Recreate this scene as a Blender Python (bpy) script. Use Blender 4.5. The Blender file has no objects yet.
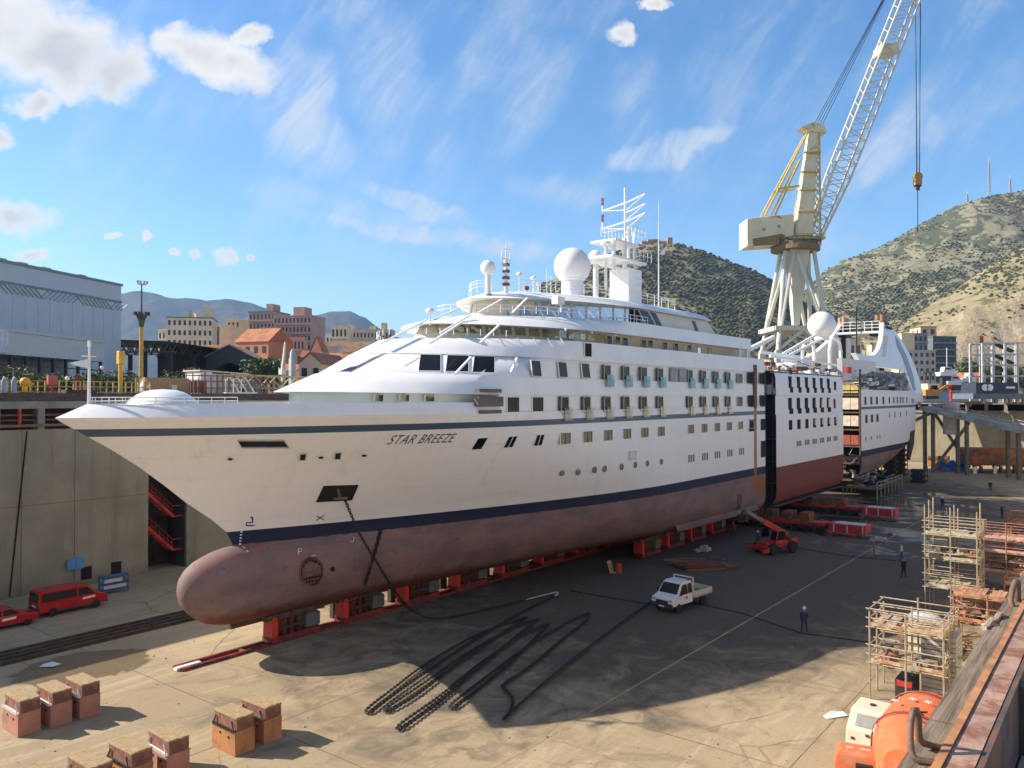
EXPO = 0.81
SKYK = 1.05
CLV = 5.6
HAZE = 0.00006
import bpy, bmesh, math, random
from mathutils import Vector, Matrix, noise
R = math.radians
rnd = random.Random(11)
sc = bpy.context.scene
COL = sc.collection
# ---------------------------------------------------------------- frame: s = along the ship (aft), y = to starboard, z = up
TH = math.atan2(623, 800); SU, CU = math.sin(TH), math.cos(TH)
CX, CY, CAMZ, HZ, F = -1.2, 72.7, 16.5, 396.0, 800.0
ANG = math.atan2(CU, SU)
def W(s, y, z=0.0): return Vector((CX + SU*s - CU*y, CY + CU*s + SU*y, z))
def L(x, y):
    dx, dy = x-CX, y-CY
    return dx*SU + dy*CU, -(dx*CU - dy*SU)
def G(px, py, z=0.0):                       # sight line met with a level surface -> (s, y)
    Y = (CAMZ-z)*F/(py-HZ); return L((px-512)/F*Y, Y)
def PL(px, py, y=-9.5):                     # sight line met with a plane parallel to the ship -> (s, z)
    k = (px-512)/F; ax = CX-y*CU; ay = CY+y*SU
    s = (k*ay-ax)/(SU-k*CU); return s, CAMZ-(py-HZ)*(ay+CU*s)/F
def Q(px, py, Y): return Vector(((px-512)/F*Y, Y, CAMZ-(py-HZ)*Y/F))

# ---------------------------------------------------------------- materials
MATS = {}
def nt_new(name):
    m = bpy.data.materials.new(name); m.use_nodes = True
    nt = m.node_tree; b = nt.nodes['Principled BSDF']
    return m, nt, b
def N(nt, t, **kw):
    n = nt.nodes.new(t)
    for k, v in kw.items():
        if k == 'inp':
            for a, c in v.items():
                if hasattr(c, 'is_linked') or isinstance(c, bpy.types.NodeSocket): nt.links.new(c, n.inputs[a])
                else: n.inputs[a].default_value = c
        else: setattr(n, k, v)
    return n
def c4(c): return (c[0], c[1], c[2], 1.0)
def mth(nt, op, a, b=0.0, c=None, clamp=False):
    n = N(nt, 'ShaderNodeMath', operation=op, use_clamp=clamp, inp={0: a, 1: b})
    if c is not None:
        if isinstance(c, bpy.types.NodeSocket): nt.links.new(c, n.inputs[2])
        else: n.inputs[2].default_value = c
    return n.outputs[0]
def mixc(nt, f, a, b, bt='MIX'):
    n = N(nt, 'ShaderNodeMix', data_type='RGBA', blend_type=bt)
    for k, v in ((0, f), (6, a), (7, b)):
        if isinstance(v, bpy.types.NodeSocket): nt.links.new(v, n.inputs[k])
        else: n.inputs[k].default_value = c4(v) if k else v
    return n.outputs[2]
def ramp(nt, f, lo, hi): 
    return N(nt, 'ShaderNodeMapRange', interpolation_type='SMOOTHSTEP', inp={0: f, 1: lo, 2: hi, 3: 0.0, 4: 1.0}).outputs[0]
def nz(nt, vec, scale, detail=5, rough=.6, sc3=None, dist=0.0):
    if sc3: vec = N(nt, 'ShaderNodeMapping', inp={0: vec, 3: sc3}).outputs[0]
    return N(nt, 'ShaderNodeTexNoise', inp={'Vector': vec, 'Scale': scale, 'Detail': detail, 'Roughness': rough, 'Distortion': dist}).outputs[0]
def M(name, col, rough=.6, metal=0., var=.18, scale=1.5, bump=0., col2=None, amt=.5, streak=0., scol=(.12,.07,.04), spec=.5, trans=0., emit=0.):
    """weathered surface: base colour with uneven tone, patches of col2 and downward streaks"""
    if name in MATS: return MATS[name]
    m, nt, b = nt_new(name)
    co = N(nt, 'ShaderNodeTexCoord').outputs['Object']
    n1 = nz(nt, co, scale, 7, .62)
    out = mixc(nt, ramp(nt, n1, .3, .7), [c*(1-var) for c in col], [min(1, c*(1+var)) for c in col])
    if col2:
        n2 = nz(nt, co, scale*.7, 8, .7, dist=.6)
        out = mixc(nt, ramp(nt, n2, .62-amt*.35, .70-amt*.25), out, col2)
    if streak:
        n3 = nz(nt, co, scale*1.2, 5, .6, sc3=(1.6, 1.6, .09))
        out = mixc(nt, mth(nt, 'MULTIPLY', ramp(nt, n3, .52, .75), streak), out, scol)
    nt.links.new(out, b.inputs['Base Color'])
    b.inputs['Roughness'].default_value = rough; b.inputs['Metallic'].default_value = metal
    b.inputs['Specular IOR Level'].default_value = spec
    if trans: b.inputs['Transmission Weight'].default_value = trans
    if bump:
        nb = nz(nt, co, scale*6, 6, .7)
        bp = N(nt, 'ShaderNodeBump', inp={'Strength': bump, 'Distance': .05, 'Height': nb})
        nt.links.new(bp.outputs[0], b.inputs['Normal'])
    MATS[name] = m; return m

# ---------------------------------------------------------------- mesh builder
class MB:
    def __init__(s): s.v = []; s.f = []; s.m = []; s.cur = 0
    def add(s, vs, fs):
        o = len(s.v); s.v += [tuple(p) for p in vs]
        for f in fs: s.f.append([i+o for i in f]); s.m.append(s.cur)
        return s
    def bx(s, x0, x1, y0, y1, z0, z1):
        return s.add([(x0,y0,z0),(x1,y0,z0),(x1,y1,z0),(x0,y1,z0),(x0,y0,z1),(x1,y0,z1),(x1,y1,z1),(x0,y1,z1)],
                     [(0,3,2,1),(4,5,6,7),(0,1,5,4),(1,2,6,5),(2,3,7,6),(3,0,4,7)])
    def rbx(s, c, sz, a=0., tilt=0.):
        mm = Matrix.Translation(Vector(c)) @ Matrix.Rotation(a, 4, 'Z') @ Matrix.Rotation(tilt, 4, 'Y')
        h = [Vector((i*sz[0]/2, j*sz[1]/2, k*sz[2]/2)) for k in (-1,1) for j, i in ((-1,-1),(-1,1),(1,1),(1,-1))]
        return s.add([mm @ p for p in h], [(0,3,2,1),(4,5,6,7),(0,1,5,4),(1,2,6,5),(2,3,7,6),(3,0,4,7)])
    def bar(s, p, q, r, n=6, r2=None):
        p, q = Vector(p), Vector(q); d = q-p
        if d.length < 1e-6: return s
        z = d.normalized(); x = z.orthogonal().normalized(); y = z.cross(x); r2 = r if r2 is None else r2
        vs = []
        for c, rr in ((p, r), (q, r2)):
            vs += [c + (x*math.cos(2*math.pi*i/n) + y*math.sin(2*math.pi*i/n))*rr for i in range(n)]
        fs = [(i, (i+1) % n, n+(i+1) % n, n+i) for i in range(n)] + [tuple(range(n-1,-1,-1)), tuple(range(n, 2*n))]
        return s.add(vs, fs)
    def beam(s, p, q, w, h, up=(0,0,1)):
        p, q = Vector(p), Vector(q); z = (q-p).normalized(); u = Vector(up)
        if abs(z.dot(u)) > .98: u = Vector((1,0,0))
        x = z.cross(u).normalized(); y = x.cross(z)
        vs = [c + x*i*w/2 + y*j*h/2 for c in (p, q) for i, j in ((-1,-1),(1,-1),(1,1),(-1,1))]
        return s.add(vs, [(0,1,5,4),(1,2,6,5),(2,3,7,6),(3,0,4,7),(3,2,1,0),(4,5,6,7)])
    def tube(s, path, r, n=6, closed=False):
        P = [Vector(p) for p in path]; k = len(P); vs = []; up = None
        for i in range(k):
            a = P[i-1] if (i or closed) else P[0]; b = P[(i+1) % k] if (i < k-1 or closed) else P[-1]
            t = (b-a).normalized()
            if up is None: up = t.orthogonal().normalized()
            up = (up - t*up.dot(t))
            up = up.normalized() if up.length > 1e-5 else t.orthogonal().normalized()
            w = t.cross(up); rr = r[i] if isinstance(r, (list, tuple)) else r
            vs += [P[i] + (up*math.cos(2*math.pi*j/n) + w*math.sin(2*math.pi*j/n))*rr for j in range(n)]
        fs = []
        for i in range(k if closed else k-1):
            for j in range(n):
                a, b = i*n, ((i+1) % k)*n
                fs.append((a+j, a+(j+1) % n, b+(j+1) % n, b+j))
        if not closed: fs += [tuple(range(n-1,-1,-1)), tuple(range((k-1)*n, k*n))]
        return s.add(vs, fs)
    def lathe(s, prof, c=(0,0,0), n=16, axis='Z'):
        vs = []; k = len(prof)
        for r, z in prof:
            for j in range(n):
                a = 2*math.pi*j/n; p = (r*math.cos(a), r*math.sin(a), z)
                if axis == 'Y': p = (p[0], p[2], p[1])
                if axis == 'X': p = (p[2], p[0], p[1])
                vs.append((p[0]+c[0], p[1]+c[1], p[2]+c[2]))
        fs = [(i*n+j, i*n+(j+1) % n, (i+1)*n+(j+1) % n, (i+1)*n+j) for i in range(k-1) for j in range(n)]
        fs += [tuple(range(n-1,-1,-1)), tuple(range((k-1)*n, k*n))]
        return s.add(vs, fs)
    def sph(s, c, r, n=16, k=10, sx=1, sy=1, sz=1):
        pr = [(max(.02, math.sin(math.pi*i/k))*r, -math.cos(math.pi*i/k)*r) for i in range(k+1)]
        o = len(s.v); s.lathe(pr, (0,0,0), n)
        for i in range(o, len(s.v)):
            x, y, z = s.v[i]; s.v[i] = (c[0]+x*sx, c[1]+y*sy, c[2]+z*sz)
        return s
    def loft(s, rings, closed=True, caps=(True, True)):
        n = len(rings[0]); vs = [p for r in rings for p in r]; fs = []
        for i in range(len(rings)-1):
            for j in range(n if closed else n-1):
                fs.append((i*n+j, i*n+(j+1) % n, (i+1)*n+(j+1) % n, (i+1)*n+j))
        if caps[0]: fs.append(tuple(range(n-1,-1,-1)))
        if caps[1]: fs.append(tuple(range((len(rings)-1)*n, len(rings)*n)))
        return s.add(vs, fs)
    def ext(s, pts, vec):
        pts = [Vector(p) for p in pts]; v = Vector(vec)
        return s.loft([pts, [p+v for p in pts]])
    def build(s, name, mat, parent=None, smooth=False, loc=None, rz=None, bevel=0., ang=40):
        me = bpy.data.meshes.new(name); me.from_pydata(s.v, [], s.f)
        mats = mat if isinstance(mat, (list, tuple)) else [mat]
        for m_ in mats: me.materials.append(m_)
        if len(mats) > 1: me.polygons.foreach_set('material_index', s.m)
        bm = bmesh.new(); bm.from_mesh(me); bmesh.ops.recalc_face_normals(bm, faces=bm.faces); bm.to_mesh(me); bm.free()
        if smooth: me.shade_smooth(); me.set_sharp_from_angle(angle=R(ang))
        o = bpy.data.objects.new(name, me); COL.objects.link(o)
        if parent: o.parent = parent
        if loc is not None: o.location = loc
        if rz is not None: o.rotation_euler.z = rz
        if bevel:
            b = o.modifiers.new('bevel', 'BEVEL'); b.width = bevel; b.segments = 2; b.limit_method = 'ANGLE'
        return o
def tag(o, label=None, cat=None, group=None, kind=None):
    for k, v in (('label', label), ('category', cat), ('group', group), ('kind', kind)):
        if v: o[k] = v
    return o
def thing(name, label, cat, loc=(0,0,0), rz=0., group=None):
    o = bpy.data.objects.new(name, None); COL.objects.link(o); o.location = loc; o.rotation_euler.z = rz
    o.empty_display_size = .5
    return tag(o, label, cat, group)
def shipthing(name, label, cat, s=0., y=0., z=0., group=None, rz=0.): return thing(name, label, cat, W(s, y, z), ANG+rz, group)
def struct(name, mb, mat, **kw):
    o = mb.build(name, mat, **kw); o['kind'] = 'structure'; return o
def dup(o, loc=None, rz=None, label=None, parent=None):
    c = o.copy(); COL.objects.link(c)
    if parent: c.parent = parent
    if loc is not None: c.location = loc
    if rz is not None: c.rotation_euler.z = rz
    if label: c['label'] = label
    for ch in list(o.children): dup(ch, parent=c)
    return c
def kid(o, parent, loc=(0,0,0)):           # a further copy of a part under the same or another thing
    c = o.copy(); COL.objects.link(c); c.parent = parent; c.location = loc; return c

# ---------------------------------------------------------------- shared materials
white = M('white_paint', (.82,.82,.81), .35, var=.04, scale=.4, streak=.10, scol=(.45,.40,.34))
white2 = M('white_gear', (.8,.8,.79), .4, var=.03)
greyw = M('grey_white_panel', (.62,.62,.60), .5, var=.06)
cream = M('cream_panel', (.62,.55,.42), .6, var=.08)
glass = M('dark_glass', (.010,.013,.017), .12, var=.2, spec=.35)
glassb = M('lounge_glass', (.42,.50,.58), .05, .9, var=.1)
glassg = M('bridge_glass', (.34,.32,.20), .10, .75, var=.35, scale=.6)  # yellow-green tint stands in for a reflection
teal = M('teal_glass', (.34,.60,.66), .06, var=.1, spec=.8, trans=.7)
black = M('black_void', (.012,.012,.014), .9, var=.3)
steel = M('dark_steel', (.06,.058,.055), .55, .3, var=.35, scale=3)
navy = M('navy_paint', (.012,.022,.06), .5, var=.2)
rust = M('rusty_steel', (.22,.085,.04), .8, var=.4, scale=1.5, col2=(.10,.045,.025), bump=.3)
redp = M('red_paint', (.52,.035,.025), .5, var=.2, scale=2, col2=(.16,.03,.02), amt=.35)
redv = M('red_car_paint', (.45,.012,.016), .22, var=.05)
whv = M('white_vehicle_paint', (.74,.75,.76), .25, var=.04)
yel = M('yellow_paint', (.50,.32,.07), .5, var=.2, col2=(.25,.14,.05), amt=.3)
conc = M('grey_concrete', (.27,.255,.22), .9, var=.2, scale=.5, bump=.2, streak=.35)
rubber = M('tyre_rubber', (.018,.018,.018), .85, var=.2)
chrome = M('wheel_rim', (.45,.45,.45), .35, .7, var=.1)
alu = M('galvanised_tube', (.42,.40,.36), .5, .35, var=.25, scale=4, col2=(.22,.12,.06), amt=.25)
redd = M('shaded_red', (.27,.022,.018), .6, var=.35, scale=2.5, col2=(.07,.02,.018), amt=.45)  # darker copy of the red, shade under the hull put into the colour
wood = M('weathered_timber', (.42,.30,.16), .85, var=.3, scale=3, bump=.3)
# ================================================================ camera, sun, sky
cam = bpy.data.cameras.new('camera'); co = bpy.data.objects.new('camera', cam); COL.objects.link(co)
cam.sensor_width = 36; cam.lens = 36*F/1024; cam.clip_end = 60000; cam.clip_start = .05
co.location = (0, 0, CAMZ); co.rotation_euler = (R(90)+math.atan(12/F), 0, 0); sc.camera = co
SUNV = Vector((-.9925, .122, 0)).normalized(); EL = R(33)
sd = Vector((SUNV.x*math.cos(EL), SUNV.y*math.cos(EL), math.sin(EL)))
sl = bpy.data.lights.new('sun', 'SUN'); sl.energy = 5.0; sl.angle = R(.53); sl.color = (1, .89, .74)
so = bpy.data.objects.new('sun', sl); COL.objects.link(so); so.rotation_euler = sd.to_track_quat('Z', 'Y').to_euler(); so.location = (-60, 0, 90)
sc.view_settings.view_transform = 'Standard'; sc.view_settings.look = 'None'; sc.view_settings.exposure = EXPO; sc.view_settings.gamma = 1
sc.cycles.use_adaptive_sampling = True; sc.cycles.adaptive_threshold = .02
sc.cycles.use_denoising = True; sc.cycles.max_bounces = 6; sc.cycles.diffuse_bounces = 3; sc.cycles.glossy_bounces = 3
sc.cycles.transmission_bounces = 4; sc.cycles.volume_bounces = 0; sc.cycles.sample_clamp_indirect = 6

w = bpy.data.worlds.new('World'); sc.world = w; w.use_nodes = True; nt = w.node_tree; nt.nodes.clear()
sky = N(nt, 'ShaderNodeTexSky', sky_type='NISHITA', sun_disc=False, sun_elevation=EL, sun_rotation=math.atan2(sd.x, sd.y), altitude=0, air_density=1.0, dust_density=.35, ozone_density=2.2)
d = N(nt, 'ShaderNodeTexCoord').outputs['Generated']
sp = N(nt, 'ShaderNodeSeparateXYZ', inp={0: d})
yy = mth(nt, 'MAXIMUM', sp.outputs[1], .05)
u = mth(nt, 'DIVIDE', sp.outputs[0], yy); v = mth(nt, 'DIVIDE', sp.outputs[2], yy)
front = ramp(nt, sp.outputs[1], .1, .4)
uv = N(nt, 'ShaderNodeCombineXYZ', inp={0: u, 1: v, 2: 0.0}).outputs[0]
n0 = nz(nt, uv, 9, 3, .5); n0b = nz(nt, uv, 8.3, 3, .5, sc3=(1, 1.3, 1))
nd = nz(nt, uv, 26, 6, .6); nd2 = nz(nt, uv, 24, 6, .6, sc3=(1.1, 1, 1)); n1 = nz(nt, uv, 15, 9, .58); n2 = nz(nt, uv, 5, 4, .5)
ud = mth(nt, 'ADD', u, mth(nt, 'ADD', mth(nt, 'MULTIPLY', mth(nt, 'SUBTRACT', n0, .5), .05), mth(nt, 'MULTIPLY', mth(nt, 'SUBTRACT', nd, .5), .05)))
vd = mth(nt, 'ADD', v, mth(nt, 'ADD', mth(nt, 'MULTIPLY', mth(nt, 'SUBTRACT', n0b, .5), .04), mth(nt, 'MULTIPLY', mth(nt, 'SUBTRACT', nd2, .5), .04)))
def blob(px, py, rx, ry, a=0., k=1.):
    x = mth(nt, 'SUBTRACT', ud, (px-512)/F); y = mth(nt, 'SUBTRACT', vd, (HZ-py)/F)
    if a:
        ca, sa = math.cos(R(a)), math.sin(R(a))
        x, y = (mth(nt, 'ADD', mth(nt, 'MULTIPLY', x, ca), mth(nt, 'MULTIPLY', y, sa)), mth(nt, 'SUBTRACT', mth(nt, 'MULTIPLY', y, ca), mth(nt, 'MULTIPLY', x, sa)))
    x = mth(nt, 'MULTIPLY', x, F/rx); y = mth(nt, 'MULTIPLY', y, F/ry)
    r2 = mth(nt, 'ADD', mth(nt, 'MULTIPLY', x, x), mth(nt, 'MULTIPLY', y, y))
    return mth(nt, 'MULTIPLY', mth(nt, 'SUBTRACT', 1.0, r2, clamp=True), k)
def union(bl):
    o = blob(*bl[0])
    for b in bl[1:]: o = mth(nt, 'SMOOTH_MAX', o, blob(*b), .15)
    return o
CUM = [(55, 48, 110, 62, -8), (-10, 20, 90, 60), (112, 70, 62, 38, -12), (200, 52, 60, 34, -25), (238, 66, 52, 30, -20), (250, 32, 26, 14, 20), (25, 104, 36, 18), (-6, 140, 26, 16),
       (18, 218, 46, 22, -8), (36, 252, 26, 8), (111, 231, 12, 6), (141, 234, 8, 6), (168, 255, 10, 6), (190, 253, 9, 6), (230, 258, 22, 11), (259, 249, 8, 5), (623, 30, 18, 16), (658, 3, 24, 10)]
cm = union(CUM)
cd = ramp(nt, mth(nt, 'MULTIPLY', ramp(nt, cm, 0, .25), mth(nt, 'ADD', cm, mth(nt, 'MULTIPLY', mth(nt, 'SUBTRACT', n1, .5), 2.0))), .02, .95)
CIR = [(300, 95, 60, 60, -50, 1.0), (325, 140, 30, 60, 8, .9), (380, 60, 60, 120, 18, .6), (430, 120, 40, 110, 25, .5), (520, 110, 60, 110, -25, .45), (420, 205, 90, 18, -22, .9), (300, 130, 95, 48, -38, .85), (335, 150, 16, 60, 12, .5), (330, 205, 150, 26, -14, .5), (440, 238, 190, 14, -9, .9), (390, 140, 90, 60, 40, .45), (665, 148, 70, 22, 14, .95), (700, 140, 40, 10, 12, .6), (560, 190, 90, 24, -12, .5), (480, 70, 170, 60, 55, .38),
       (880, 150, 150, 34, 25, .6), (960, 100, 120, 60, 25, .35), (620, 90, 70, 40, 40, .5), (220, 110, 170, 80, -10, .3), (840, 245, 80, 20, 10, .4)]
ci = union(CIR)
rot1 = N(nt, 'ShaderNodeMapping', inp={0: uv, 2: (0, 0, R(13))}).outputs[0]; m1 = N(nt, 'ShaderNodeMapping', inp={0: rot1, 3: (1.8, 7, 1)}).outputs[0]
rot2 = N(nt, 'ShaderNodeMapping', inp={0: uv, 2: (0, 0, R(-56))}).outputs[0]; m2 = N(nt, 'ShaderNodeMapping', inp={0: rot2, 3: (1.4, 5.5, 1)}).outputs[0]
w1 = nz(nt, m1, 2.6, 9, .6, dist=.35); w2 = nz(nt, m2, 2.2, 9, .6, dist=.3)
wis = mth(nt, 'ADD', mth(nt, 'MULTIPLY', w1, .25), mth(nt, 'MULTIPLY', w2, .75))
fib = nz(nt, m1, 5.5, 10, .68, dist=.9); fib2 = nz(nt, m2, 5.0, 10, .66, dist=.7)
fb = mth(nt, 'ADD', mth(nt, 'MULTIPLY', fib, .10), mth(nt, 'MULTIPLY', fib2, .90))
cw = mth(nt, 'MULTIPLY', ramp(nt, mth(nt, 'ADD', mth(nt, 'MULTIPLY', ci, .50), wis), .50, .95), mth(nt, 'ADD', .30, mth(nt, 'MULTIPLY', ramp(nt, fb, .36, .66), .75)), clamp=True)
veil = mth(nt, 'MULTIPLY', mth(nt, 'MULTIPLY', ramp(nt, wis, .42, .66), mth(nt, 'ADD', .35, ramp(nt, fb, .42, .62))), .30)
cir = mth(nt, 'MULTIPLY', mth(nt, 'MAXIMUM', cw, veil), front)
skyc = N(nt, 'ShaderNodeHueSaturation', inp={'Hue': .5, 'Saturation': 1.22, 'Value': 1.0, 'Color': sky.outputs[0]}).outputs[0]
sky_c = mixc(nt, 1.0, skyc, (SKYK*.97, SKYK*1.08, SKYK*1.13), 'MULTIPLY')
lum = N(nt, 'ShaderNodeRGBToBW', inp={0: sky_c}).outputs[0]
fillc = N(nt, 'ShaderNodeCombineColor', inp={0: mth(nt, 'MULTIPLY', lum, .97), 1: mth(nt, 'MULTIPLY', lum, .96), 2: mth(nt, 'MULTIPLY', lum, .98)}).outputs[0]
back = ramp(nt, mth(nt, 'SUBTRACT', mth(nt, 'MULTIPLY', sp.outputs[2], .9), sp.outputs[1]), -.15, .35)   # unseen sky overhead and behind, greyed to make the fill less blue
sky_c = mixc(nt, mth(nt, 'MULTIPLY', back, .45), sky_c, fillc)
c1 = mixc(nt, mth(nt, 'MULTIPLY', cir, .75), sky_c, (CLV*.80, CLV*.86, CLV*.92))
core = mth(nt, 'MULTIPLY', ramp(nt, mth(nt, 'ADD', mth(nt, 'ADD', mth(nt, 'MULTIPLY', cm, .8), mth(nt, 'MULTIPLY', n2, .9)), mth(nt, 'MULTIPLY', n1, .9)), 1.38, 2.0), .95)
ccol = mixc(nt, core, (CLV, CLV*.985, CLV*.96), (CLV*.60, CLV*.615, CLV*.65))
c2 = mixc(nt, mth(nt, 'MULTIPLY', cd, front), c1, ccol)
bg = N(nt, 'ShaderNodeBackground', inp={0: c2, 1: .1})
out = N(nt, 'ShaderNodeOutputWorld'); nt.links.new(bg.outputs[0], out.inputs[0])

# ================================================================ dock floor
m, nt, b = nt_new('dock_floor')
P = N(nt, 'ShaderNodeTexCoord').outputs['Object']
big = nz(nt, P, .045, 5, .6); mid = nz(nt, P, .35, 8, .65, dist=.8); fine = nz(nt, P, 5, 6, .7); trk = nz(nt, P, .22, 5, .6, sc3=(.25, 1.6, 1), dist=2.5)
c = mixc(nt, ramp(nt, big, .35, .65), (.35,.267,.16), (.43,.335,.205))
c = mixc(nt, mth(nt, 'MULTIPLY', ramp(nt, mid, .45, .75), .5), c, (.26,.205,.135))
c = mixc(nt, mth(nt, 'MULTIPLY', ramp(nt, trk, .52, .62), .5), c, (.52,.41,.26))
scuf = nz(nt, P, .55, 8, .7, sc3=(.35, 1.2, 1), dist=3.5)
c = mixc(nt, mth(nt, 'MULTIPLY', ramp(nt, scuf, .58, .66), .55), c, (.20,.15,.095))
c = mixc(nt, mth(nt, 'MULTIPLY', ramp(nt, nz(nt, P, 1.3, 4, .6), .70, .74), .6), c, (.13,.10,.07))
c = mixc(nt, mth(nt, 'MULTIPLY', ramp(nt, fine, .35, .75), .35), c, (.20,.16,.11))
vo = N(nt, 'ShaderNodeTexVoronoi', feature='DISTANCE_TO_EDGE', inp={'Vector': N(nt, 'ShaderNodeVectorMath', operation='ADD', inp={0: P, 1: N(nt, 'ShaderNodeTexNoise', inp={'Vector': P, 'Scale': .35, 'Detail': 6.0}).outputs['Color']}).outputs[0], 'Scale': .085}).outputs['Distance']
c = mixc(nt, mth(nt, 'MULTIPLY', ramp(nt, vo, .0055, .0015), mth(nt, 'MULTIPLY', ramp(nt, big, .4, .6), .75)), c, (.10,.075,.05))
xs = N(nt, 'ShaderNodeSeparateXYZ', inp={0: P})
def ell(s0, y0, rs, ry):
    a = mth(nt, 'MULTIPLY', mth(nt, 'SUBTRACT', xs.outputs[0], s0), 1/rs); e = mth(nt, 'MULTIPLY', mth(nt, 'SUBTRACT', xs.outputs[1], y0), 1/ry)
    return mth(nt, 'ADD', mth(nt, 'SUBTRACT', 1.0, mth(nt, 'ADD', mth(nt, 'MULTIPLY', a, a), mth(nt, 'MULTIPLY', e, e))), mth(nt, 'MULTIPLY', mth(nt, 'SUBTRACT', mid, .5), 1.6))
wet = mth(nt, 'MAXIMUM', ramp(nt, ell(-34, 5.2, 4.2, 3.4), .0, .25), mth(nt, 'MULTIPLY', mth(nt, 'MULTIPLY', ramp(nt, ell(68, -25, 34, 17), -.2, .3), ramp(nt, nz(nt, P, .16, 6, .6, sc3=(1, .6, 1)), .46, .54)), 1.0))
floor_shade = mth(nt, 'MULTIPLY', ramp(nt, ell(45, -14, 72, 26), -.30, .45), .9)  # darkens the floor around the hull shadow; shade put into the colour
c = mixc(nt, floor_shade, c, mixc(nt, mid, (.052,.041,.032), (.090,.072,.054)))
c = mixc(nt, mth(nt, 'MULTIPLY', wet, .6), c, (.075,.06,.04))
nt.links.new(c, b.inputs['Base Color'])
nt.links.new(mth(nt, 'SUBTRACT', .92, mth(nt, 'MULTIPLY', wet, .80)), b.inputs['Roughness'])
bp = N(nt, 'ShaderNodeBump', inp={'Strength': .35, 'Distance': .04, 'Height': mth(nt, 'MULTIPLY', fine, mth(nt, 'SUBTRACT', 1.0, wet))}); nt.links.new(bp.outputs[0], b.inputs['Normal'])
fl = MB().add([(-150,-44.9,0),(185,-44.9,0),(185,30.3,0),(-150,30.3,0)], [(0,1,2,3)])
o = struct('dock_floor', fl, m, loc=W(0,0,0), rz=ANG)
# painted lines and joints on the floor
lp = MB().bx(-60, 70, -23.1, -22.95, .003, .004).bx(-24.9, -24.75, -34, -23.0, .003, .004)
struct('floor_paint', lp, M('line_paint', (.50,.36,.13), .8, var=.3, scale=1.2, col2=(.30,.24,.14), amt=.75), loc=W(0,0,0.003), rz=ANG)
jt = MB()
for k in range(-4, 14): jt.bx(k*11.5+2, k*11.5+2.06, -44.5, 26.5, .001, .0035)
for yv in (-11.3, -33.4, 13.8): jt.bx(-140, 160, yv, yv+.05, .001, .003)
struct('floor_joint', jt, M('joint_dark', (.16,.13,.09), .9), loc=W(0,0,0.0015), rz=ANG)
# ground round the dock, out to the horizon
gm = M('quay_ground', (.24,.215,.18), .9, var=.25, scale=.15)
g = MB(); ZG = 14.7; B = 9500
for x0, x1, y0, y1 in ((-B, B, 26.8, B), (-B, B, -B, -45.05), (-B, -150, -45.05, 26.8), (175, B, -45.05, 26.8)):
    g.add([(x0,y0,ZG),(x1,y0,ZG),(x1,y1,ZG),(x0,y1,ZG)], [(0,1,2,3)])
struct('quay_ground', g, gm, loc=W(0,0,0), rz=ANG)

# ================================================================ hills
def ridge(tab, px):
    for (a, za), (b_, zb) in zip(tab, tab[1:]):
        if a <= px <= b_:
            t = (px-a)/(b_-a); return za + (zb-za)*t
    return tab[0][1] if px < tab[0][0] else tab[-1][1]
def hmix(a, b_, t): return a+(b_-a)*t
def hillmesh(name, tab, p0, p1, dp, r0, r1, r2, nr, prof, rough, base=15., seed=0, mat=None, wob=1.0):
    mb = MB(); cols = []; n = int((p1-p0)/dp)+1; H = {}
    for i in range(n):
        px = p0+i*dp; k = (px-512)/F; zr = CAMZ-(ridge(tab, px)-HZ)*r1/F
        for j in range(nr+1):
            t = j/nr; Y = r0+(r2-r0)*t; x = k*Y
            e = min(1, (Y-r0)/(r1-r0))
            h = prof(e) if Y <= r1 else 1-((Y-r1)/(r2-r1))**1.5*.8
            nn = noise.fractal(Vector((x*.004*wob+seed, Y*.004*wob, 1.3)), .9, 2.1, 6)*rough
            nn += (noise.ridged_multi_fractal(Vector((x*.011*wob, Y*.007*wob, seed+5.)), .8, 2.2, 5, 1., 2.)-.8)*rough*.35
            z = base + (zr-base)*h + nn*min(1, e*5)*(1 if e < .93 else .5)
            H[i, j] = len(mb.v); mb.v.append((x, Y, z))
    for i in range(n-1):
        for j in range(nr):
            mb.f.append([H[i,j], H[i+1,j], H[i+1,j+1], H[i,j+1]]); mb.m.append(0)
    return mb, H, n
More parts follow.
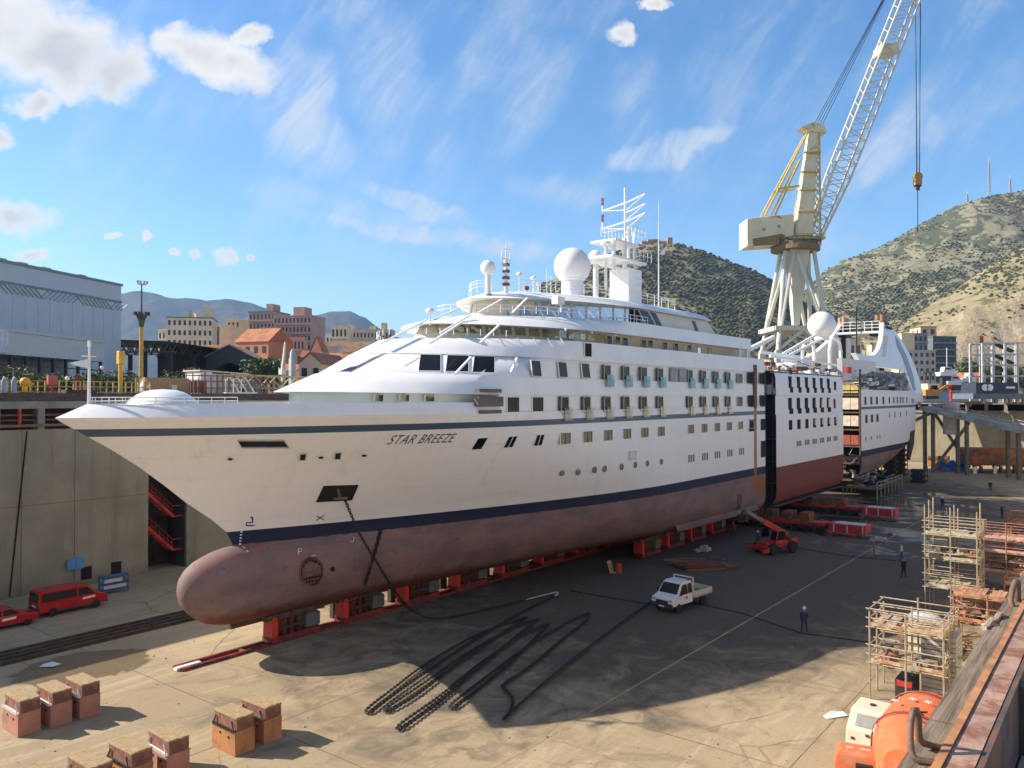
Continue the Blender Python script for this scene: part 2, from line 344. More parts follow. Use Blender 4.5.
def hill_mat(name, rock, grass, scrub, sc, g_amt, s_amt, s_rock=.55):
    m, nt, b = nt_new(name)
    P = N(nt, 'ShaderNodeTexCoord').outputs['Object']
    gn = N(nt, 'ShaderNodeNewGeometry').outputs['True Normal']; sz = N(nt, 'ShaderNodeSeparateXYZ', inp={0: gn}).outputs[2]
    a = nz(nt, P, sc*.35, 7, .65); d_ = nz(nt, P, sc*1.6, 8, .7, dist=.5); e = nz(nt, P, sc*5, 7, .7)
    c = mixc(nt, ramp(nt, e, .3, .7), [q*.72 for q in rock], [min(1, q*1.2) for q in rock])
    c = mixc(nt, mth(nt, 'MULTIPLY', ramp(nt, nz(nt, P, sc*.8, 4, .5), .56, .66), .5), c, (.40,.22,.12))
    flat = ramp(nt, mth(nt, 'ADD', sz, mth(nt, 'MULTIPLY', mth(nt, 'SUBTRACT', a, .5), .6)), s_rock-.14, s_rock+.14)
    gr = mixc(nt, ramp(nt, d_, .35, .65), grass, [q*.7 for q in grass])
    c = mixc(nt, mth(nt, 'MULTIPLY', flat, g_amt), c, gr)
    c = mixc(nt, mth(nt, 'MULTIPLY', ramp(nt, mth(nt, 'ADD', d_, mth(nt, 'MULTIPLY', mth(nt, 'SUBTRACT', a, .5), .5)), .60-s_amt*.3, .66-s_amt*.25), mth(nt, 'ADD', mth(nt, 'MULTIPLY', flat, .8), .2)), c, scrub)
    nt.links.new(c, b.inputs['Base Color']); b.inputs['Roughness'].default_value = .95; b.inputs['Specular IOR Level'].default_value = .1
    bp = N(nt, 'ShaderNodeBump', inp={'Strength': .9, 'Distance': 4.0, 'Height': e}); nt.links.new(bp.outputs[0], b.inputs['Normal'])
    return m
TA = [(540,285),(590,262),(615,252),(640,244),(675,245),(700,252),(725,262),(750,270),(775,283),(800,300),(830,316),(870,335)]
TB = [(700,330),(770,315),(800,299),(826,272),(850,259),(880,246),(910,229),(935,215),(955,205),(980,197),(1000,194),(1024,191),(1100,182),(1220,170)]
TC = [(815,350),(850,338),(880,330),(905,322),(930,306),(955,290),(985,268),(1024,246),(1080,226),(1200,200)]
TD = [(840,356),(870,346),(900,338),(925,328),(950,318),(975,306),(1000,302),(1024,292),(1060,280),(1200,262)]
TM = [(-120,308),(0,300),(100,295),(122,292),(138,290),(155,293),(180,299),(205,302),(232,298),(255,303),(280,314),(305,318),(330,313),(350,312),(365,318),(385,331),(410,340),(450,348),(520,356),(600,362)]
BUSH = []
def bushes(mb, H, n, nr, j0, j1, cnt, lo, hi, dens):
    k = 0; tries = 0
    while k < cnt and tries < cnt*6:
        tries += 1
        i = rnd.randrange(n-1); j = rnd.uniform(j0, j1); jj = int(j)
        a = Vector(mb.v[H[i,jj]]); b_ = Vector(mb.v[H[i+1,min(jj+1,nr)]]); p = a.lerp(b_, rnd.random())
        if noise.noise(Vector((p.x*.006, p.z*.012, 3.)))*.5+noise.noise(Vector((p.x*.02, p.z*.03, 8.)))*.35+.5+rnd.uniform(-.18,.18) < 1-dens: continue
        dz = abs(b_.z-a.z)
        BUSH.append((p, rnd.uniform(lo, hi))); k += 1
scrub_d = (.055,.062,.030)
ma = hill_mat('scrub_hillside', (.40,.34,.25), (.24,.23,.125), (.085,.09,.05), .02, .75, .40)
mbA, HA, nA = hillmesh('hill', TA, 540, 880, 4, 1180, 1650, 2100, 60, lambda e: .18*min(1, e*9)+.82*e**.92, 17, seed=2)
struct('castle_hill', mbA, ma, smooth=True, ang=180)
bushes(mbA, HA, nA, 60, 1, 31, 5600, 1.8, 4.8, .62)
mb_ = hill_mat('mountain_side', (.36,.325,.26), (.27,.25,.145), (.095,.105,.06), .016, .75, .42, .5)
mbB, HB, nB = hillmesh('hill', TB, 700, 1160, 5, 1500, 2300, 2900, 64, lambda e: e**.95, 24, seed=7)
struct('mountain', mbB, mb_, smooth=True, ang=180)
bushes(mbB, HB, nB, 64, 6, 38, 5200, 1.6, 4.0, .56); bushes(mbB, HB, nB, 64, 4, 22, 6800, 1.8, 4.4, .78)
mc = hill_mat('grass_spur', (.40,.335,.24), (.335,.29,.155), (.11,.11,.055), .02, .85, .28, .45)
mbC, HC, nC = hillmesh('hill', TC, 815, 1140, 5, 1120, 1480, 1800, 44, lambda e: .25*min(1, e*5)+.75*e, 11, seed=12)
struct('grassy_spur', mbC, mc, smooth=True, ang=180)
bushes(mbC, HC, nC, 44, 4, 24, 1700, 1.4, 3.6, .5)
md = hill_mat('quarry_rock', (.46,.375,.255), (.36,.30,.15), (.12,.11,.06), .035, .5, .0, .72)
mbD, HD, nD = hillmesh('hill', TD, 840, 1140, 3, 980, 1100, 1250, 44, lambda e: e**.75, 11, seed=21, wob=2.2)
struct('quarry_cliff', mbD, md, smooth=True, ang=180)
bushes(mbD, HD, nD, 44, 2, 42, 420, 1.4, 3.6, .4)
mm = hill_mat('far_mountain', (.085,.085,.08), (.065,.075,.055), (.03,.042,.03), .004, .7, .25, .5)
mbM, HM, nM = hillmesh('hill', TM, -120, 600, 5, 5200, 7000, 8500, 50, lambda e: e**.9, 55, seed=31, wob=.35)
struct('distant_mountains', mbM, mm, smooth=True, ang=180)
# the scrub on the hills: uneven clumps, beyond counting
ico = bmesh.new(); bmesh.ops.create_icosphere(ico, subdivisions=1, radius=1.0)
iv = [v_.co.copy() for v_ in ico.verts]; ifc = [[q.index for q in f_.verts] for f_ in ico.faces]; ico.free()
sb = MB()
for p, r in BUSH:
    sb.cur = rnd.choice((0, 0, 1, 2))
    sb.add([(p.x+q.x*r*rnd.uniform(.7,1.25), p.y+q.y*r*rnd.uniform(.7,1.25), p.z+.35*r+q.z*r*rnd.uniform(.55,.95)) for q in iv], ifc)
o = sb.build('hill_scrub', [M('scrub_a', (.072,.078,.040), .95, var=.3, scale=.3, spec=.1), M('scrub_b', (.095,.098,.048), .95, var=.3, scale=.3, spec=.1), M('scrub_c', (.13,.12,.065), .95, var=.3, scale=.3, spec=.1)])
o['kind'] = 'stuff'; o['label'] = 'dark green scrub and low pines covering the hillsides'
# castle on the hill top
ct = thing('hilltop_castle', 'pink castle with square towers on top of the scrub covered hill', 'castle', Q(657, 247, 1660), 0)
pk = M('pink_render', (.50,.27,.19), .85, var=.1, scale=.1)
k = 1660/F
a_ = MB().bx(-15*k, 14*k, 0, 22, -20, 6*k); a_.build('wall', pk, ct)
a_ = MB()
for x in range(-14, 14): a_.bx(x*k, (x+.5)*k, -.2, 1, 6*k, 6.8*k)
a_.build('battlement', pk, ct)
tw = MB().bx(10.5*k, 15.5*k, -6, 9, -20, 9.5*k).build('tower', pk, ct)
MB().bx(-9*k, -1.5*k, -3, 12, 6*k, 7.8*k).build('tower', pk, ct); MB().bx(-3*k, 3.5*k, 3, 15, 6*k, 8.6*k).build('tower', pk, ct)
for x in (-12, -9, -6, -3, 1, 4, 7): MB().bx(x*k, (x+.8)*k, -.3, .5, 2*k, 4*k).build('window', black, ct)
# masts on the big mountain
for px, py, h, lab in ((991, 194, 32, 'tall red and white lattice mast on the mountain top'), (1012, 193, 15, 'shorter grey lattice mast on the mountain top by the frame edge'), (969, 203, 10, 'lowest white lattice mast on the mountain shoulder')):
    Y = 2300; q = Q(px, py, Y); t = thing('radio_mast', lab, 'radio mast', q, 0, 'radio masts on the mountain'); hh = h*Y/F
    mb = MB()
    for sx, sy in ((-1,-1),(1,-1),(1,1),(-1,1)): mb.bar((sx*3, sy*3, -8), (sx*.8, sy*.8, hh), .7, 4)
    for z in range(1, 8): 
        r_ = 3-2.2*z/8; mb.bx(-r_, r_, -r_, r_, hh*z/8-.4, hh*z/8+.4)
    mb.build('lattice', M('mast_paint', (.45,.40,.40), .6), t)
    MB().bar((0,0,hh), (0,0,hh*1.25), .4, 4).build('aerial', white2, t)
# haze
if HAZE:
    hm = bpy.data.materials.new('haze'); hm.use_nodes = True; hn = hm.node_tree; hn.nodes.clear()
    pv = N(hn, 'ShaderNodeVolumePrincipled', inp={'Color': (.40,.62,1.0,1), 'Density': HAZE, 'Anisotropy': .2})
    oo = N(hn, 'ShaderNodeOutputMaterial'); hn.links.new(pv.outputs[0], oo.inputs['Volume'])
    o = MB().bx(-14500, 14500, -14300, 14700, -1, 1120).build('haze', hm); o['kind'] = 'stuff'; o['label'] = 'thin blue haze in the air'
# ================================================================ the ship, cut in three
def itab(tab, x):
    for (a, fa), (b_, fb) in zip(tab, tab[1:]):
        if a <= x <= b_: return fa+(fb-fa)*(x-a)/(b_-a)
    return tab[0][1] if x < tab[0][0] else tab[-1][1]
STEM = [(2,-26.9),(7,-27.1),(7.8,-27.5),(8.7,-28.5),(9.9,-30.2),(12,-32.7),(13.5,-34.9),(15.3,-37.9),(16.1,-36.1)]
LEN = [(2,46),(7.5,43),(11,36),(15.3,29),(16.1,27)]
PW = [(2,1.55),(7.5,1.6),(11,1.8),(15.3,2.1),(16.1,2.2)]
def bulb_r(s):                                # half height of the bulb
    t = (s+30.75)/4.0
    return 2.45*math.sqrt(max(0, 1-(1-min(1, t))**2.2))
def hb(s, z):
    st = itab(STEM, z); x = min(1, max(0, (s-st)/itab(LEN, z)))
    B = 9.5 if z < 15.35 else 9.5-(z-15.35)*.5
    b_ = B*(1-(1-x)**itab(PW, z))**itab([(2,1.05),(7.5,1.0),(15.3,.85),(16.1,.82)], z)
    f_ = min(1, max(0, (s-5)/28)); zt_ = 6.2-2*f_; cf = .64-.42*f_
    if z < zt_: b_ *= 1-cf*(1-math.sqrt(max(0, 1-((zt_-z)/(zt_-2))**2)))
    if z < 7:
        e = 1-((z-4.45)/2.45)**2
        bb = 1.95*math.sqrt(max(0, e))*max(0, 1-max(0, s+22)/14)
        b_ = math.sqrt(b_*b_+bb*bb)
    return b_
def hp(s, z, off=.03):                        # a point on the port shell
    d_ = .05
    n_ = Vector((-(hb(s+d_, z)-hb(s-d_, z))/(2*d_), -1, (hb(s, z+d_)-hb(s, z-d_))/(2*d_)*-1)); n_.z = (hb(s, z-d_)-hb(s, z+d_))/(2*d_)*1.0
    n_ = Vector((-(hb(s+d_, z)-hb(s-d_, z))/(2*d_), -1.0, -(hb(s, z+d_)-hb(s, z-d_))/(2*d_))).normalized()
    return Vector((s, -hb(s, z), z)) + n_*off
def hull_px(px, py):                          # sight line met with the port shell
    k = (px-512)/F; lo, hi = 25., 130.
    for _ in range(60):
        Y = (lo+hi)/2; s, y = L(k*Y, Y); z = CAMZ-(py-HZ)*Y/F
        if -y > hb(s, z): lo = Y
        else: hi = Y
    return s, z
# hull paint by height: red antifouling, dark blue boot top, white, grey blue line
def hull_mat(name, lo, hi, stripe=True, fresh=False, strip=None):
    m, nt, b = nt_new(name)
    P = N(nt, 'ShaderNodeTexCoord').outputs['Object']; x = N(nt, 'ShaderNodeSeparateXYZ', inp={0: P})
    z = x.outputs[2]; n1 = nz(nt, P, .5, 7, .65, sc3=(.6, 1, 1.2)); n2 = nz(nt, P, 1.4, 8, .7, dist=.7); st = nz(nt, P, 1.1, 6, .65, sc3=(1.5, 1.5, .07)); hz_ = nz(nt, P, .6, 6, .6, sc3=(.25, .25, 2.5))
    wc = mixc(nt, mth(nt, 'MULTIPLY', ramp(nt, st, .50, .78), .22), (.83,.82,.81), (.57,.53,.49))
    wc = mixc(nt, mth(nt, 'MULTIPLY', ramp(nt, hz_, .55, .8), .22), wc, (.50,.45,.40))
    wc = mixc(nt, mth(nt, 'MULTIPLY', ramp(nt, n2, .68, .76), .10), wc, (.45,.38,.31))
    if fresh: rc = mixc(nt, mth(nt, 'MULTIPLY', ramp(nt, st, .45, .75), .5), (.20,.05,.034), (.14,.036,.025))
    else:
        rc = mixc(nt, ramp(nt, n1, .35, .65), (.165,.108,.105), (.24,.152,.142))
        rc = mixc(nt, mth(nt, 'MULTIPLY', ramp(nt, mth(nt, 'ADD', n1, mth(nt, 'MULTIPLY', st, .6)), .90, 1.0), .65), rc, (.34,.095,.07))
        rc = mixc(nt, mth(nt, 'MULTIPLY', ramp(nt, n2, .60, .66), .7), rc, (.10,.055,.035))
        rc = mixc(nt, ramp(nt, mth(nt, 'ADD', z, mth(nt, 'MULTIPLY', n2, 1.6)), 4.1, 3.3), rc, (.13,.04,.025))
    if not fresh:
        gl = lambda v_, per, w_: mth(nt, 'LESS_THAN', mth(nt, 'FRACT', mth(nt, 'MULTIPLY', v_, 1/per)), w_)
        seam = mth(nt, 'MAXIMUM', gl(z, 2.15, .016), gl(mth(nt, 'ADD', x.outputs[0], mth(nt, 'MULTIPLY', mth(nt, 'FLOOR', mth(nt, 'MULTIPLY', z, 1/2.15)), 2.3)), 7.4, .005))
        wc = mixc(nt, mth(nt, 'MULTIPLY', seam, .16), wc, (.40,.36,.32)); rc = mixc(nt, mth(nt, 'MULTIPLY', seam, .3), rc, (.07,.04,.035))
        run = None
        for s0_, z0_ in ((-26.6, 10.4), (-30.8, 14.0), (-33.3, 13.3), (-25.3, 13.2), (-22.2, 13.0), (-10.5, 12.6), (2.8, 10.0), (8.1, 9.9), (26.3, 9.7)):
            q_ = mth(nt, 'MULTIPLY', ramp(nt, mth(nt, 'ABSOLUTE', mth(nt, 'SUBTRACT', mth(nt, 'ADD', x.outputs[0], mth(nt, 'MULTIPLY', mth(nt, 'SUBTRACT', hz_, .5), .5)), s0_)), .75, .1), mth(nt, 'MULTIPLY', mth(nt, 'LESS_THAN', z, z0_), ramp(nt, z, z0_-4.2, z0_)))
            run = q_ if run is None else mth(nt, 'MAXIMUM', run, q_)
        wc = mixc(nt, mth(nt, 'MULTIPLY', mth(nt, 'MULTIPLY', run, ramp(nt, st, .42, .62)), .16), wc, (.46,.36,.27))
    rag = mth(nt, 'ADD', z, mth(nt, 'MULTIPLY', mth(nt, 'SUBTRACT', n2, .5), 0 if fresh else .28))
    if lo < hi:
        bc = mixc(nt, mth(nt, 'MULTIPLY', ramp(nt, n2, .64, .70), .5), (.010,.016,.05), (.10,.11,.15))
        c = mixc(nt, mth(nt, 'GREATER_THAN', rag, lo), rc, bc)
    else: c = rc
    c = mixc(nt, mth(nt, 'GREATER_THAN', z, hi), c, wc)
    if stripe:
        s_ = mth(nt, 'MULTIPLY', mth(nt, 'GREATER_THAN', z, 14.24), mth(nt, 'LESS_THAN', z, 14.68))
        c = mixc(nt, s_, c, (.055,.095,.155))
    if strip:                                  # bare rusty strip burnt off for the cut
        s_ = mth(nt, 'MULTIPLY', mth(nt, 'GREATER_THAN', x.outputs[0], strip[0]), mth(nt, 'LESS_THAN', x.outputs[0], strip[1]))
        s_ = mth(nt, 'MULTIPLY', s_, mth(nt, 'GREATER_THAN', z, 4.6))
        e_ = mth(nt, 'MULTIPLY', mth(nt, 'GREATER_THAN', x.outputs[0], strip[0]), mth(nt, 'MULTIPLY', mth(nt, 'GREATER_THAN', z, 4.6), mth(nt, 'LESS_THAN', z, 6.5)))
        c = mixc(nt, mth(nt, 'MAXIMUM', s_, e_), c, mixc(nt, n2, (.20,.07,.02), (.36,.15,.04)))
    nt.links.new(c, b.inputs['Base Color'])
    nt.links.new(mth(nt, 'ADD', .45, mth(nt, 'MULTIPLY', mth(nt, 'LESS_THAN', z, hi), .3)), b.inputs['Roughness'])
    bp = N(nt, 'ShaderNodeBump', inp={'Strength': .12, 'Distance': .05, 'Height': nz(nt, P, .9, 3, .5)}); nt.links.new(bp.outputs[0], b.inputs['Normal'])
    return m
CUT1 = 40.7
bow = shipthing('ship_bow_section', 'white cruise ship bow section with bulbous bow, bridge decks and radar domes', 'ship', group='sections of the cut cruise ship')
hullm = hull_mat('bow_hull_paint', 6.95, 7.85, strip=(37.0, 37.9))
LV = [2.0,2.08,2.25,2.5,2.8,3.3,3.9,4.5,5.1,5.7,6.2,6.6,6.95,7.85,8.8,10,11.2,12.4,13.4,14.24,14.68,15.1,15.32,16.05]
mb = MB(); T = [(i/30)**1.35 for i in range(31)]; AFT = [-11.6, -9, -6, -3, 0, 3, 6, 9, 12, 15, 18, 22, 26, 30, 34, 37, 39, CUT1]
for side in (-1, 1):
    o_ = len(mb.v); nc = len(T)+len(AFT)-1
    for z in LV:
        st = itab(STEM, z)
        for t in T[:-1]: s = st+(AFT[0]-st)*t; mb.v.append((s, side*hb(s, z), z))
        for s in AFT: mb.v.append((s, side*hb(s, z), z))
    for i in range(len(LV)-1):
        for j in range(nc-1):
            if i == len(LV)-2 and j >= len(T)-1: continue
            mb.f.append([o_+i*nc+j, o_+i*nc+j+1, o_+(i+1)*nc+j+1, o_+(i+1)*nc+j]); mb.m.append(0)
n0_ = len(LV)*nc
for j in range(nc-1):                          # flat bottom
    mb.f.append([j, n0_+j, n0_+j+1, j+1]); mb.m.append(0)
kz = []                                        # bulb nose
for s in [-30.74,-30.66,-30.45,-30.1,-29.6,-29,-28.3,-27.6,-27,-26,-24.5]:
    r = bulb_r(s) if s < -26.76 else 2.45; cz = 4.45+.12*max(0, -29-s)
    kz.append([(s, .796*r*math.sin(2*math.pi*k/36), cz+r*math.cos(2*math.pi*k/36)) for k in range(36)])
mb.loft(kz)
hull = mb.build('hull', hullm, bow, smooth=True, ang=28)
# cut face and decks
mb = MB(); mb.cur = 0
pts = [(CUT1-.02, -hb(CUT1, z), z) for z in LV[:-1]]+[(CUT1-.02, -9.3, 20.2)]; pts += [(p[0], -p[1], p[2]) for p in reversed(pts)]
mb.add(pts, [tuple(range(len(pts)))]); mb.build('cut_face', black, bow)
_dk = [(s, -(hb(s, 15.0)-.12), 15.0) for s in [-36.5+k*1.5 for k in range(18)]]
MB().ext(_dk+[(s, -y, z) for s, y, z in reversed(_dk)], (0,0,.08)).build('foredeck', M('deck_green', (.20,.22,.20), .8), bow)
# foredeck dome (breakwater cover)
a0 = PL(128, 402, 0)[0]; a1 = PL(196, 403, 0)[0]; mb = MB(); rings = []
for i in range(9):
    t = i/8; r = math.cos(t*math.pi/2)**.8; zz = 15.0+1.9*math.sin(t*math.pi/2)
    rings.append([((a0+a1)/2+(a1-a0)/2*1.05*max(.02, r)*math.cos(2*math.pi*k/28), 2.6*max(.02, r)*math.sin(2*math.pi*k/28), zz) for k in range(28)])
mb.loft(rings).build('foredeck_dome', white, bow, smooth=True)
mb = MB()
for k in range(11):
    s = -36+k*.62; y = -max(.05, hb(s, 16.05)-.15); mb.bar((s, y, 16), (s, y, 16.42), .025, 5); mb.bar((s, -y, 16), (s, -y, 16.42), .025, 5)
for q_ in (16.22, 16.42):
    for sg in (-1, 1): mb.tube([(-36+k*.62, sg*max(.05, hb(-36+k*.62, 16.05)-.15), q_) for k in range(11)], .03, 5)
mb.build('bow_rail', white2, bow)
fs = MB().bar((-36.1,0,15.9), (-36.1,0,19.2), .1, 8, .06).bar((-36.5,0,18.7), (-35.7,0,18.7), .03, 5).bar((-36.1,0,19.2), (-36.1,0,19.55), .09, 6).build('flagstaff', white2, bow)
mb = MB(); rr = []
for i in range(9): rr.append([(-36.15-.12*i, -.12*math.sin(i*.9), 18.55-.05*i+.02*i), (-36.15-.12*i, -.12*math.sin(i*.9)-.02, 18.0+.03*i)])
mb.loft(rr, closed=False, caps=(False, False)).build('flag', white2, fs)

# superstructure: tiers with a long pointed, raked front
def outl(sb, a, B, send=CUT1-.04, n=26, p=1.6, z=0., sh=.25):
    pts = []
    for i in range(-n, n+1):
        t = i/n*math.pi/2; c_, s_ = abs(math.cos(t)), math.sin(t)
        s = sb-a*c_**(2/p); y = B*math.copysign(abs(s_)**(2/p), s_); pts.append((s, y, z+sh*c_**1.2))
    return [(send, -B, z)] + pts + [(send, B, z)]
def band(name, r0, r1, mat, lip=.35, send=CUT1-.04, crown=None):
    o0, o1 = outl(*r0[:3], z=r0[3], send=send), outl(*r1[:3], z=r1[3], send=r1[4] if len(r1) > 4 else send, sh=.25 if r1[3] < 18 or r1[3] > 24 else -.08)
    i0 = outl(r0[0]+.3, r0[1]-.4, r0[2]-lip, z=r0[3]+.06, send=send)
    md_ = [Vector(a).lerp(Vector(b_), .5)+Vector((0, (-1 if a[1] < 0 else 1)*.0, .0)) for a, b_ in zip(o0, o1)]
    rings = [i0, o0, md_, o1]
    if crown: rings += crown
    return MB().loft(rings).build(name, mat, bow, smooth=True, ang=50)
E1b, E1t = (-10, 13.4, 9.43, 16.55), (-8, 11.6, 9.4, 17.92)
E2b, E2t = (-3, 13.5, 9.50, 19.42), (0, 13.4, 9.42, 21.03)
E3b, E3t = (5, 16.0, 9.50, 22.03), (9, 16.0, 9.35, 23.3)
ERb, ERt = (11, 15.2, 8.9, 24.75), (13, 15.2, 8.2, 25.35)
def wallring(name, r0, r1, mat, send=CUT1-.05):
    return MB().loft([outl(*r0[:3], z=r0[3], send=send), outl(*r1[:3], z=r1[3], send=send)]).build(name, mat, bow, smooth=True, ang=50)
wallring('deckhouse_wall', (-11, 11.2, 8.2, 14.9), (-11, 11.0, 8.2, 16.75), white)
MB().bx(-11.6, CUT1-.05, -9.34, 9.34, 15.0, 16.6).build('side_wall', white, bow)
band('deck_band', E1b, E1t, white)
wallring('raked_front', (E1t[0], E1t[1]-.1, 9.22, 17.85), (E2b[0], E2b[1]-.2, 9.28, 19.5), white)
band('deck_band', E2b, (E2t[0], E2t[1], E2t[2], E2t[3]), white)
wallring('bridge_wall', (6.5, 16.8, 7.6, 20.95), (6.5, 15.6, 7.7, 22.15), cream)
band('deck_band', E3b, E3t, white, send=36.4)
wallring('lounge_wall', (12.5, 15.2, 8.3, 23.2), (12.5, 14.6, 8.35, 24.85), cream, send=25.5)
crown = [outl(14, 14.2, 7.0, z=25.72, send=24.2), outl(15, 11.5, 4.5, z=25.98, send=23.4), outl(16, 8, 1.5, z=26.08, send=22.5)]
band('roof', ERb, (ERt[0], ERt[1], ERt[2], ERt[3], 25.6), white, send=26.6, crown=crown)
# stepped ends of the upper bands
MB().add([(25.6,-9.37,23.2),(26.9,-9.37,22.5),(36.4,-9.37,22.36),(36.4,-9.37,22.2)], [(0,1,2,3)])
# window patches on a raked ring
def at_arc(r0, r1, d_, f):
    a = outl(*r0[:3], z=r0[3])[1:-1]; b_ = outl(*r1[:3], z=r1[3])[1:-1]
    P_ = [Vector(p).lerp(Vector(q_), f) for p, q_ in zip(a, b_)]
    if d_ < 0: return P_[0]+Vector((-d_, 0, 0))
    acc = 0
    for p, q_ in zip(P_, P_[1:]):
        l = (q_-p).length
        if acc+l >= d_: return p.lerp(q_, (d_-acc)/l)
        acc += l
    return P_[-1]
def ringwin(name, r0, r1, d0, d1, f0, f1, mat, fm, skew=0., fr=.06, par=None):
    c_ = [at_arc(r0, r1, d0, f0), at_arc(r0, r1, d1, f0), at_arc(r0, r1, d1+skew, f1), at_arc(r0, r1, d0+skew, f1)]
    n_ = (c_[1]-c_[0]).cross(c_[3]-c_[0]).normalized()
    if n_.y > 0 and abs(n_.y) > abs(n_.x): n_ = -n_
    if n_.x > 0 and abs(n_.x) >= abs(n_.y): n_ = -n_
    return framed(name, c_, n_, mat, fm, fr, par or bow)
def framed(name, c_, n_, mat, fm, fr, par, out=.05, deep=.02):
    mb = MB(); ce = sum(c_, Vector())/4; L_ = [(p-ce).length for p in c_]
    ins = [p+(ce-p).normalized()*fr*1.4 for p in c_]
    o1 = [p+n_*out for p in c_]; i1 = [p+n_*out for p in ins]; o0 = [p-n_*.05 for p in c_]; i0 = [p+n_*deep for p in ins]
    mb.cur = 1
    mb.add(o0+o1+i1+i0, [(j, (j+1) % 4, 4+(j+1) % 4, 4+j) for j in range(4)] + [(4+j, 4+(j+1) % 4, 8+(j+1) % 4, 8+j) for j in range(4)] + [(8+j, 8+(j+1) % 4, 12+(j+1) % 4, 12+j) for j in range(4)])
    mb.cur = 0; mb.add(i0, [(0,1,2,3)])
    return mb.build(name, [mat, fm], par)
beige = M('window_frame', (.50,.44,.36), .5, var=.1)
BW0, BW1 = (6.5, 16.8, 7.6, 20.95), (6.5, 15.6, 7.7, 22.15)
d_ = .6
for k in range(17): ringwin('bridge_window', BW0, BW1, d_+k*1.32, d_+k*1.32+1.14, .34, .97, glassg, beige, fr=.05)
LW0, LW1 = (12.5, 15.2, 8.3, 23.2), (12.5, 14.6, 8.35, 24.85)
for k in range(21): ringwin('lounge_window', LW0, LW1, -1.2+k*1.55, -1.2+k*1.55+1.42, .05, .94, glassb, greyw, fr=.04)
def sidewin(name, s0, s1, z0, z1, y, mat, fm, sk=0., fr=.05, par=None):
    return framed(name, [Vector((s0-sk, y, z0)), Vector((s1-sk, y, z0)), Vector((s1+sk, y, z1)), Vector((s0+sk, y, z1))], Vector((0,-1,0)), mat, fm, fr, par or bow)
# aft end of the lounge: open bay, two raked panes, cream screen
for s0, s1 in ((9.4, 10.6), (10.9, 12.3)): sidewin('lounge_window', s0+4-3.4, s1+4-3.4, 23.3, 24.75, -8.36, black, greyw)
for px0, px1 in ((635.5, 646), (648, 656)):
    pp = [Vector((PL(px0+a, py, -8.4)[0], -8.55, PL(px0+a, py, -8.4)[1])) for a, py in ((5.5, 326), )]
s_a, s_b, s_c = PL(637, 310, -8.4)[0], PL(648, 312, -8.4)[0], PL(655, 313, -8.4)[0]
for sA, sB in ((s_a, s_b-.15), (s_b, s_c-.1)):
    framed('raked_window', [Vector((sA+1.3, -8.62, 23.32)), Vector((sB+1.3, -8.62, 23.32)), Vector((sB, -8.5, 24.72)), Vector((sA, -8.5, 24.72))], Vector((0,-1,0)), glass, white, .05, bow)
MB().ext([(s_c+.2,-8.45,24.75),(26.2,-8.45,24.75),(28.2,-8.6,23.25),(s_c+1.4,-8.6,23.25)], (0,.4,0)).build('screen_panel', M('screen_cream', (.60,.585,.53), .6, var=.06), bow)
MB().ext([(22.2,-8.52,24.5),(22.9,-8.52,24.5),(23.6,-8.66,23.4),(22.9,-8.66,23.4)], (0,.05,0)).build('screen_slot', glass, bow)
# three large dark panes and the navy slanted pane on the raked front, struts
RF0, RF1 = (E1t[0], E1t[1]-.1, 9.22, 17.85), (E2b[0], E2b[1]-.2, 9.28, 19.5)
def arc_for(r0, r1, f, px):
    lo, hi = 0., 15.
    for _ in range(40):
        m_ = (lo+hi)/2; p = at_arc(r0, r1, m_, f); wv = W(*p)
        if 512+F*wv.x/wv.y > px: lo = m_
        else: hi = m_
    return lo
def rakedq(pxs, f0, f1, mat, fm):
    dl = [arc_for(RF0, RF1, f0, pxs[0]), arc_for(RF0, RF1, f0, pxs[1]), arc_for(RF0, RF1, f1, pxs[3]), arc_for(RF0, RF1, f1, pxs[2])]
    c_ = [at_arc(RF0, RF1, dl[0], f0), at_arc(RF0, RF1, dl[1], f0), at_arc(RF0, RF1, dl[2], f1), at_arc(RF0, RF1, dl[3], f1)]
    n_ = (c_[1]-c_[0]).cross(c_[3]-c_[0]).normalized()
    if n_.z < 0: n_ = -n_
    return framed('raked_window', c_, n_, mat, fm, .05, bow)
for a_, b_ in ((419, 440), (446, 468), (473, 494)):
    rakedq((a_-1, b_+1, a_+1, b_+1), .14, .92, glass, white)
rakedq((338, 350, 367, 384), .05, .97, navy, greyw)
def strut(pxa, pya, pxb, pyb, ya, yb, w_=.16):
    a = PL(pxa, pya, ya); b_ = PL(pxb, pyb, yb)
    MB().beam((a[0], ya, a[1]), (b_[0], yb, b_[1]), w_, w_*.7).build('strut', white, bow)
for a in ((380,344,426,320,-1.5,-1.5), (430,343,462,322,-6.6,-5.6), (480,343,500,324,-8.9,-8.3), (455,374,471,357,-8.8,-8.8), (511,372,517,358,-9.45,-9.5), (404,366,420,357,-5.5,-5.6),
          (418,326,460,308,-.5,-.5), (478,313,502,299,-5.5,-5.2), (512,313,527,298,-7.7,-7.2), (440,333,470,315,-3,-3)): strut(*a)
for px in (501, 519, 535, 549, 562): strut(px+4, 346.5, px-1.5, 338, -9.3, -9.0, .14)
for px in (541, 554, 567, 580, 591): strut(px+3.5, 318, px-1, 311, -9.2, -8.9, .14)
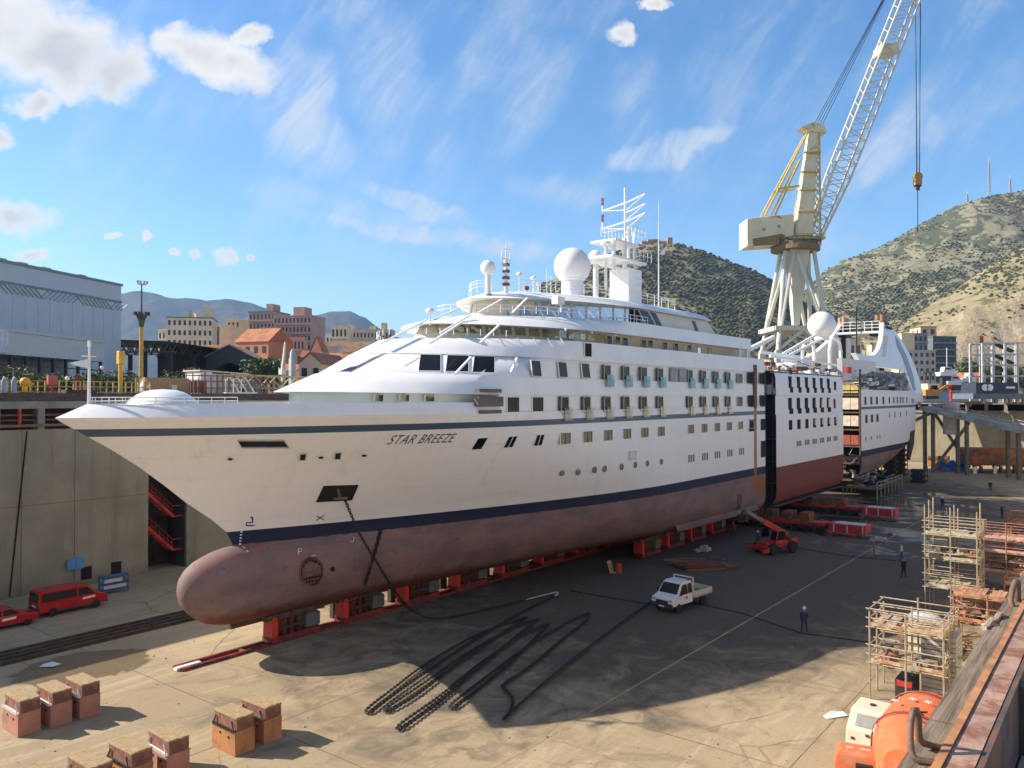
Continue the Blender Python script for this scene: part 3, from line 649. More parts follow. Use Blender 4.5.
# row spacing of the cabins
SP = 3.28
win = [sidewin('cabin_window', -.75, .75, 12.62, 13.58, -9.52, glass, white2, fr=.045)]
win[0].location.x = 0
for k in list(range(-1, 12)):
    if k in (0, 5): continue
    kid(win[0], bow, (SP*k, 0, 0))
for s, sk in ((hull_px(477, 448.5)[0], .09), (hull_px(510.5, 441)[0], .09), (hull_px(539, 439.5)[0], .06)):
    c_ = [hp(s-.5-sk, 12.66), hp(s+.5-sk, 12.66), hp(s+.5+sk, 13.56), hp(s-.5+sk, 13.56)]
    n_ = (c_[1]-c_[0]).cross(c_[3]-c_[0]).normalized(); n_ = n_ if n_.y < 0 else -n_
    f_ = framed('cabin_window', c_, n_, glass, white2, .045, bow)
    if sk < .5 and s > hull_px(490, 445)[0]: MB().beam(c_[0].lerp(c_[1], .5)+n_*.05, c_[2].lerp(c_[3], .5)+n_*.05, .06, .04, n_).build('mullion', greyw, f_)
curtain = M('curtain', (.30,.26,.17), .9, var=.25, scale=4)
cb = MB().bx(-.60, -.15, -9.555, -9.545, 12.68, 13.52).bx(.05, .5, -9.555, -9.545, 12.68, 13.52).build('curtain', curtain, bow); cb.location.x = 0
for k in (-1, 1, 2, 3, 4, 6, 7, 8, 9): kid(cb, bow, (SP*k, 0, 0))
def bal(kz, s0, mt):                             # french balcony: door leaf, jamb, glass rail
    z0, z1 = kz
    d0 = framed('balcony_door', [Vector((s0-.55,-9.44,z0)), Vector((s0+.55,-9.44,z0)), Vector((s0+.55,-9.44,z1)), Vector((s0-.55,-9.44,z1))], Vector((0,-1,0)), glass, beige, .09, bow, out=.07)
    MB().bx(s0-.85, s0-.64, -9.50, -9.42, z0+.1, z1-.05).build('folded_leaf', steel, d0)
    MB().bx(s0-.35, s0+.85, -9.68, -9.63, z0-.55, z0+.5).build('balcony_glass', mt, d0)
    return d0
tealp = M('pale_teal_glass', (.72,.80,.76), .03, var=.1, spec=.6, trans=.95)
A0 = bal((17.85, 19.22), 0, teal); A0.location.x = SP
for k in (2, 3, 4, 6, 7, 8, 9): c_ = dup(A0, loc=(SP*k, 0, 0), parent=bow)
B0 = bal((15.05, 16.5), 0, tealp); B0.location.x = -SP
for k in (0, 1, 2, 3, 4, 6, 7, 8, 9): c_ = dup(B0, loc=(SP*k, 0, 0), parent=bow)
for s in (-7.1, -3.5, -.1): sidewin('cabin_window', s-.62, s+.62, 17.98, 19.25, -9.40, glass, white2, sk=-.12)
for s in (-10.0, -6.9): sidewin('cabin_window', s-.75, s+.75, 15.12, 16.45, -9.40, glass, white2)
for s in (32.9,): sidewin('cabin_window', s-.7, s+.7, 15.25, 16.4, -9.44, glass, beige); sidewin('cabin_window', s-.7, s+.7, 18.0, 19.1, -9.44, glass, beige)
for s in (36.1, 39.9):
    for z0, z1 in ((18.0, 19.3), (15.2, 16.6), (12.3, 13.7)): sidewin('cut_opening', s-.7, s+.75, z0, z1, -9.53, black, steel)
sidewin('cut_opening', 39.2, 40.6, 9.0, 11.0, -9.53, black, steel)
MB().bx(36.95, 37.9, -9.56, -9.4, 15.05, 20.25).build('cut_strip', rust, bow)
# louvres
for s in (15.3, 17.2): 
    mb = MB().bx(s, s+1.65, -9.47, -9.4, 17.95, 19.3)
    for k in range(12): mb.bx(s+.05, s+1.6, -9.50, -9.46, 18.0+k*.105, 18.05+k*.105)
    mb.build('louvre', M('louvre_grey', (.33,.34,.36), .5), bow)
for z0, z1, a, b_ in ((16.75, 17.0, -13.9, -11.4), (15.75, 16.45, -14.0, -11.2), (15.25, 15.5, -13.8, -11.4)):
    MB().bx(a, b_, -9.46, -9.05, z0, z1).build('air_grille', M('grille_dark', (.13,.11,.11), .7), bow)
for s in (-19.2, -17.0, -21.5):
    t_ = at_arc((-11, 11.2, 8.2, 14.9), (-11, 11.0, 8.2, 16.75), arc_for((-11,11.2,8.2,14.9), (-11,11.0,8.2,16.75), .7, PL(0,0)[0] if 0 else {-19.2:377, -17.0:402, -21.5:427}[s]), .7)
    sidewin('deckhouse_window', t_.x-.5, t_.x+.5, 16.1, 16.6, t_.y-.25, glassg, white2)
# black equipment square and doors on the promenade
sidewin('side_hatch', -.55, .6, 19.75, 20.95, -9.55, black, white2)
MB().bx(-5.5, CUT1-5, -9.3, -9.22, 20.4, 21.05)
for i, s in enumerate((-1, 1.2, 6.5, 8.0, 9.4, 13, 14.4, 17.5, 20, 23.2, 25.6, 28.5)):
    sidewin('promenade_door' if i % 3 else 'promenade_window', s-.45, s+.45, 21.05 if i % 3 else 21.4, 22.0, -7.72, teal if i in (0, 1, 10, 11) else glass, greyw, fr=.04)
for s in range(-2, 36, 4): MB().sph((s, -8.7, 21.98), .12, 8, 5).build('deck_lamp', white2, bow)
MB().bx(26, 33, -7.4, 7.4, 21.0, 22.1).build('aft_deckhouse', greyw, bow)
MB().bx(35.4, 35.7, -9.3, -9.0, 21, 22.1).bx(33.2, 33.5, -9.3, -9.0, 21, 22.1).build('deck_post', white2, bow)
# promenade and top rails
mb = MB()
for z in (23.62, 23.95): mb.tube([at_arc(E3t, (E3t[0], E3t[1], E3t[2], E3t[3]+.8), q_, 0)+Vector((.1,.15,z-23.3)) for q_ in [x*.8-2 for x in range(0, 30)]], .03, 4)
for q_ in range(0, 22): p = at_arc(E3t, E3t, q_*1.05-2, 0)+Vector((.1,.15,0)); mb.bar(p, p+Vector((0,0,.65)), .03, 4)
for q_ in range(0, 18): p = at_arc(E2t, E2t, q_*1.05+8, 0)+Vector((.1,.15,0)); mb.bar(p, p+Vector((0,0,.5)), .03, 4)
mb.build('deck_rail', white2, bow)
mb = MB()
for q_ in range(0, 22): p = at_arc(ERt, ERt, q_*1.5-7, 0)+Vector((.6,.9,.2)); mb.bar(p, p+Vector((0,0,1.15)), .035, 5)
for z in (.6, .9, 1.15): mb.tube([at_arc(ERt, ERt, q_*1.5-7, 0)+Vector((.6,.9,.2+z)) for q_ in range(22)], .03, 4)
mb.build('roof_rail', white2, bow)
mb = MB()
for k in range(6): s = 29+k*1.35; mb.bx(s-.12, s+.12, -9.0, -8.4, 22.3, 23.25)
mb.build('chair_stack', white2, bow)
MB().ext([(26.6,-9.2,23.3),(28.6,-9.2,22.5),(27.6,-9.2,22.4)], (0,3,0)).build('red_canopy', redp, bow)
# ship's name
cu_ = bpy.data.curves.new('ship_name', 'FONT'); cu_.body = 'STAR BREEZE'; cu_.shear = .28; cu_.size = 1.0; cu_.space_character = 1.12
to = bpy.data.objects.new('tmp', cu_); COL.objects.link(to); dg = bpy.context.evaluated_depsgraph_get()
me = bpy.data.meshes.new_from_object(to.evaluated_get(dg)); bpy.data.objects.remove(to)
xs_ = [v_.co.x for v_ in me.vertices]; ys_ = [v_.co.y for v_ in me.vertices]
bm = bmesh.new(); bm.from_mesh(me)
bmesh.ops.subdivide_edges(bm, edges=bm.edges[:], cuts=1); bmesh.ops.triangulate(bm, faces=bm.faces[:])
(sa, za), (se, ze) = hull_px(386.5, 444.3), hull_px(453, 442)
for v_ in bm.verts:
    u_ = (v_.co.x-min(xs_))/(max(xs_)-min(xs_)); v2 = v_.co.y/max(ys_)
    s = sa+(se-sa)*u_; z = za+(ze-za)*u_+.62*v2
    v_.co = hp(s, z, .02)
bm.to_mesh(me); bm.free(); me.materials.clear(); me.materials.append(M('name_letters', (.07,.07,.085), .5))
no = bpy.data.objects.new('ship_name', me); COL.objects.link(no); no.parent = bow
# openings in the bow shell
def shell_px(name, pts, mat, off=.03, par=None, rim=None):
    c_ = [hull_px(*p) for p in pts]; v_ = [hp(s, z, off) for s, z in c_]
    o = MB().add(v_, [tuple(range(len(v_)))]).build(name, mat, par or bow)
    if rim: MB().tube(v_, .06, 5, closed=True).build('rim', rim, o)
    return o
shell_px('mooring_opening', [(238,440),(284,440),(289,447),(242,447)], black, .035, rim=M('rim_grey', (.34,.35,.38), .5))
shell_px('anchor_recess', [(324,486),(358,485),(352,499),(317,501)], M('recess_dark', (.012,.010,.010), .9), .035, rim=black)
mb = MB(); stroke_ = [hull_px(*p) for p in ((338,488),(340,497),(333,498),(347,497))]; sp_ = [hp(s_, z_, .09) for s_, z_ in stroke_]
mb.beam(sp_[0], sp_[1], .14, .14).beam(sp_[2], sp_[1], .2, .16).beam(sp_[1], sp_[3], .2, .16).build('anchor', M('anchor_rust', (.16,.10,.07), .7, var=.4), bow)
for x, y in ((229.5, 459), (320, 457.5), (363, 455.5)):
    o = shell_px('fairlead', [(x+4.5*math.cos(a), y+2.6*math.sin(a)) for a in [2*math.pi*i/14 for i in range(14)]], white2, .05)
    shell_px('fairlead_hole', [(x+1+2.8*math.cos(a), y-.6+1.2*math.sin(a)) for a in [2*math.pi*i/10 for i in range(10)]], black, .07, par=o)
for x, y in ((303, 456.5), (338, 455.5)):
    o = shell_px('bow_scuttle', [(x-4,y-3.5),(x+4.5,y-4),(x+3,y+4),(x-5,y+4)], greyw, .04); shell_px('scuttle_glass', [(x-2.5,y-2.5),(x+3,y-3),(x+2,y+3),(x-3,y+3)], black, .06, par=o)
for x, y in ((562,472.5),(578,471.5),(594.5,469.7),(604.5,468.6),(621.5,466.7),(635,464.8),(647,463.3),(661,461.5)):
    s, z = hull_px(x, y); o = MB().lathe([(.29,-.05),(.29,.06),(.2,.06),(.2,.02)], (s, 0, z), 14, 'Y'); 
    for i in range(len(o.v)): o.v[i] = (o.v[i][0], -hb(s, z)-o.v[i][1], o.v[i][2])
    o.build('porthole', [M('port_rim', (.16,.16,.17), .5)], bow)
for k in (19.8, 23.1, 26.3, 29.7, 33.1):
    for j in (-.55, 0, .55): MB().bx(k+j-.14, k+j+.14, -9.54, -9.48, 9.7, 10.45).build('scuttle', M('scuttle_grey', (.10,.12,.16), .4), bow)
sidewin('shell_door', 6.9, 8.2, 10.7, 11.5, -9.51, greyw, beige)
# thruster tunnel with grating, draft marks, symbols
o = shell_px('thruster_tunnel', [(312+11.5*math.cos(a), 571+14*math.sin(a)) for a in [2*math.pi*i/24 for i in range(24)]], black, .035, rim=rust)
sT, zT = hull_px(312, 571); mb = MB()
for i in range(-3, 4):
    h_ = math.sqrt(max(0, .72-(i*.25)**2)); mb.beam(hp(sT+i*.22, zT-h_, .07), hp(sT+i*.22, zT+h_, .07), .04, .04); mb.beam(hp(sT-h_*.85, zT+i*.25, .07), hp(sT+h_*.85, zT+i*.25, .07), .04, .04)
mb.build('grating', rust, o)
shell_px('sea_inlet', [(333+2.2*math.cos(a), 568.5+2.5*math.sin(a)) for a in [2*math.pi*i/12 for i in range(12)]], black, .04)
mb = MB()
for k in range(7):
    c_ = [hp(-26.75, 6.55+k*.2, .03), hp(-26.63, 6.55+k*.2, .03), hp(-26.63, 6.64+k*.2, .03), hp(-26.75, 6.64+k*.2, .03)]; mb.add(c_, [(0,1,2,3)])
mb.build('draft_marks', white2, bow)
blu = M('mark_blue', (.03,.06,.17), .5); gry = M('mark_grey', (.12,.12,.12), .5)
def stroke(mb, pts, wd=.1):
    q_ = [hull_px(*p) for p in pts]; mb.tube([hp(s, z, .02) for s, z in q_], wd/2, 4)
mb = MB(); stroke(mb, [(255,525),(247,525),(247,522),(253,522),(253,517),(251,516.5)], .12); mb.build('bulb_mark', blu, bow)
mb = MB(); stroke(mb, [(316.5,520),(325,514.5)], .09); stroke(mb, [(317,515.5),(324.5,519.5)], .09); mb.build('thruster_mark', gry, bow)
mb = MB(); stroke(mb, [(299,554),(299,548),(302,548),(302,551),(299,551)], .05); stroke(mb, [(351,541),(354,541),(354,537)], .05); stroke(mb, [(312,555.5),(316,555)], .05); mb.build('inspection_mark', white2, bow)
bk = MB().loft([[tuple(hp(s, 3.35, -.1)), tuple(hp(s, 3.25, -.1)), tuple(hp(s, 3.1, .6)), tuple(hp(s, 3.16, .6))] for s in [18+k*2 for k in range(11)]]); bk.build('bilge_keel', hullm, bow)
shell_px('shell_patch', [(736,494),(742,493.5),(740,504),(738,512),(733,512),(737,505)], steel, .04)
# domes, masts, aerials on the roof
def dome(px, py, rpx, y, foot, name='radar_dome', rp=.28):
    s, z = PL(px, py, y); Y = W(s, y).y; r = rpx*Y/F
    o = MB().sph((s, y, z), r, 26, 18).build(name, white, bow, smooth=True, ang=180)
    MB().lathe([(rp*1.3, foot), (rp, foot+.2), (rp, z-r*.8), (r*.72, z-r*.74), (r*.74, z-r*.6)], (s, y, 0), 16).build('pedestal', white2, o, smooth=True)
    return s, z, r
dome(572.5, 266, 18.5, -1.5, 25.9, rp=1.1); dome(488, 267.5, 7.6, -1.0, 25.4, rp=.26); dome(596, 257, 7.4, 0.5, 25.9, rp=.3)
s, z = PL(506, 290, -2); mb = MB().bar((s,-2,25.6), (s,-2,28.6), .18, 8)
mb.bar((s,-2,28.6), (s,-2,29.8), .06, 6).bx(s-.6, s+.6, -2.04, -1.96, 28.5, 28.6).bx(s-.5, s+.5, -2.04, -1.96, 29.4, 29.48)
for a in (-.6, .6): mb.bar((s+a,-2,28.5), (s+a,-2,29.2), .05, 5)
mb2 = MB()
for k in range(4): mb2.bx(s-.24, s+.24, -2.24, -1.76, 26.2+k*.58, 26.45+k*.58)
o = mb.build('signal_mast', white2, bow); mb2.build('signal_lamp', M('lamp_brown', (.16,.07,.05), .4), o)
for px, py0, py1, k in ((519.5, 292, 274, .28), (533.5, 292, 278, .3), (538.5, 292, 284, .22), (547, 292, 268, 0), (551, 292, 275, 0), (430, 320, 311, .35)):
    yy_ = -2.5; s, z1 = PL(px, py1, yy_); z0 = PL(px, py0, yy_)[1]
    mb = MB().bar((s,yy_,z0-.4), (s,yy_,z1), .06 if k else .04, 6)
    if k: mb.sph((s,yy_,z1), k, 10, 6, sz=.7)
    mb.build('aerial', white2, bow, smooth=True)
s, z = PL(527, 288, -3); MB().sph((s, -3, z), .22, 8, 6).build('buoy_light', redp, bow)
mb = MB().bar((PL(554,316,-8.2)[0], -8.9, 23.3), (PL(554,316,-8.2)[0], -8.9, 23.9), .1, 6).bx(3.2-8.3+1.2, 3.2-8.3+2.2, -9.2, -8.6, 23.9, 24.5).build('searchlight', white2, bow)
# main mast
ms, mz = PL(626, 290, 0); k = W(ms, 0).y/F
def mp(px, py, y=0.): s, z = PL(px, py, y); return Vector((s, y, z))
o = MB().bx(ms-1.5, ms+1.5, -1.2, 1.2, 25.9, mp(626,270).z).build('mast_house', white, bow)
mb = MB()
for px, py0, py1, y, r in ((614, 270, 238, -1.3, .2), (625, 270, 238, -1.3, .26), (634.5, 270, 232, -1.0, .16), (606.5, 264, 240, .9, .2), (629, 268, 232, 1.2, .2)):
    a = mp(px, py0, y); b_ = mp(px, py1, y); mb.bar(a, (a.x, y, b_.z), r, 8)
mb.build('mast_leg', white2, o)
p0, p1 = mp(598, 266, -1), mp(640, 271, -1); MB().bx(p0.x+1, p1.x-.5, -2.2, 2.2, p1.z+.5, p1.z+.75).build('mast_platform', white2, o)
p0, p1 = mp(611, 239, -1), mp(637, 239, -1); MB().bx(p0.x, p1.x-.5, -1.6, 1.6, p0.z-.15, p0.z+.1).build('mast_platform', white2, o)
mb = MB(); top = mp(625.5, 187); base = mp(625.5, 238); mb.bar((top.x, 0, base.z), (top.x, 0, top.z), .13, 8)
for py, l0 in ((199.5, 605.5), (209.5, None), (218.5, 605.5)):
    c_ = mp(625.5, py+3)
    r_ = mp(640, py-4, -1.5); mb.bar(c_, (c_.x, -2.6, r_.z), .1, 5).bar((c_.x,0,c_.z-.9), (c_.x, -2.6, r_.z), .07, 5)
    if l0: l_ = mp(l0, py, 0); mb.bar(c_, (c_.x, 3.0, l_.z), .1, 5).bar((c_.x,0,c_.z-.8), (c_.x, 3.0, l_.z), .06, 5).bar((c_.x,3.0,l_.z), (c_.x,3.0,l_.z+1.2), .1, 6)
mb.bar((top.x,3.0,mp(625,229).z), (top.x,3.0,mp(625,199).z), .03, 4).bar((top.x,3.0,mp(625,229).z), (top.x,0,mp(625,228).z), .03, 4)
mb.build('mast_yard', white2, o)
mb = MB()
for py in (195, 199, 212, 216): z = mp(625, py).z; mb.bx(top.x-.11, top.x+.11, 2.9, 3.1, z-.2, z+.2)
mb.build('mast_lamp', M('mast_lamp_red', (.20,.02,.03), .4), o)
mb = MB()
for zz_, xx0, xx1, ww in ((mp(626,239).z, mp(613,239).x, mp(634,239).x, 1.5), (mp(626,270).z+.9, mp(602,266).x+2, mp(638,271).x-.6, 2.1)):
    for i in range(7):
        x = xx0+(xx1-xx0)*i/6
        for y in (-ww, ww): mb.bar((x,y,zz_), (x,y,zz_+1.1), .035, 4)
    for h_ in (.55, 1.1):
        for y in (-ww, ww): mb.bar((xx0,y,zz_+h_), (xx1,y,zz_+h_), .03, 4)
mb.tube([mp(628,238), mp(628,230), mp(631,228), mp(634.5,230), mp(634.5,238)], .14, 6)
for i in range(10): z = 26+i*.75; mb.bx(ms+.3, ms+1.3, -1.3, -1.22, z, z+.05)
mb.build('mast_rail', white2, o)
p = mp(606, 243, -.5); MB().sph(p, .55, 12, 8, sz=.6).bar((p.x,p.y,p.z-5), p, .16, 8).build('radar_scanner', white2, o, smooth=True)
p = mp(659, 298, -1); o = MB().bar((p.x,-1,25), (p.x,-1,mp(659,222,-1).z), .1, 6, .05).build('halyard_pole', white2, bow); q_ = mp(659.5, 254, -1); q2 = mp(668, 244, -1); q3 = mp(665, 254.5, -1)
MB().add([q_, q3, q2], [(0,1,2)]).build('flag', white2, o); MB().bar((p.x,-1,mp(659,222,-1).z), (p.x,-1,mp(659,200,-1).z), .025, 4).build('whip', white2, o)
mb = MB(); 
for px in (648, 655, 664, 668): a = mp(px, 300, -2.5); mb.bar((a.x,-2.5,25.2), (a.x,-2.5,26.6), .04, 4)
mb.bar((mp(648,300,-2.5).x,-2.5,26.6), (mp(668,300,-2.5).x,-2.5,26.6), .04, 4); mb.build('roof_rail', white2, bow)

# ================================================================ middle section (new, not yet joined)
MA_, MZ_ = 44.54, 74.2
midd = shipthing('ship_middle_section', 'new white and red middle block of the ship standing alone between two cut gaps', 'ship', group='sections of the cut cruise ship')
prof = [(2.2,7.6),(2.35,8.3),(2.8,9.0),(3.5,9.4),(4.3,9.5),(7.4,9.5),(14.1,9.5),(14.15,9.4),(16.5,9.4),(16.55,9.5),(17.0,9.5),(18.9,9.42),(19.75,9.2)]
ring = lambda s: [(s,-y,z) for z, y in prof]+[(s,y,z) for z, y in reversed(prof)]
MB().loft([ring(MA_), ring((MA_+MZ_)/2), ring(MZ_)], caps=(False, False)).build('shell', hull_mat('mid_hull_paint', 7.4, 7.4, stripe=False, fresh=True), midd, smooth=True, ang=25)
ins = lambda s, k_=.98: [(s, y*k_, z) for _, y, z in ring(s)]
for q_ in (MA_+1.2, MZ_-1.2): MB().add(ins(q_), [tuple(range(len(ins(0))))]).build('bulkhead', M('bulkhead_dark', (.035,.045,.07), .8), midd)
mb = MB()
for z in (2.3, 5.2, 8.0, 10.9, 13.9, 16.6, 19.5): mb.bx(MA_, MZ_, -9.3, 9.3, z, z+.12)
mb.build('deck_plate', M('deck_plate_dark', (.06,.06,.065), .8), midd)
mb = MB()
for i in range(5): mb.bar((MA_+.3, -8.9+i*.9, 2.4), (MA_+.3, -8.9+i*.9, 19.5), .07, 5)
mb.build('cut_frame', steel, midd)
lit = M('lit_inside_louvre', (.70,.62,.48), .8, var=.2)  # pale cream painted in as sunlight on the interior; wing louvres share it
for i in range(7):
    s = 49.9+3.36*i
    if i < 6:
        for z0 in (16.95, 14.1): MB().bx(s-.5, s+.5, -9.53, -9.3, z0+.62, z0+2.15).bx(s-.05, s+1.05, -9.54, -9.3, z0, z0+.75).build('balcony_opening', black, midd)
    else:
        for z0 in (17.3, 14.6): MB().bx(s-.45, s+.45, -9.53, -9.3, z0+.1, z0+1.4).build('window_opening', black, midd)
    o = MB().bx(s-.65, s+.65, -9.53, -9.3, 12.0, 13.3).build('window_opening', black, midd)
    if i > 2: MB().bx(s-.1+.04*i, s+.5, -9.55, -9.5, 12.35, 13.25).build('lit_inside_patch', lit, o)
    if i > 3 : MB().bx(s-.15, s+.4, -9.55, -9.5, 14.8, 16.1).build('lit_inside_patch', lit, midd)
    for j in (-.7, 0, .7):
        if i: MB().bx(s+j-.2, s+j+.2, -9.53, -9.45, 9.7, 10.4).build('scuttle', M('scuttle_dark', (.04,.04,.05), .5), midd)
def clutter(name, par, s0, s1, y0, y1, z0, h, n, mats, seed, big=2.6):
    r = random.Random(seed); mb = MB()
    for _ in range(n):
        mb.cur = r.randrange(len(mats)); c_ = (r.uniform(s0, s1), r.uniform(y0, y1), z0+r.uniform(.05, h)*r.random())
        if r.random() < .5: mb.rbx(c_, (r.uniform(.2, big), r.uniform(.1, .8), r.uniform(.08, .7)), r.uniform(0, 3.1), r.uniform(-.15, .15))
        else: mb.bar(c_, (c_[0]+r.uniform(-big, big)*.8, c_[1]+r.uniform(-1.5, 1.5), c_[2]+r.uniform(-.2, h*.6)), r.uniform(.03, .1), 5)
    o = mb.build(name, mats, par); o['kind'] = 'stuff'; return o
brn = M('brown_scrap', (.17,.09,.05), .9, var=.4); orn = M('primer_red', (.36,.10,.055), .8, var=.3); gsc = M('grey_scrap', (.30,.29,.27), .7, var=.3)
clutter('deck_scrap', midd, MA_+.3, MZ_-.3, -8.9, 6, 19.6, 1.8, 330, [brn, orn, gsc, white2, steel, brn], 4)
mb = MB()
for px0, py0, px1, py1, y in ((783,354,816,335,-2),(786,357,820,340,-2),(760,352,800,357,-3),(770,356,842,366,-5)): mb.beam(tuple((PL(px0,py0,y)[0], y, PL(px0,py0,y)[1])), tuple((PL(px1,py1,y)[0], y, PL(px1,py1,y)[1])), .3, .4)
for i in range(14):
    t = i/13; a = PL(783+33*t, 354-19*t, -2); b_ = PL(786+34*t, 357-17*t, -2); mb.bar((a[0],-2,a[1]), (b_[0],-2,b_[1]), .06, 4)
mb.build('gangway_stair', white2, midd)
mb = MB()
for i in range(10): s = MA_+1+i*1.5; mb.bx(s-.3, s+.3, -3.5, -2.5, 20.2, 21.8)
mb.bx(MA_+.5, MA_+16, -4, -2, 20.1, 20.3).build('liferaft_rack', cream, midd)
mb = MB().bx(60, 73.5, -7, 4, 19.7, 21.0).bx(66, 73, -5, 4, 21.0, 21.6); mb.build('deck_tarpaulin', white2, midd)
# davit boom reaching over the gap
a, b_ = PL(746, 351, -6), PL(774, 337, -6)
mb = MB().beam((a[0],-6,a[1]), (b_[0],-6,b_[1]), .5, .5).beam((a[0],-6,a[1]), (a[0]+.2,-6,20), .9, .6).build('davit', white2, bow)

# ================================================================ stern section
SA, SZ = 84.65, 137.5
stn = shipthing('ship_stern_section', 'white ship stern section with swept funnel wing and grey netting', 'ship', group='sections of the cut cruise ship')
def keel(s): return itab([(SA,2.0),(99,2.3),(110,3.6),(118,4.9),(127,6.4),(133,7.8),(SZ,10)], s)
def sb_(s, z):
    B = 9.5*(1-max(0, (s-118)/(SZ-118))**3*.30); kz_ = keel(s)
    if z < kz_+2.4: B *= 1-.42*(1-math.sqrt(max(0, 1-((kz_+2.4-z)/2.4)**2)))
    return B
mb = MB(); sts = [SA, 88, 92, 96, 100, 104, 108, 112, 116, 120, 123, 126, 129, 131.5, 133.5, 135, 136.5, SZ]; rings = []
for s in sts:
    kz_ = keel(s); top = 17.55
    zs = [kz_, kz_+.15, kz_+.6, kz_+1.3, kz_+2.4]+[kz_+2.4+(top-kz_-2.4)*i/12 for i in range(1, 13)]
    sh = lambda z: s + (0 if s < 127 else (s-127)/(SZ-127)*((z-13)*.22))
    rings.append([(sh(z), -sb_(s, z), z) for z in zs]+[(sh(z), sb_(s, z), z) for z in reversed(zs)])
mb.loft(rings, caps=(False, True)).build('hull', hull_mat('stern_hull_paint', 6.3, 7.3), stn, smooth=True, ang=30)
r0 = rings[0]; MB().add([(SA+.9, y*.98, z) for _, y, z in r0], [tuple(range(len(r0)))]).build('bulkhead', black, stn)
for z0, z1, mt, nm in ((17.0, 18.35, M('yellow_lining', (.55,.44,.16), .7, var=.2), 'lining_panel'), (14.25, 16.2, M('cream_lining', (.72,.62,.50), .7), 'lining_panel'), (11.45, 13.2, M('cream_lining', (.72,.62,.50), .7), 'lining_panel'), (8.3, 9.9, M('red_lining', (.40,.10,.07), .7), 'lining_panel')):
    mb = MB(); 
    for j in range(9): mb.bx(SA+.2, SA+.7, -9.0+j*1.3, -9.0+j*1.3+1.22, z0, z1)
    mb.build(nm, mt, stn)
mb = MB()
for z in (2.2, 5.0, 7.9, 10.7, 13.6, 16.5, 18.9): mb.bx(SA-.05, SA+.9, -9.4, 9.4, z, z+.25)
for y in (-9.4, 9.2): mb.bx(SA-.04, SA+.5, y, y+.2, 4, 21.0)
mb.build('deck_edge', M('cut_edge_brown', (.13,.085,.06), .8), stn)
clutter('machinery', stn, SA, SA+.8, -8.5, 2, 3, 5, 60, [steel, gsc, brn, white2], 9, .9)
for i, px in enumerate((865, 871, 876.5, 883)): s = PL(px, 401)[0]; sidewin('cabin_window', s-.7, s+.7, 15.0, 16.4, -9.52, glass, greyw, par=stn)
for i, px in enumerate((889, 893.5, 897, 900, 902.5, 906.5)): s = PL(px, 401)[0]; sidewin('cabin_window', s-.55, s+.55, 15.1, 16.35, -sb_(s, 15.5)-.03, glass, greyw, par=stn)
for px in (866, 871.5, 877): s = PL(px, 418)[0]; sidewin('cabin_window', s-.7, s+.7, 11.9, 13.3, -9.52, glass, beige, par=stn)
for px in (889, 894.5, 900, 906): s = PL(px, 415)[0]; sidewin('slot_window', s-.3, s+.3, 12.4, 13.5, -sb_(s, 13)-.03, glass, greyw, par=stn)
for px in (865.5, 871, 877, 879.5): s = PL(px, 435)[0]; MB().bx(s-.25, s+.25, -9.54, -9.45, 8.9, 9.5).build('scuttle', M('scuttle_grey', (.10,.12,.16), .4), stn)
s0_ = PL(917, 400)[0]-14; MB().bx(122.5, 125.5, -9.45, -9.2, 15.0, 16.0).build('vent_panel', M('louvre_grey', (.33,.34,.36), .5), stn)
mb = MB().ext([(*(lambda q_: (q_[0], -9.62, q_[1]))(PL(px, py, -9.5)),) for px, py in ((910,432),(914,430),(913,444),(909,460),(907,458),(909,444))], (0,.4,0)); mb.build('side_rubber', steel, stn)
# superstructure block of the stern, netting, fin
MB().bx(96, 130, -8.0, 8.2, 17.5, 21.2).build('deckhouse', M('dull_cream', (.50,.47,.40), .8), stn)  # even greyish cream
pl = lambda px, py, y=-8.9: (PL(px, py, y)[0], y, PL(px, py, y)[1])
fin = [(856,353),(863,354.5),(870,355.5),(875.5,355),(880,349),(883,340),(884,330),(884,322),(888,322.5),(895,330),(903,341),(910,354),(916,368),(921,384),(923,394),(914,394),(909,384),(905,370),(896,369),(880,367),(862,364)]
plv = lambda px, py, o_=0.: pl(px, py, -9.2+max(0, 394-py)/72*4.6-o_)
MB().ext([plv(*q_) for q_ in fin], (0, .9, 0)).build('funnel_wing', white, stn, bevel=.08)
MB().ext([(q_[0], -q_[1]-.9, q_[2]) for q_ in [plv(*q_) for q_ in fin]], (0, .9, 0)).build('funnel_wing', white, stn, bevel=.08)
MB().ext([plv(px, py, .12) for px, py in ((896,336),(899,340),(907,356),(913,374),(916,390),(914,390),(909,374),(903,357),(897,344))], (0,.2,0)).build('wing_groove', M('groove_grey', (.30,.33,.40), .5), stn)
for k in range(11):
    x0 = 885.5-1.6*(k/10)**1.5-.6; MB().ext([plv(px, py, .08) for px, py in ((x0-.5, 336+k*1.9),(x0+3.6-.1*k, 336.1+k*1.9),(x0+3.5-.1*k, 337.4+k*1.9),(x0-.7, 337.3+k*1.9))], (0,.1,0)).build('wing_louvre', lit, stn)
for q_ in ((907,394),(914,393)):
    pass
MB().ext([pl(px, py, -9.0) for px, py in ((909,390),(923,392),(923,402),(912,402))], (0,1.2,0)).build('wing_foot', white, stn)
MB().ext([pl(px, py, -9.3) for px, py in ((862,389),(905,392),(906,396),(862,394))], (0,.3,0)).build('bulwark', white, stn)
netm, nt, b = nt_new('grey_net')
P = N(nt, 'ShaderNodeTexCoord').outputs['Object']; n_ = nz(nt, P, .5, 6, .7, sc3=(1, 1, 3), dist=1.)
nt.links.new(mixc(nt, ramp(nt, n_, .45, .65), (.10,.11,.12), (.34,.36,.38)), b.inputs['Base Color']); b.inputs['Roughness'].default_value = .6
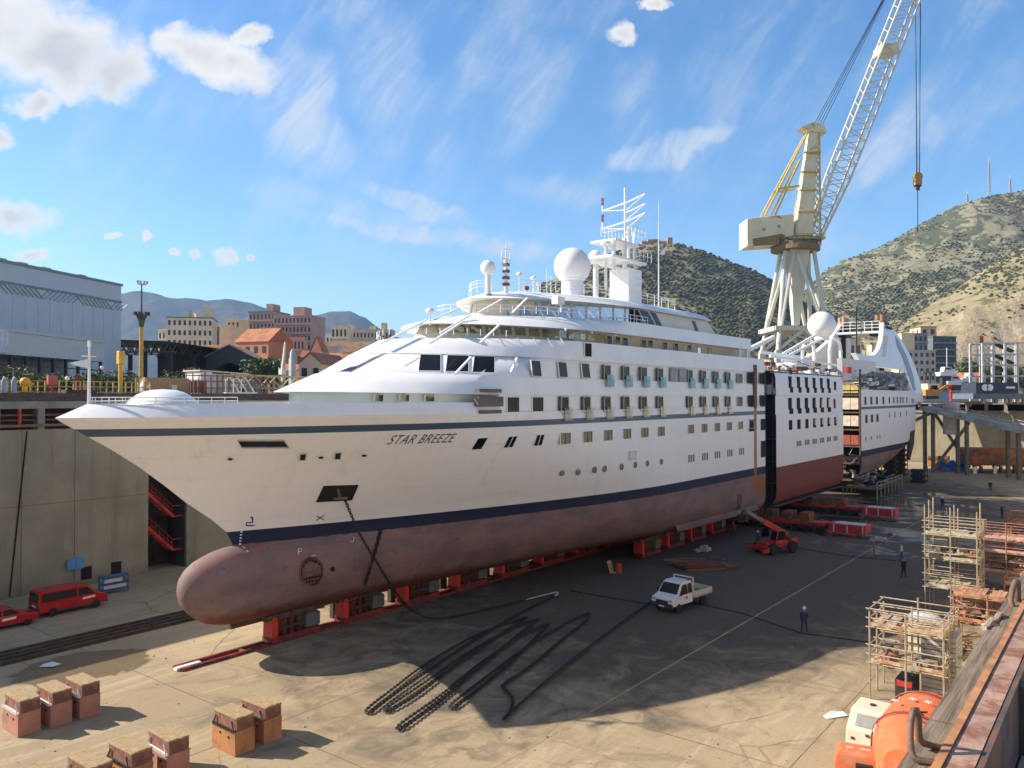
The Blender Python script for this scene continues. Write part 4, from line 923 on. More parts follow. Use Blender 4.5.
mb = MB(); g0 = []
for i in range(19):
    t = i/18; pt = pl(862+44*t, 374-1.5*math.sin(t*3)+1.2*math.sin(t*17), -8.4); pb = pl(862+46*t, 390+1.5*t, -9.2)
    g0.append([tuple(Vector(pb).lerp(Vector(pt), f)+Vector((0, .35*math.sin(i*2.1+f*9), .15*math.sin(i*3+f*5)))) for f in [j/6 for j in range(7)]])
mb.loft(g0, closed=False, caps=(False, False)).build('scaffold_net', netm, stn)
clutter('net_scrap', stn, 86.5, 116, -9.1, -8.8, 17.7, 3.2, 80, [white2, gsc, steel], 17, 3.)
clutter('deck_scrap', stn, SA, 98, -8, 5, 18.9, 1.5, 90, [brn, white2, gsc, orn], 5)
MB().ext([pl(px, py, -8.2) for px, py in ((842,358),(876,362),(876,380),(843,380))], (0,.8,0)).build('weather_screen', greyw, stn)
a = pl(847, 368, -9.2); MB().bx(a[0], a[0]+2.4, -9.3, -9, a[2]-.8, a[2]+.2).build('red_tarpaulin', M('tarp_red', (.6,.03,.04), .7), stn)
q0 = pl(883, 331, -4.6); s0_, zt = q0[0], q0[2]
MB().bx(s0_-1.4, s0_+1.0, -4.4, 4.4, zt-.4, zt).build('funnel_bridge', white2, stn)
mb = MB()
for i in range(7): y_ = -4.3+8.6*i/6; mb.bar((s0_-1.3, y_, zt), (s0_-1.3, y_, zt+2.0), .07, 5)
for h_ in (.7, 1.35, 2.0): mb.bar((s0_-1.3, -4.3, zt+h_), (s0_-1.3, 4.3, zt+h_), .07, 5)
mb.build('bridge_rail', white2, stn)
soot = M('soot_black', (.018,.018,.02), .7); zc_ = lambda py: pl(876, py, -3.4)[2]
for y_, sc_, hc_ in ((-3.4, 1.0, (.30,.17,.07)), (4.3, .8, (.46,.30,.20))):
    x_ = s0_+3.2; zb_ = zt-.3; zm_ = zc_(321) if sc_ == 1 else zt+1.9
    o = MB().bx(x_-2.0, x_+2.0, y_-1.6*sc_, y_+1.6*sc_, zb_-.5, zb_+.9).bx(x_-2.3, x_+2.3, y_-1.9*sc_, y_+1.9*sc_, zb_+.9, zb_+1.4).bx(x_-1.8, x_+1.8, y_-1.4*sc_, y_+1.4*sc_, zb_+1.4, zm_).bar((x_+1, y_, zb_-.4), (x_+1, y_, 21), .5, 8).build('funnel_casing', soot, stn)
    for q_ in (-.75, .75): MB().lathe([(.65*sc_, zm_-.3), (.62*sc_, zm_+1.6), (.5*sc_, zm_+1.6), (.5*sc_, zm_)], (x_, y_+q_*sc_*.6, 0), 14).lathe([(.65*sc_, zm_-.3), (.62*sc_, zm_+1.5), (.5*sc_, zm_+1.5), (.5*sc_, zm_)], (x_+1.5, y_+q_*sc_*.6, 0), 14).build('exhaust_pipe', M('heat_brown_%d' % int(sc_*10), hc_, .5, .3), o)
    if sc_ == 1: MB().bx(x_+2, x_+6.2, y_-.5, y_+.5, zb_+1.9, zb_+2.2).bx(x_+2, x_+6.6, y_-.5, y_+.5, zb_+.3, zb_+.6).build('funnel_vane', soot, o)
a = pl(857, 333, 0); MB().bar((a[0],0,21), (a[0],0,pl(857,307,0)[2]), .14, 6).build('aft_mast', soot, stn)
# satellite dome on its arched stand
s, z = PL(822, 325, 0); Y = W(s, 0).y; r = 13.6*Y/F
o = MB().sph((s,0,z), r, 28, 18).build('satellite_dome', white, stn, smooth=True, ang=180)
MB().lathe([(r*.55, z-r*1.1), (r*.52, z-r*.82)], (s,0,0), 18).build('pedestal', white2, o)
mb = MB()
for y in (-2.4, 2.4): mb.tube([(s-3.4,y,20.5),(s-3.4,y,z-r*1.9),(s-2.6,y,z-r*1.3),(s-1,y,z-r*1.08),(s+1,y,z-r*1.08),(s+2.6,y,z-r*1.3),(s+3.4,y,z-r*1.9),(s+3.4,y,20.5)], .32, 8)
mb.build('arch_stand', white2, o)
# ================================================================ dock walls and left quay
WY = 26.8
wallm, nt, b = nt_new('dock_wall_concrete')
P = N(nt, 'ShaderNodeTexCoord').outputs['Object']; x = N(nt, 'ShaderNodeSeparateXYZ', inp={0: P})
n1 = nz(nt, P, .25, 6, .6); st = nz(nt, P, .9, 6, .65, sc3=(1, 1, .05)); f_ = nz(nt, P, 3, 7, .7)
c = mixc(nt, ramp(nt, n1, .3, .7), (.27,.24,.165), (.35,.315,.225))
c = mixc(nt, mth(nt, 'MULTIPLY', ramp(nt, st, .50, .72), .6), c, (.18,.157,.11))
c = mixc(nt, mth(nt, 'MULTIPLY', ramp(nt, nz(nt, P, .5, 6, .6, sc3=(1.2, 1, .06)), .60, .72), .75), c, (.23,.12,.05))
c = mixc(nt, mth(nt, 'MULTIPLY', ramp(nt, nz(nt, P, .7, 6, .6, sc3=(1, 1, .12)), .66, .75), .5), c, (.42,.40,.33))
c = mixc(nt, mth(nt, 'MULTIPLY', ramp(nt, f_, .5, .8), .3), c, (.13,.12,.09))
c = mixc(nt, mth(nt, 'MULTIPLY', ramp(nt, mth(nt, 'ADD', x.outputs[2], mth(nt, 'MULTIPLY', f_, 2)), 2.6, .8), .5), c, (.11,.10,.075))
nt.links.new(c, b.inputs['Base Color']); b.inputs['Roughness'].default_value = .9
wall = shipthing('dock_wall', 'tall stained concrete side wall of the dry dock behind the bow', 'wall')
N0, N1 = PL(149, 560, WY)[0], PL(187, 560, WY)[0]
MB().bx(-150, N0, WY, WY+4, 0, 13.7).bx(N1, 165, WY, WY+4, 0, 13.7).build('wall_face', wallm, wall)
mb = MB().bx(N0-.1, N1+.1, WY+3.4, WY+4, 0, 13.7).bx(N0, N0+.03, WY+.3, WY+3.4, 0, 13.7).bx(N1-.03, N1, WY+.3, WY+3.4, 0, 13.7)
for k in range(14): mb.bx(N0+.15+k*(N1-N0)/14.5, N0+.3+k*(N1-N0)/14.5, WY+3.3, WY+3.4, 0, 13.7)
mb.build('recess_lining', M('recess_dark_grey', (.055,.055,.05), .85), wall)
MB().bx(N1, N1+.35, WY-.05, WY+.3, 0, 13.7).build('recess_edge', conc, wall)
mb = MB()
for s in (-41.5, -37.4, -34.0, -29.4, -25.2, -8, -2, 4, 10): mb.bx(s, s+.07, WY-.01, WY+.05, .2, 13.7)
mb.bx(-150, N0, WY-.012, WY+.05, 7.4, 7.44).build('wall_joint', M('joint_dark', (.16,.13,.09), .9), wall)
mb = MB()
for s in (-36.3, -33.3, -24.6, -22): mb.bx(s, s+.9, WY-.03, WY+.3, .5, 1.6)
mb.build('wall_niche', black, wall)
MB().bx(-150, 165, WY+2.6, WY+4, 13.7, 16).build('gallery_back', M('gallery_dark', (.10,.095,.08), .9), wall)
mb = MB().bx(-150, 165, WY-.25, WY+4, 15.45, 16.05); mb.build('coping', conc, wall)
col0 = MB().bx(-.28, .28, WY, WY+.9, 13.7, 15.45).build('gallery_column', conc, wall, loc=(-48, 0, 0))
for k in range(1, 14): kid(col0, wall, (-48+k*3.35, 0, 0))
mb = MB().bar((-150,WY-.2,14.05), (-5,WY-.2,14.05), .12, 8); mb.bar((-150,WY+.5,14.9), (-5,WY+.5,14.9), .09, 6).bar((-150,WY+.5,14.5), (-5,WY+.5,14.5), .07, 6); mb.build('service_pipe', M('pipe_brown', (.24,.12,.09), .7), wall)
MB().bar((-29.6,WY-.1,13.9), (-29.6,WY-.1,15.5), .13, 8).build('red_pipe', redp, wall)
mb = MB().bx(-150, 165, WY+.4, WY+1.2, 16.05, 16.75).bx(-150, 165, WY+.1, WY+.4, 16.05, 16.35); mb.build('kerb_beam', M('kerb_dark', (.09,.065,.05), .85, var=.4), wall)
mb = MB().bar((-33.5,WY-.06,13), (-33.9,WY-.06,0), .05, 5).bar((-29.0,WY-.06,13.6), (-30.2,WY-.06,.2), .06, 5); mb.build('hanging_cable', black, wall)
MB().bx(-150, 175, WY+1.2, WY+60, 14.8, 16.7)
struct('upper_quay', MB().bx(-150, 175, WY+4, WY+130, 14.2, 16.7).bx(-150, 175, WY+1.2, WY+4, 16.0, 16.7), gm, loc=W(0,0,0), rz=ANG)
# red stair in the recess of the wall
st_ = shipthing('dock_stair', 'red steel zigzag stair in the dark recess of the dock wall', 'stair', N0, WY, 0)
for k in range(4):
    mb = MB(); z0 = 1.2+k*3.2
    for i in range(8): mb.bx(.3+i*.42, .72+i*.42, .5, 1.5, z0+3.0-i*.3, z0+3.05-i*.3)
    mb.beam((.2,.5,z0+3.1), (3.8,.5,z0+.6), .08, .3).beam((.2,1.5,z0+3.1), (3.8,1.5,z0+.6), .08, .3)
    mb.bx(3.7, 5.2, .4, 3.2, z0+.5, z0+.6); f_ = mb.build('flight', redp, st_)
    mb = MB()
    for i in range(7): x_ = .3+i*.56; zz = z0+3.05-i*.4; mb.bar((x_,.5,zz), (x_,.5,zz+1.0), .03, 4)
    for h_ in (.5, 1.0): mb.bar((.3,.5,z0+3.05+h_), (3.7,.5,z0+.65+h_), .03, 4)
    mb.bx(3.7, 5.2, .4, .45, z0+1.55, z0+1.6); mb.build('handrail', redp, f_)
st_.scale.x = (N1-N0)/5.3
def onq(px, py, y): return PL(px, py, y)
# yellow quay fence
fy = 28.6; fen = shipthing('quay_fence', 'yellow post and rail fence along the far quay edge', 'fence', 0, fy, 16.7)
f0, f1 = onq(-8, 390, fy)[0], onq(150, 390, fy)[0]; mb = MB()
for k in range(24):
    s = f0+(f1-f0)*k/23; mb.bx(s-.05, s+.05, -.05, .05, 0, 1.12)
mb.build('fence_post', yel, fen)
mb = MB()
for z in (.15, .62, 1.1): mb.bx(f0, f1, -.03, .03, z-.04, z+.04)
mb.build('fence_rail', yel, fen)
def quay(name, lab, cat, px, y=30., z=16.7, group=None): return shipthing(name, lab, cat, onq(px, 390, y)[0], y, z, group)
# small gear on the quay, from the left
for px, lab in ((4, 'pale grey gas bottle nearest the left frame edge on the quay'), (14, 'pale grey gas bottle beside the yellow pump on the quay')):
    t = quay('gas_bottle', lab, 'gas bottle', px, 28.0, group='gas bottles on the quay'); MB().lathe([(.2,0),(.22,.1),(.22,1.0),(.12,1.2),(.08,1.3)], n=12).build('cylinder', M('bottle_blue', (.30,.34,.45), .5), t, smooth=True); MB().sph((0,0,1.32), .1, 8, 6).build('valve', white2, t)
t = quay('pump', 'yellow round pump on a stand by the quay fence', 'pump', 25, 28.0); MB().sph((0,0,.95), .42, 12, 8).bar((0,0,.1), (0,0,.6), .2, 8).bar((0,-.2,.9), (.5,-.5,.8), .12, 8).build('pump_body', M('bright_yellow', (.75,.42,.02), .4), t, smooth=True); MB().bx(-.5, .5, -.4, .4, 0, .12).build('base_plate', steel, t)
t = quay('hydrant_cabinet', 'red fire cabinet on a post above the quay fence', 'cabinet', 52, 28.2); MB().bx(-.38, .38, -.2, .2, .75, 1.55).build('cabinet', M('fire_red', (.45,.09,.07), .6), t, bevel=.03); MB().bx(-.08, .08, -.06, .06, 0, .75).build('post', redp, t)
t = quay('winch', 'brown rusty capstan winch behind the bow flagstaff on the quay', 'winch', 79, 29.0); MB().lathe([(.55,0),(.5,.3),(.3,.4),(.3,1.2),(.5,1.3),(.5,1.5)], n=14).build('drum', rust, t); MB().bx(-1.3, 1.3, -.5, .5, 0, .35).bx(.5, 1.2, -.4, .4, .35, 1.4).build('winch_frame', M('kerb_dark', (.09,.065,.05), .85, var=.4), t); MB().sph((-1.0,0,1.35), .2, 10, 6).build('white_lamp', white2, t)
t = quay('crane_post', 'thick yellow crane post with square head on the quay', 'crane', 120.5, 33.0); z1 = onq(120.5, 351, 33)[1]-16.7
MB().bar((0,0,0), (0,0,z1-1.2), .19, 10, .22).build('post', M('post_yellow', (.62,.36,.035), .5, var=.2, scale=2), t, smooth=True); MB().bx(-.3, .28, -.3, .3, z1-1.3, z1).build('crane_head', M('post_yellow', (.62,.36,.035), .5), t, bevel=.06)
t = quay('lamp_post', 'slim quay lamp post with small white lamp', 'lamp', 101.5, 32.); MB().bar((0,0,0), (0,0,2.4), .05, 6).build('post', steel, t); MB().sph((0,0,2.5), .18, 8, 6).build('lamp', white2, t)
t = quay('light_tower', 'tall yellow floodlight tower with two tiers of lamps', 'light tower', 141, 38); zt = lambda py: onq(141, py, 38)[1]-16.7
MB().bar((0,0,0), (0,0,zt(327)), .24, 10, .19).build('lower_mast', M('mast_ochre', (.45,.27,.07), .6, var=.2), t, smooth=True)
MB().bar((0,0,zt(327)), (0,0,zt(284)), .11, 8, .07).build('upper_mast', steel, t)
mb = MB().lathe([(.22,zt(327)),(.35,zt(320)),(.6,zt(315)),(.6,zt(314.5))], n=10); 
for k in range(8): a = k*.785; mb.rbx((.7*math.cos(a),.7*math.sin(a),zt(313.5)), (.32,.22,.3), a)
mb.build('lamp_ring', steel, t)
mb = MB().bx(-.5, .5, -.04, .04, zt(284)-.05, zt(284)+.05).bx(-.04, .04, -.5, .5, zt(284)-.05, zt(284)+.05)
for x_ in (-.5, -.2, .2, .5): mb.rbx((x_, -.12, zt(282)), (.2,.15,.28), 0)
mb.build('lamp_cross', M('lamp_grey', (.28,.29,.31), .4), t)
t = quay('plywood_crate', 'large plywood crate on the quay above the bow dome', 'crate', 163, 31); h_ = onq(163, 378, 31)[1]-16.7
MB().bx(-2.35, .1, -1, 1, .05, h_).bx(.15, 2.2, -1, 1, .05, h_*.98).build('crate_body', M('plywood', (.36,.22,.12), .8, var=.15), t, bevel=.02)
mb = MB()
for x_ in (-2.3, -1.1, .05, 1.2, 2.1): mb.bx(x_, x_+.1, -1.03, -1.0, .05, h_)
mb.build('batten', wood, t); MB().bx(.3, .9, -1.06, -1.0, .1, .9).build('pale_board', cream, t)
t = quay('white_drum', 'white plastic sack beside the plywood crate', 'sack', 146, 30.5); MB().sph((0,0,.7), .55, 10, 8, sz=1.3).build('sack', white2, t, smooth=True)
for i, (px, lab) in enumerate(((181, 'red fuel cage next to the plywood crate'), (189, 'red fuel cage between its twin and the brown one'), (198, 'brownish red fuel cage below the white shed'))):
    t = quay('fuel_cage', lab, 'cage', px, 31.5, group='red cages on the quay'); MB().bx(-.55, .55, -.5, .5, .1, 1.3).build('tank', M('cage_red', (.42,.09,.07), .6, var=.2), t)
    mb = MB()
    for x_ in (-.6, -.2, .2, .6): mb.bx(x_-.04, x_+.04, -.58, -.5, 0, 1.5)
    mb.bx(-.62, .62, -.58, -.5, 1.42, 1.5).build('cage_bar', greyw if i == 1 else redp, t)
t = quay('white_shed', 'small white cabin with lean-to roof on the quay', 'shed', 216, 36); h_ = onq(216, 372, 36)[1]-16.7
MB().bx(-2.8, -1.4, -1.5, 1.5, 0, h_*.97).bx(-1.4, 2.9, -1.3, 1.5, 0, h_*.9).build('wall', M('shed_white', (.66,.64,.62), .6), t); MB().ext([(-3.0,-1.7,h_),(3.1,-1.7,h_*.9),(3.1,-1.7,h_*.9+.14),(-3.0,-1.7,h_+.14)], (0,3.4,0)).build('roof', cream, t)
mb = MB()
for x_ in (-.6, .9, 2.2): mb.bx(x_, x_+.1, -1.34, -1.3, .4, h_*.88)
mb.build('wall_seam', M('seam_grey', (.35,.36,.38), .6), t)
def framework(name, lab, cat, px0, px1, y, hgt, nb, mt, seed):
    r = random.Random(seed); t = quay(name, lab, cat, (px0+px1)/2, y); l_ = onq(px1, 390, y)[0]-onq(px0, 390, y)[0]
    mb = MB()
    for k in range(nb+1):
        x_ = -l_/2+l_*k/nb
        for yy in (-.6, .6): mb.bar((x_,yy,0), (x_,yy,hgt*r.uniform(.8, 1.15)), .05, 5)
    mb.build('upright', mt, t); mb = MB()
    for z in [hgt*q_ for q_ in (.3, .62, .9)]:
        for yy in (-.6, .6): mb.bar((-l_/2,yy,z), (l_/2,yy,z), .045, 5)
    mb.build('rail', mt, t); return t, l_
framework('quay_scaffold', 'brown pipe scaffold on the quay behind the bow dome', 'scaffold', 190, 232, 29.5, 2.1, 7, M('pipe_rust', (.20,.13,.09), .7, var=.3), 3)
framework('quay_scaffold', 'rusty scaffold rails on the quay beside the white mooring stand', 'scaffold', 232, 270, 29.5, 1.9, 6, M('pipe_rust', (.20,.13,.09), .7, var=.3), 4)
t = quay('ladder_stand', 'white pipe ladder stand on the quay before the truss gangway', 'ladder', 236, 28.2); mb = MB()
for x_ in (-1.2, -.3, .6): mb.tube([(x_,0,0),(x_,0,1.5),(x_+.5,0,1.7),(x_+1.6,0,.2)], .06, 6)
mb.bx(-1.4, 2.4, -.3, .3, 0, .2).build('pipe_frame', white2, t)
t = quay('truss_gangway', 'yellow truss gangway standing on the quay left of the ship', 'gangway', 279, 33); l_ = 6.6; h_ = onq(279, 376, 33)[1]-16.7; mb = MB()
for yy in (-.6, .6):
    mb.beam((-l_,yy,h_), (l_*.9,yy,h_-.1), .16, .16).beam((-l_,yy,.7), (l_*.9,yy,.7), .16, .16)
    for k in range(9):
        a = -l_+k*1.45; mb.beam((a,yy,.7 if k % 2 else h_), (a+1.45,yy,h_ if k % 2 else .7), .11, .11)
    mb.tube([(-l_,yy,.7),(-l_-.5,yy,1.4),(-l_-.3,yy,h_-.1),(-l_,yy,h_)], .08, 6)
mb.build('truss', M('truss_ochre', (.46,.36,.18), .7, var=.25), t); MB().bx(-l_, l_*.9, -.5, .5, .55, .65).build('walkway', gsc, t)
mb = MB()
for x_ in (-5, 0, 5): mb.bx(x_-.1, x_+.1, -.5, .5, 0, .6)
mb.build('leg', steel, t)
t = quay('jib_crane', 'grey white quay crane with upright tapering jib', 'crane', 283, 52); k = W(onq(283,390,52)[0], 52).y/F
mb = mb.bx(-4*k, -3*k, -.5, .5, 0, 12*k).bx(3*k, 4*k, -.5, .5, 0, 12*k).bx(-4*k, 4*k, -.5, .5, 10.5*k, 12.5*k).build('portal', steel, t)
MB().bx(-1.7*k, 1.7*k, -.2, .2, 12*k, 30*k).build('crane_tower', M('crane_grey', (.46,.45,.42), .6, var=.15), t)
MB().loft([[(-1.6*k,-.2,28*k),(1.8*k,-.2,28*k),(1.8*k,.2,28*k),(-1.6*k,.2,28*k)], [(1.8*k,-.1,53*k),(3.0*k,-.1,53*k),(3.0*k,.1,53*k),(1.8*k,.1,53*k)]]).build('jib', M('crane_grey', (.46,.45,.42), .6), t); MB().bx(-3.5*k, 2*k, -.4, .4, 20*k, 26*k).build('cab', greyw, t)
t = quay('silo', 'tall grey twin silo on the quay left of the pink gabled house', 'silo', 294, 55); k = W(onq(294,390,55)[0], 55).y/F
MB().lathe([(3*k,0),(3*k,42*k),(.5*k,46*k)], (-1.6*k,0,0), 14).build('silo_tank', M('silo_grey', (.36,.40,.40), .6), t, smooth=True); MB().lathe([(3*k,0),(3*k,36*k),(2*k,38*k)], (4.6*k,1.5,0), 14).build('silo_tank', M('silo_grey', (.36,.40,.40), .6), t, smooth=True)

# ================================================================ buildings beyond the quay
def facing(px, py_base, Y, ang=0.):             # an Empty on the ground at depth Y; x across, y away
    return Vector(((px-512)/F*Y, Y, 16.0)), ang
def building(lab, px0, px1, py_top, Y, depth, wallc, roofc=None, floors=4, bays=5, name='apartment_building', cat='building', roof='flat', ang=0., winc=None, blank=False, shade=None, bal=False, tops=()):
    k = Y/F; wdt = (px1-px0)*k; t = thing(name, lab, cat, ((px0+px1)/2*k-512*k, Y, 14.8), R(ang)); H_ = CAMZ-(py_top-HZ)*k-14.8
    wallc = tuple(min(.8, c*1.22) for c in wallc); wm = M('wall_%02d%02d%02d' % tuple(int(c*99) for c in wallc), wallc, .85, var=.1, scale=.2, streak=.12)
    mb = MB()
    if roof == 'gable':
        e = H_*.78; mb.ext([(-wdt/2,0,0),(wdt/2,0,0),(wdt/2,0,e),(0,0,H_-.15),(-wdt/2,0,e)], (0,depth,0)); wl = mb.build('wall', wm, t)
        MB().ext([(-wdt/2-.5,-.3,e-.1),(0,-.3,H_),(wdt/2+.5,-.3,e-.1),(wdt/2+.5,-.3,e+.25),(0,-.3,H_+.4),(-wdt/2-.5,-.3,e+.25)], (0,depth+.6,0)).build('roof', roofc, t)
    elif roof == 'side':
        e = H_*.8; mb.bx(-wdt/2, wdt/2, 0, depth, 0, e); wl = mb.build('wall', wm, t)
        MB().ext([(-wdt/2-.4,-.5,e),(-wdt/2-.4,depth/2,H_),(-wdt/2-.4,depth+.5,e)], (wdt+.8,0,0)).build('roof', roofc, t)
    else:
        wl = mb.bx(-wdt/2, wdt/2, 0, depth, 0, H_).build('wall', wm, t)
        MB().bx(-wdt/2-.3, wdt/2+.3, -.3, depth+.3, H_, H_+.5).build('roof', roofc or wm, t)
    for a, b_, h_ in tops: MB().bx(-wdt/2+wdt*a, -wdt/2+wdt*b_, depth*.2, depth*.7, H_+.5, H_+.5+h_*k).build('roof_house', wm, t)
    if blank: return t
    e = H_*(.78 if roof in ('gable', 'side') else 1); fh = (e-1.0)/floors; bw = wdt/bays
    wc_ = winc or M('far_window', (.035,.04,.05), .2)
    w0 = None
    for f_ in range(floors):
        for q_ in range(bays):
            x_ = -wdt/2+bw*(q_+.5); z_ = .9+fh*(f_+.28)
            if w0 is None:
                w0 = MB().bx(-bw*.24, bw*.24, -.06, .1, 0, fh*.5).build('window', wc_, t, loc=(x_, 0, z_))
                w1 = MB().bx(-bw*.14, bw*.14, 0, .1, 0, fh*.5)
            else: kid(w0, t, (x_, 0, z_))
        if bal:
            MB().bx(-wdt*.47, wdt*.47, -1.3, 0, .9+fh*f_, 1.05+fh*f_).build('balcony', wm, t); MB().bx(-wdt*.47, wdt*.47, -1.3, -1.2, 1.05+fh*f_, 1.8+fh*f_).build('balcony_rail', M('rail_grey', (.30,.28,.27), .7), t)
    # windows on the sunny end wall too
    if depth > 8 and floors > 1:
        for f_ in range(floors):
            for q_ in range(2): MB().bx(-wdt/2-.06, -wdt/2+.1, depth*(.25+.4*q_), depth*(.25+.4*q_)+1.3, .9+fh*(f_+.28), .9+fh*(f_+.78)).build('end_window', wc_, t)
    return t
terra = M('terracotta_roof', (.40,.155,.075), .85, var=.25, scale=.4); rooft = M('old_tile_roof', (.30,.19,.12), .9, var=.3, scale=.3)
bg_grey = M('hall_cladding', (.55,.585,.62), .6, var=.03, scale=.3)
building('pale beige apartment block with green roof terrace behind the black arched shed', 168, 211, 318, 420, 22, (.66,.52,.36), M('roof_green', (.10,.19,.14), .7), 8, 9, tops=((.35,.55,6),(.7,.95,11)), ang=14)
building('shaded balcony block right of the pale beige one', 200, 221, 328, 445, 15, (.30,.24,.20), None, 6, 3, bal=True, ang=-20)
building('tall slim cream apartment block left of the orange block', 219, 231, 326, 330, 10, (.66,.47,.30), None, 5, 2, blank=True)
building('big orange brown apartment block with blue shutter', 231, 272, 327, 300, 14, (.42,.19,.10), terra, 4, 4, roof='side', ang=-22, winc=M('far_window', (.035,.04,.05), .2))
building('brown balcony tower with green roof, left of the tallest block', 247, 276, 312, 470, 18, (.36,.24,.20), M('roof_green', (.10,.19,.14), .7), 9, 7, bal=True, ang=-12, tops=((.55,.8,8),))
building('tallest pinkish apartment block with stacked balconies', 272, 312, 316, 460, 20, (.42,.27,.23), None, 9, 10, bal=True, ang=-10, tops=((.45,.75,9),))
building('pale yellow block on the slope with corner balcony', 331, 347, 326, 560, 14, (.68,.54,.34), None, 5, 4, bal=True)
building('long cream apartment block at the right end of the town', 345, 392, 330, 600, 16, (.54,.44,.32), None, 6, 13, bal=True, tops=((.05,.15,5),(.5,.6,4),(.75,.85,7)))
building('small white house high up between the town blocks', 322, 333, 334, 640, 12, (.62,.58,.53), None, 4, 3)
building('dark red brick row house under the cream block', 318, 378, 341, 380, 10, (.30,.15,.12), rooft, 3, 9, roof='side')
building('pink narrow house with gable above the terracotta roof', 311, 322, 337, 300, 8, (.62,.29,.20), terra, 2, 1, roof='gable')
building('cream gabled house with round attic window and terracotta roof', 298, 322, 353, 215, 22, (.66,.46,.31), terra, 2, 2, name='house', cat='house', roof='gable', ang=-8)
building('low cream house with long terracotta roof beside the ship', 318, 350, 352, 240, 18, (.55,.40,.28), terra, 1, 4, name='house', cat='house', roof='side')
building('long low ochre house with tiled roof behind the green tree', 236, 298, 366, 260, 9, (.58,.43,.27), rooft, 1, 6, name='house', cat='house', roof='side')
building('house with bright tiled double roof right of the arched shed', 222, 262, 357, 290, 12, (.55,.36,.22), terra, 1, 4, name='house', cat='house', roof='side')
building('flat cream house tucked behind the pink gable', 318, 338, 347, 320, 9, (.62,.50,.36), None, 2, 3, name='house', cat='house')
TOWN = [('cream block with balconies left of the pale beige one', 157, 170, 330, 470, (.60,.46,.32), 6, 3, 1, 'flat'), ('yellow ochre block right behind the tall slim one', 226, 240, 320, 500, (.62,.44,.24), 8, 3, 1, 'flat'),
 ('salmon block at the foot of the tallest block', 290, 304, 338, 360, (.56,.30,.20), 4, 4, 1, 'flat'), ('low apricot house with tiled roof behind the silo', 300, 312, 350, 310, (.62,.40,.25), 2, 3, 0, 'side'),
 ('small red roofed house beside the pink gable', 323, 334, 352, 290, (.60,.42,.30), 1, 2, 0, 'side'), ('grey pink block between the brown tower and the tallest one', 262, 276, 328, 440, (.42,.29,.25), 7, 4, 1, 'flat'),
 ('pale terrace of houses below the cream row', 350, 372, 338, 520, (.58,.46,.33), 3, 7, 0, 'flat'), ('long brick coloured terrace at the end of the town', 374, 398, 338, 540, (.40,.24,.18), 4, 8, 1, 'flat'),
 ('low warehouse with red roof behind the truss gangway', 268, 296, 363, 230, (.52,.38,.27), 1, 5, 0, 'side'), ('cream low wing with red roof next to the arched shed', 232, 246, 360, 262, (.60,.44,.29), 1, 3, 0, 'side'), ('orange end house behind the arched shed', 205, 222, 346, 340, (.56,.34,.19), 3, 4, 0, 'flat')]
for lab_, a_, b_, py_, Y_, c_, fl_, by_, bl_, rf_ in TOWN: building(lab_, a_, b_, py_, Y_, 12, c_, terra if rf_ == 'side' else None, fl_, by_, bal=bool(bl_), roof=rf_, name='house' if fl_ < 3 else 'apartment_building', cat='house' if fl_ < 3 else 'building', ang=rnd.uniform(-16, 10))
ar_ = M('aerial_grey', (.25,.25,.25), .5)
for px, py, Y_, lab_ in ((258, 310, 470, 'thin television aerial on the brown tower'), (300, 312, 460, 'thin television aerial on the tallest block'), (187, 314, 420, 'thin television aerial on the pale beige block'), (368, 328, 600, 'thin television aerial on the cream row')):
    q_ = Q(px, py, Y_); k_ = Y_/F; t = thing('roof_aerial', lab_, 'aerial', q_, 0, 'aerials on the town roofs'); MB().bar((0,4,-6*k_), (0,4,5*k_), .12, 4).bar((-1.2,4,4*k_), (1.2,4,4*k_), .08, 4).bar((-.8,4,3*k_), (.8,4,3*k_), .08, 4).build('mast', ar_, t)
# big grey hall at left
hd = Vector((.188, .982, 0)).normalized(); ha = math.atan2(hd.y, hd.x)
Yr = 180.; pr_ = Vector(((120.5-512)/F*Yr, Yr, 14.8)); hall = thing('assembly_hall', 'huge grey clad shipyard hall with chevron band at the left edge', 'building', pr_, ha)
Ht = CAMZ+(HZ-286)*Yr/F-14.8; zk = lambda py: CAMZ+(HZ-py)*Yr/F-14.8
MB().bx(-75, 0, 0, 45, 0, Ht).build('cladding', bg_grey, hall)
MB().bx(-75.2, .1, -.25, 0, zk(303), zk(301.2)).bx(-75.2, .3, -.3, .6, Ht, Ht+.5).build('trim', M('trim_dark', (.22,.26,.30), .6), hall)
mb = MB()
for k_ in range(60):
    x_ = -74+k_*1.25; zz0, zz1 = zk(311), zk(303.5); up = (k_//8) % 2
    a_, b_ = (x_, x_+2.2) if up else (x_+2.2, x_)
    mb.beam((a_, -.06, zz0), (b_, -.06, zz1), .1, .42, (0,1,0))
mb.build('chevron_band', M('chevron_grey', (.40,.45,.49), .6), hall)
mb = MB()
for x_ in (-60, -46, -39, -33, -28, -22, -12): mb.bx(x_, x_+2.2, 1, 3, Ht+.3, Ht+1.0)
mb.build('roof_vent', cream, hall)
mb = MB(); 
for k_ in range(24): mb.bx(-74+k_*3.1, -73.92+k_*3.1, -.05, 0, zk(340), zk(312))
mb.build('cladding_seam', M('seam_blue', (.51,.55,.59), .6), hall)
an = thing('hall_annex', 'white fascia loading canopy on dark columns before the grey hall', 'building', Vector(((104-512)/F*140, 140, 14.8)), ha+R(9)); za = lambda py: CAMZ+(HZ-py)*140/F-14.8
MB().bx(-38, 0, 0, 7, za(362), za(343)).bx(-38.2, .2, -.3, 7.2, za(343), za(341.5)).build('fascia', M('fascia_pale', (.56,.56,.55), .6, var=.05), an)
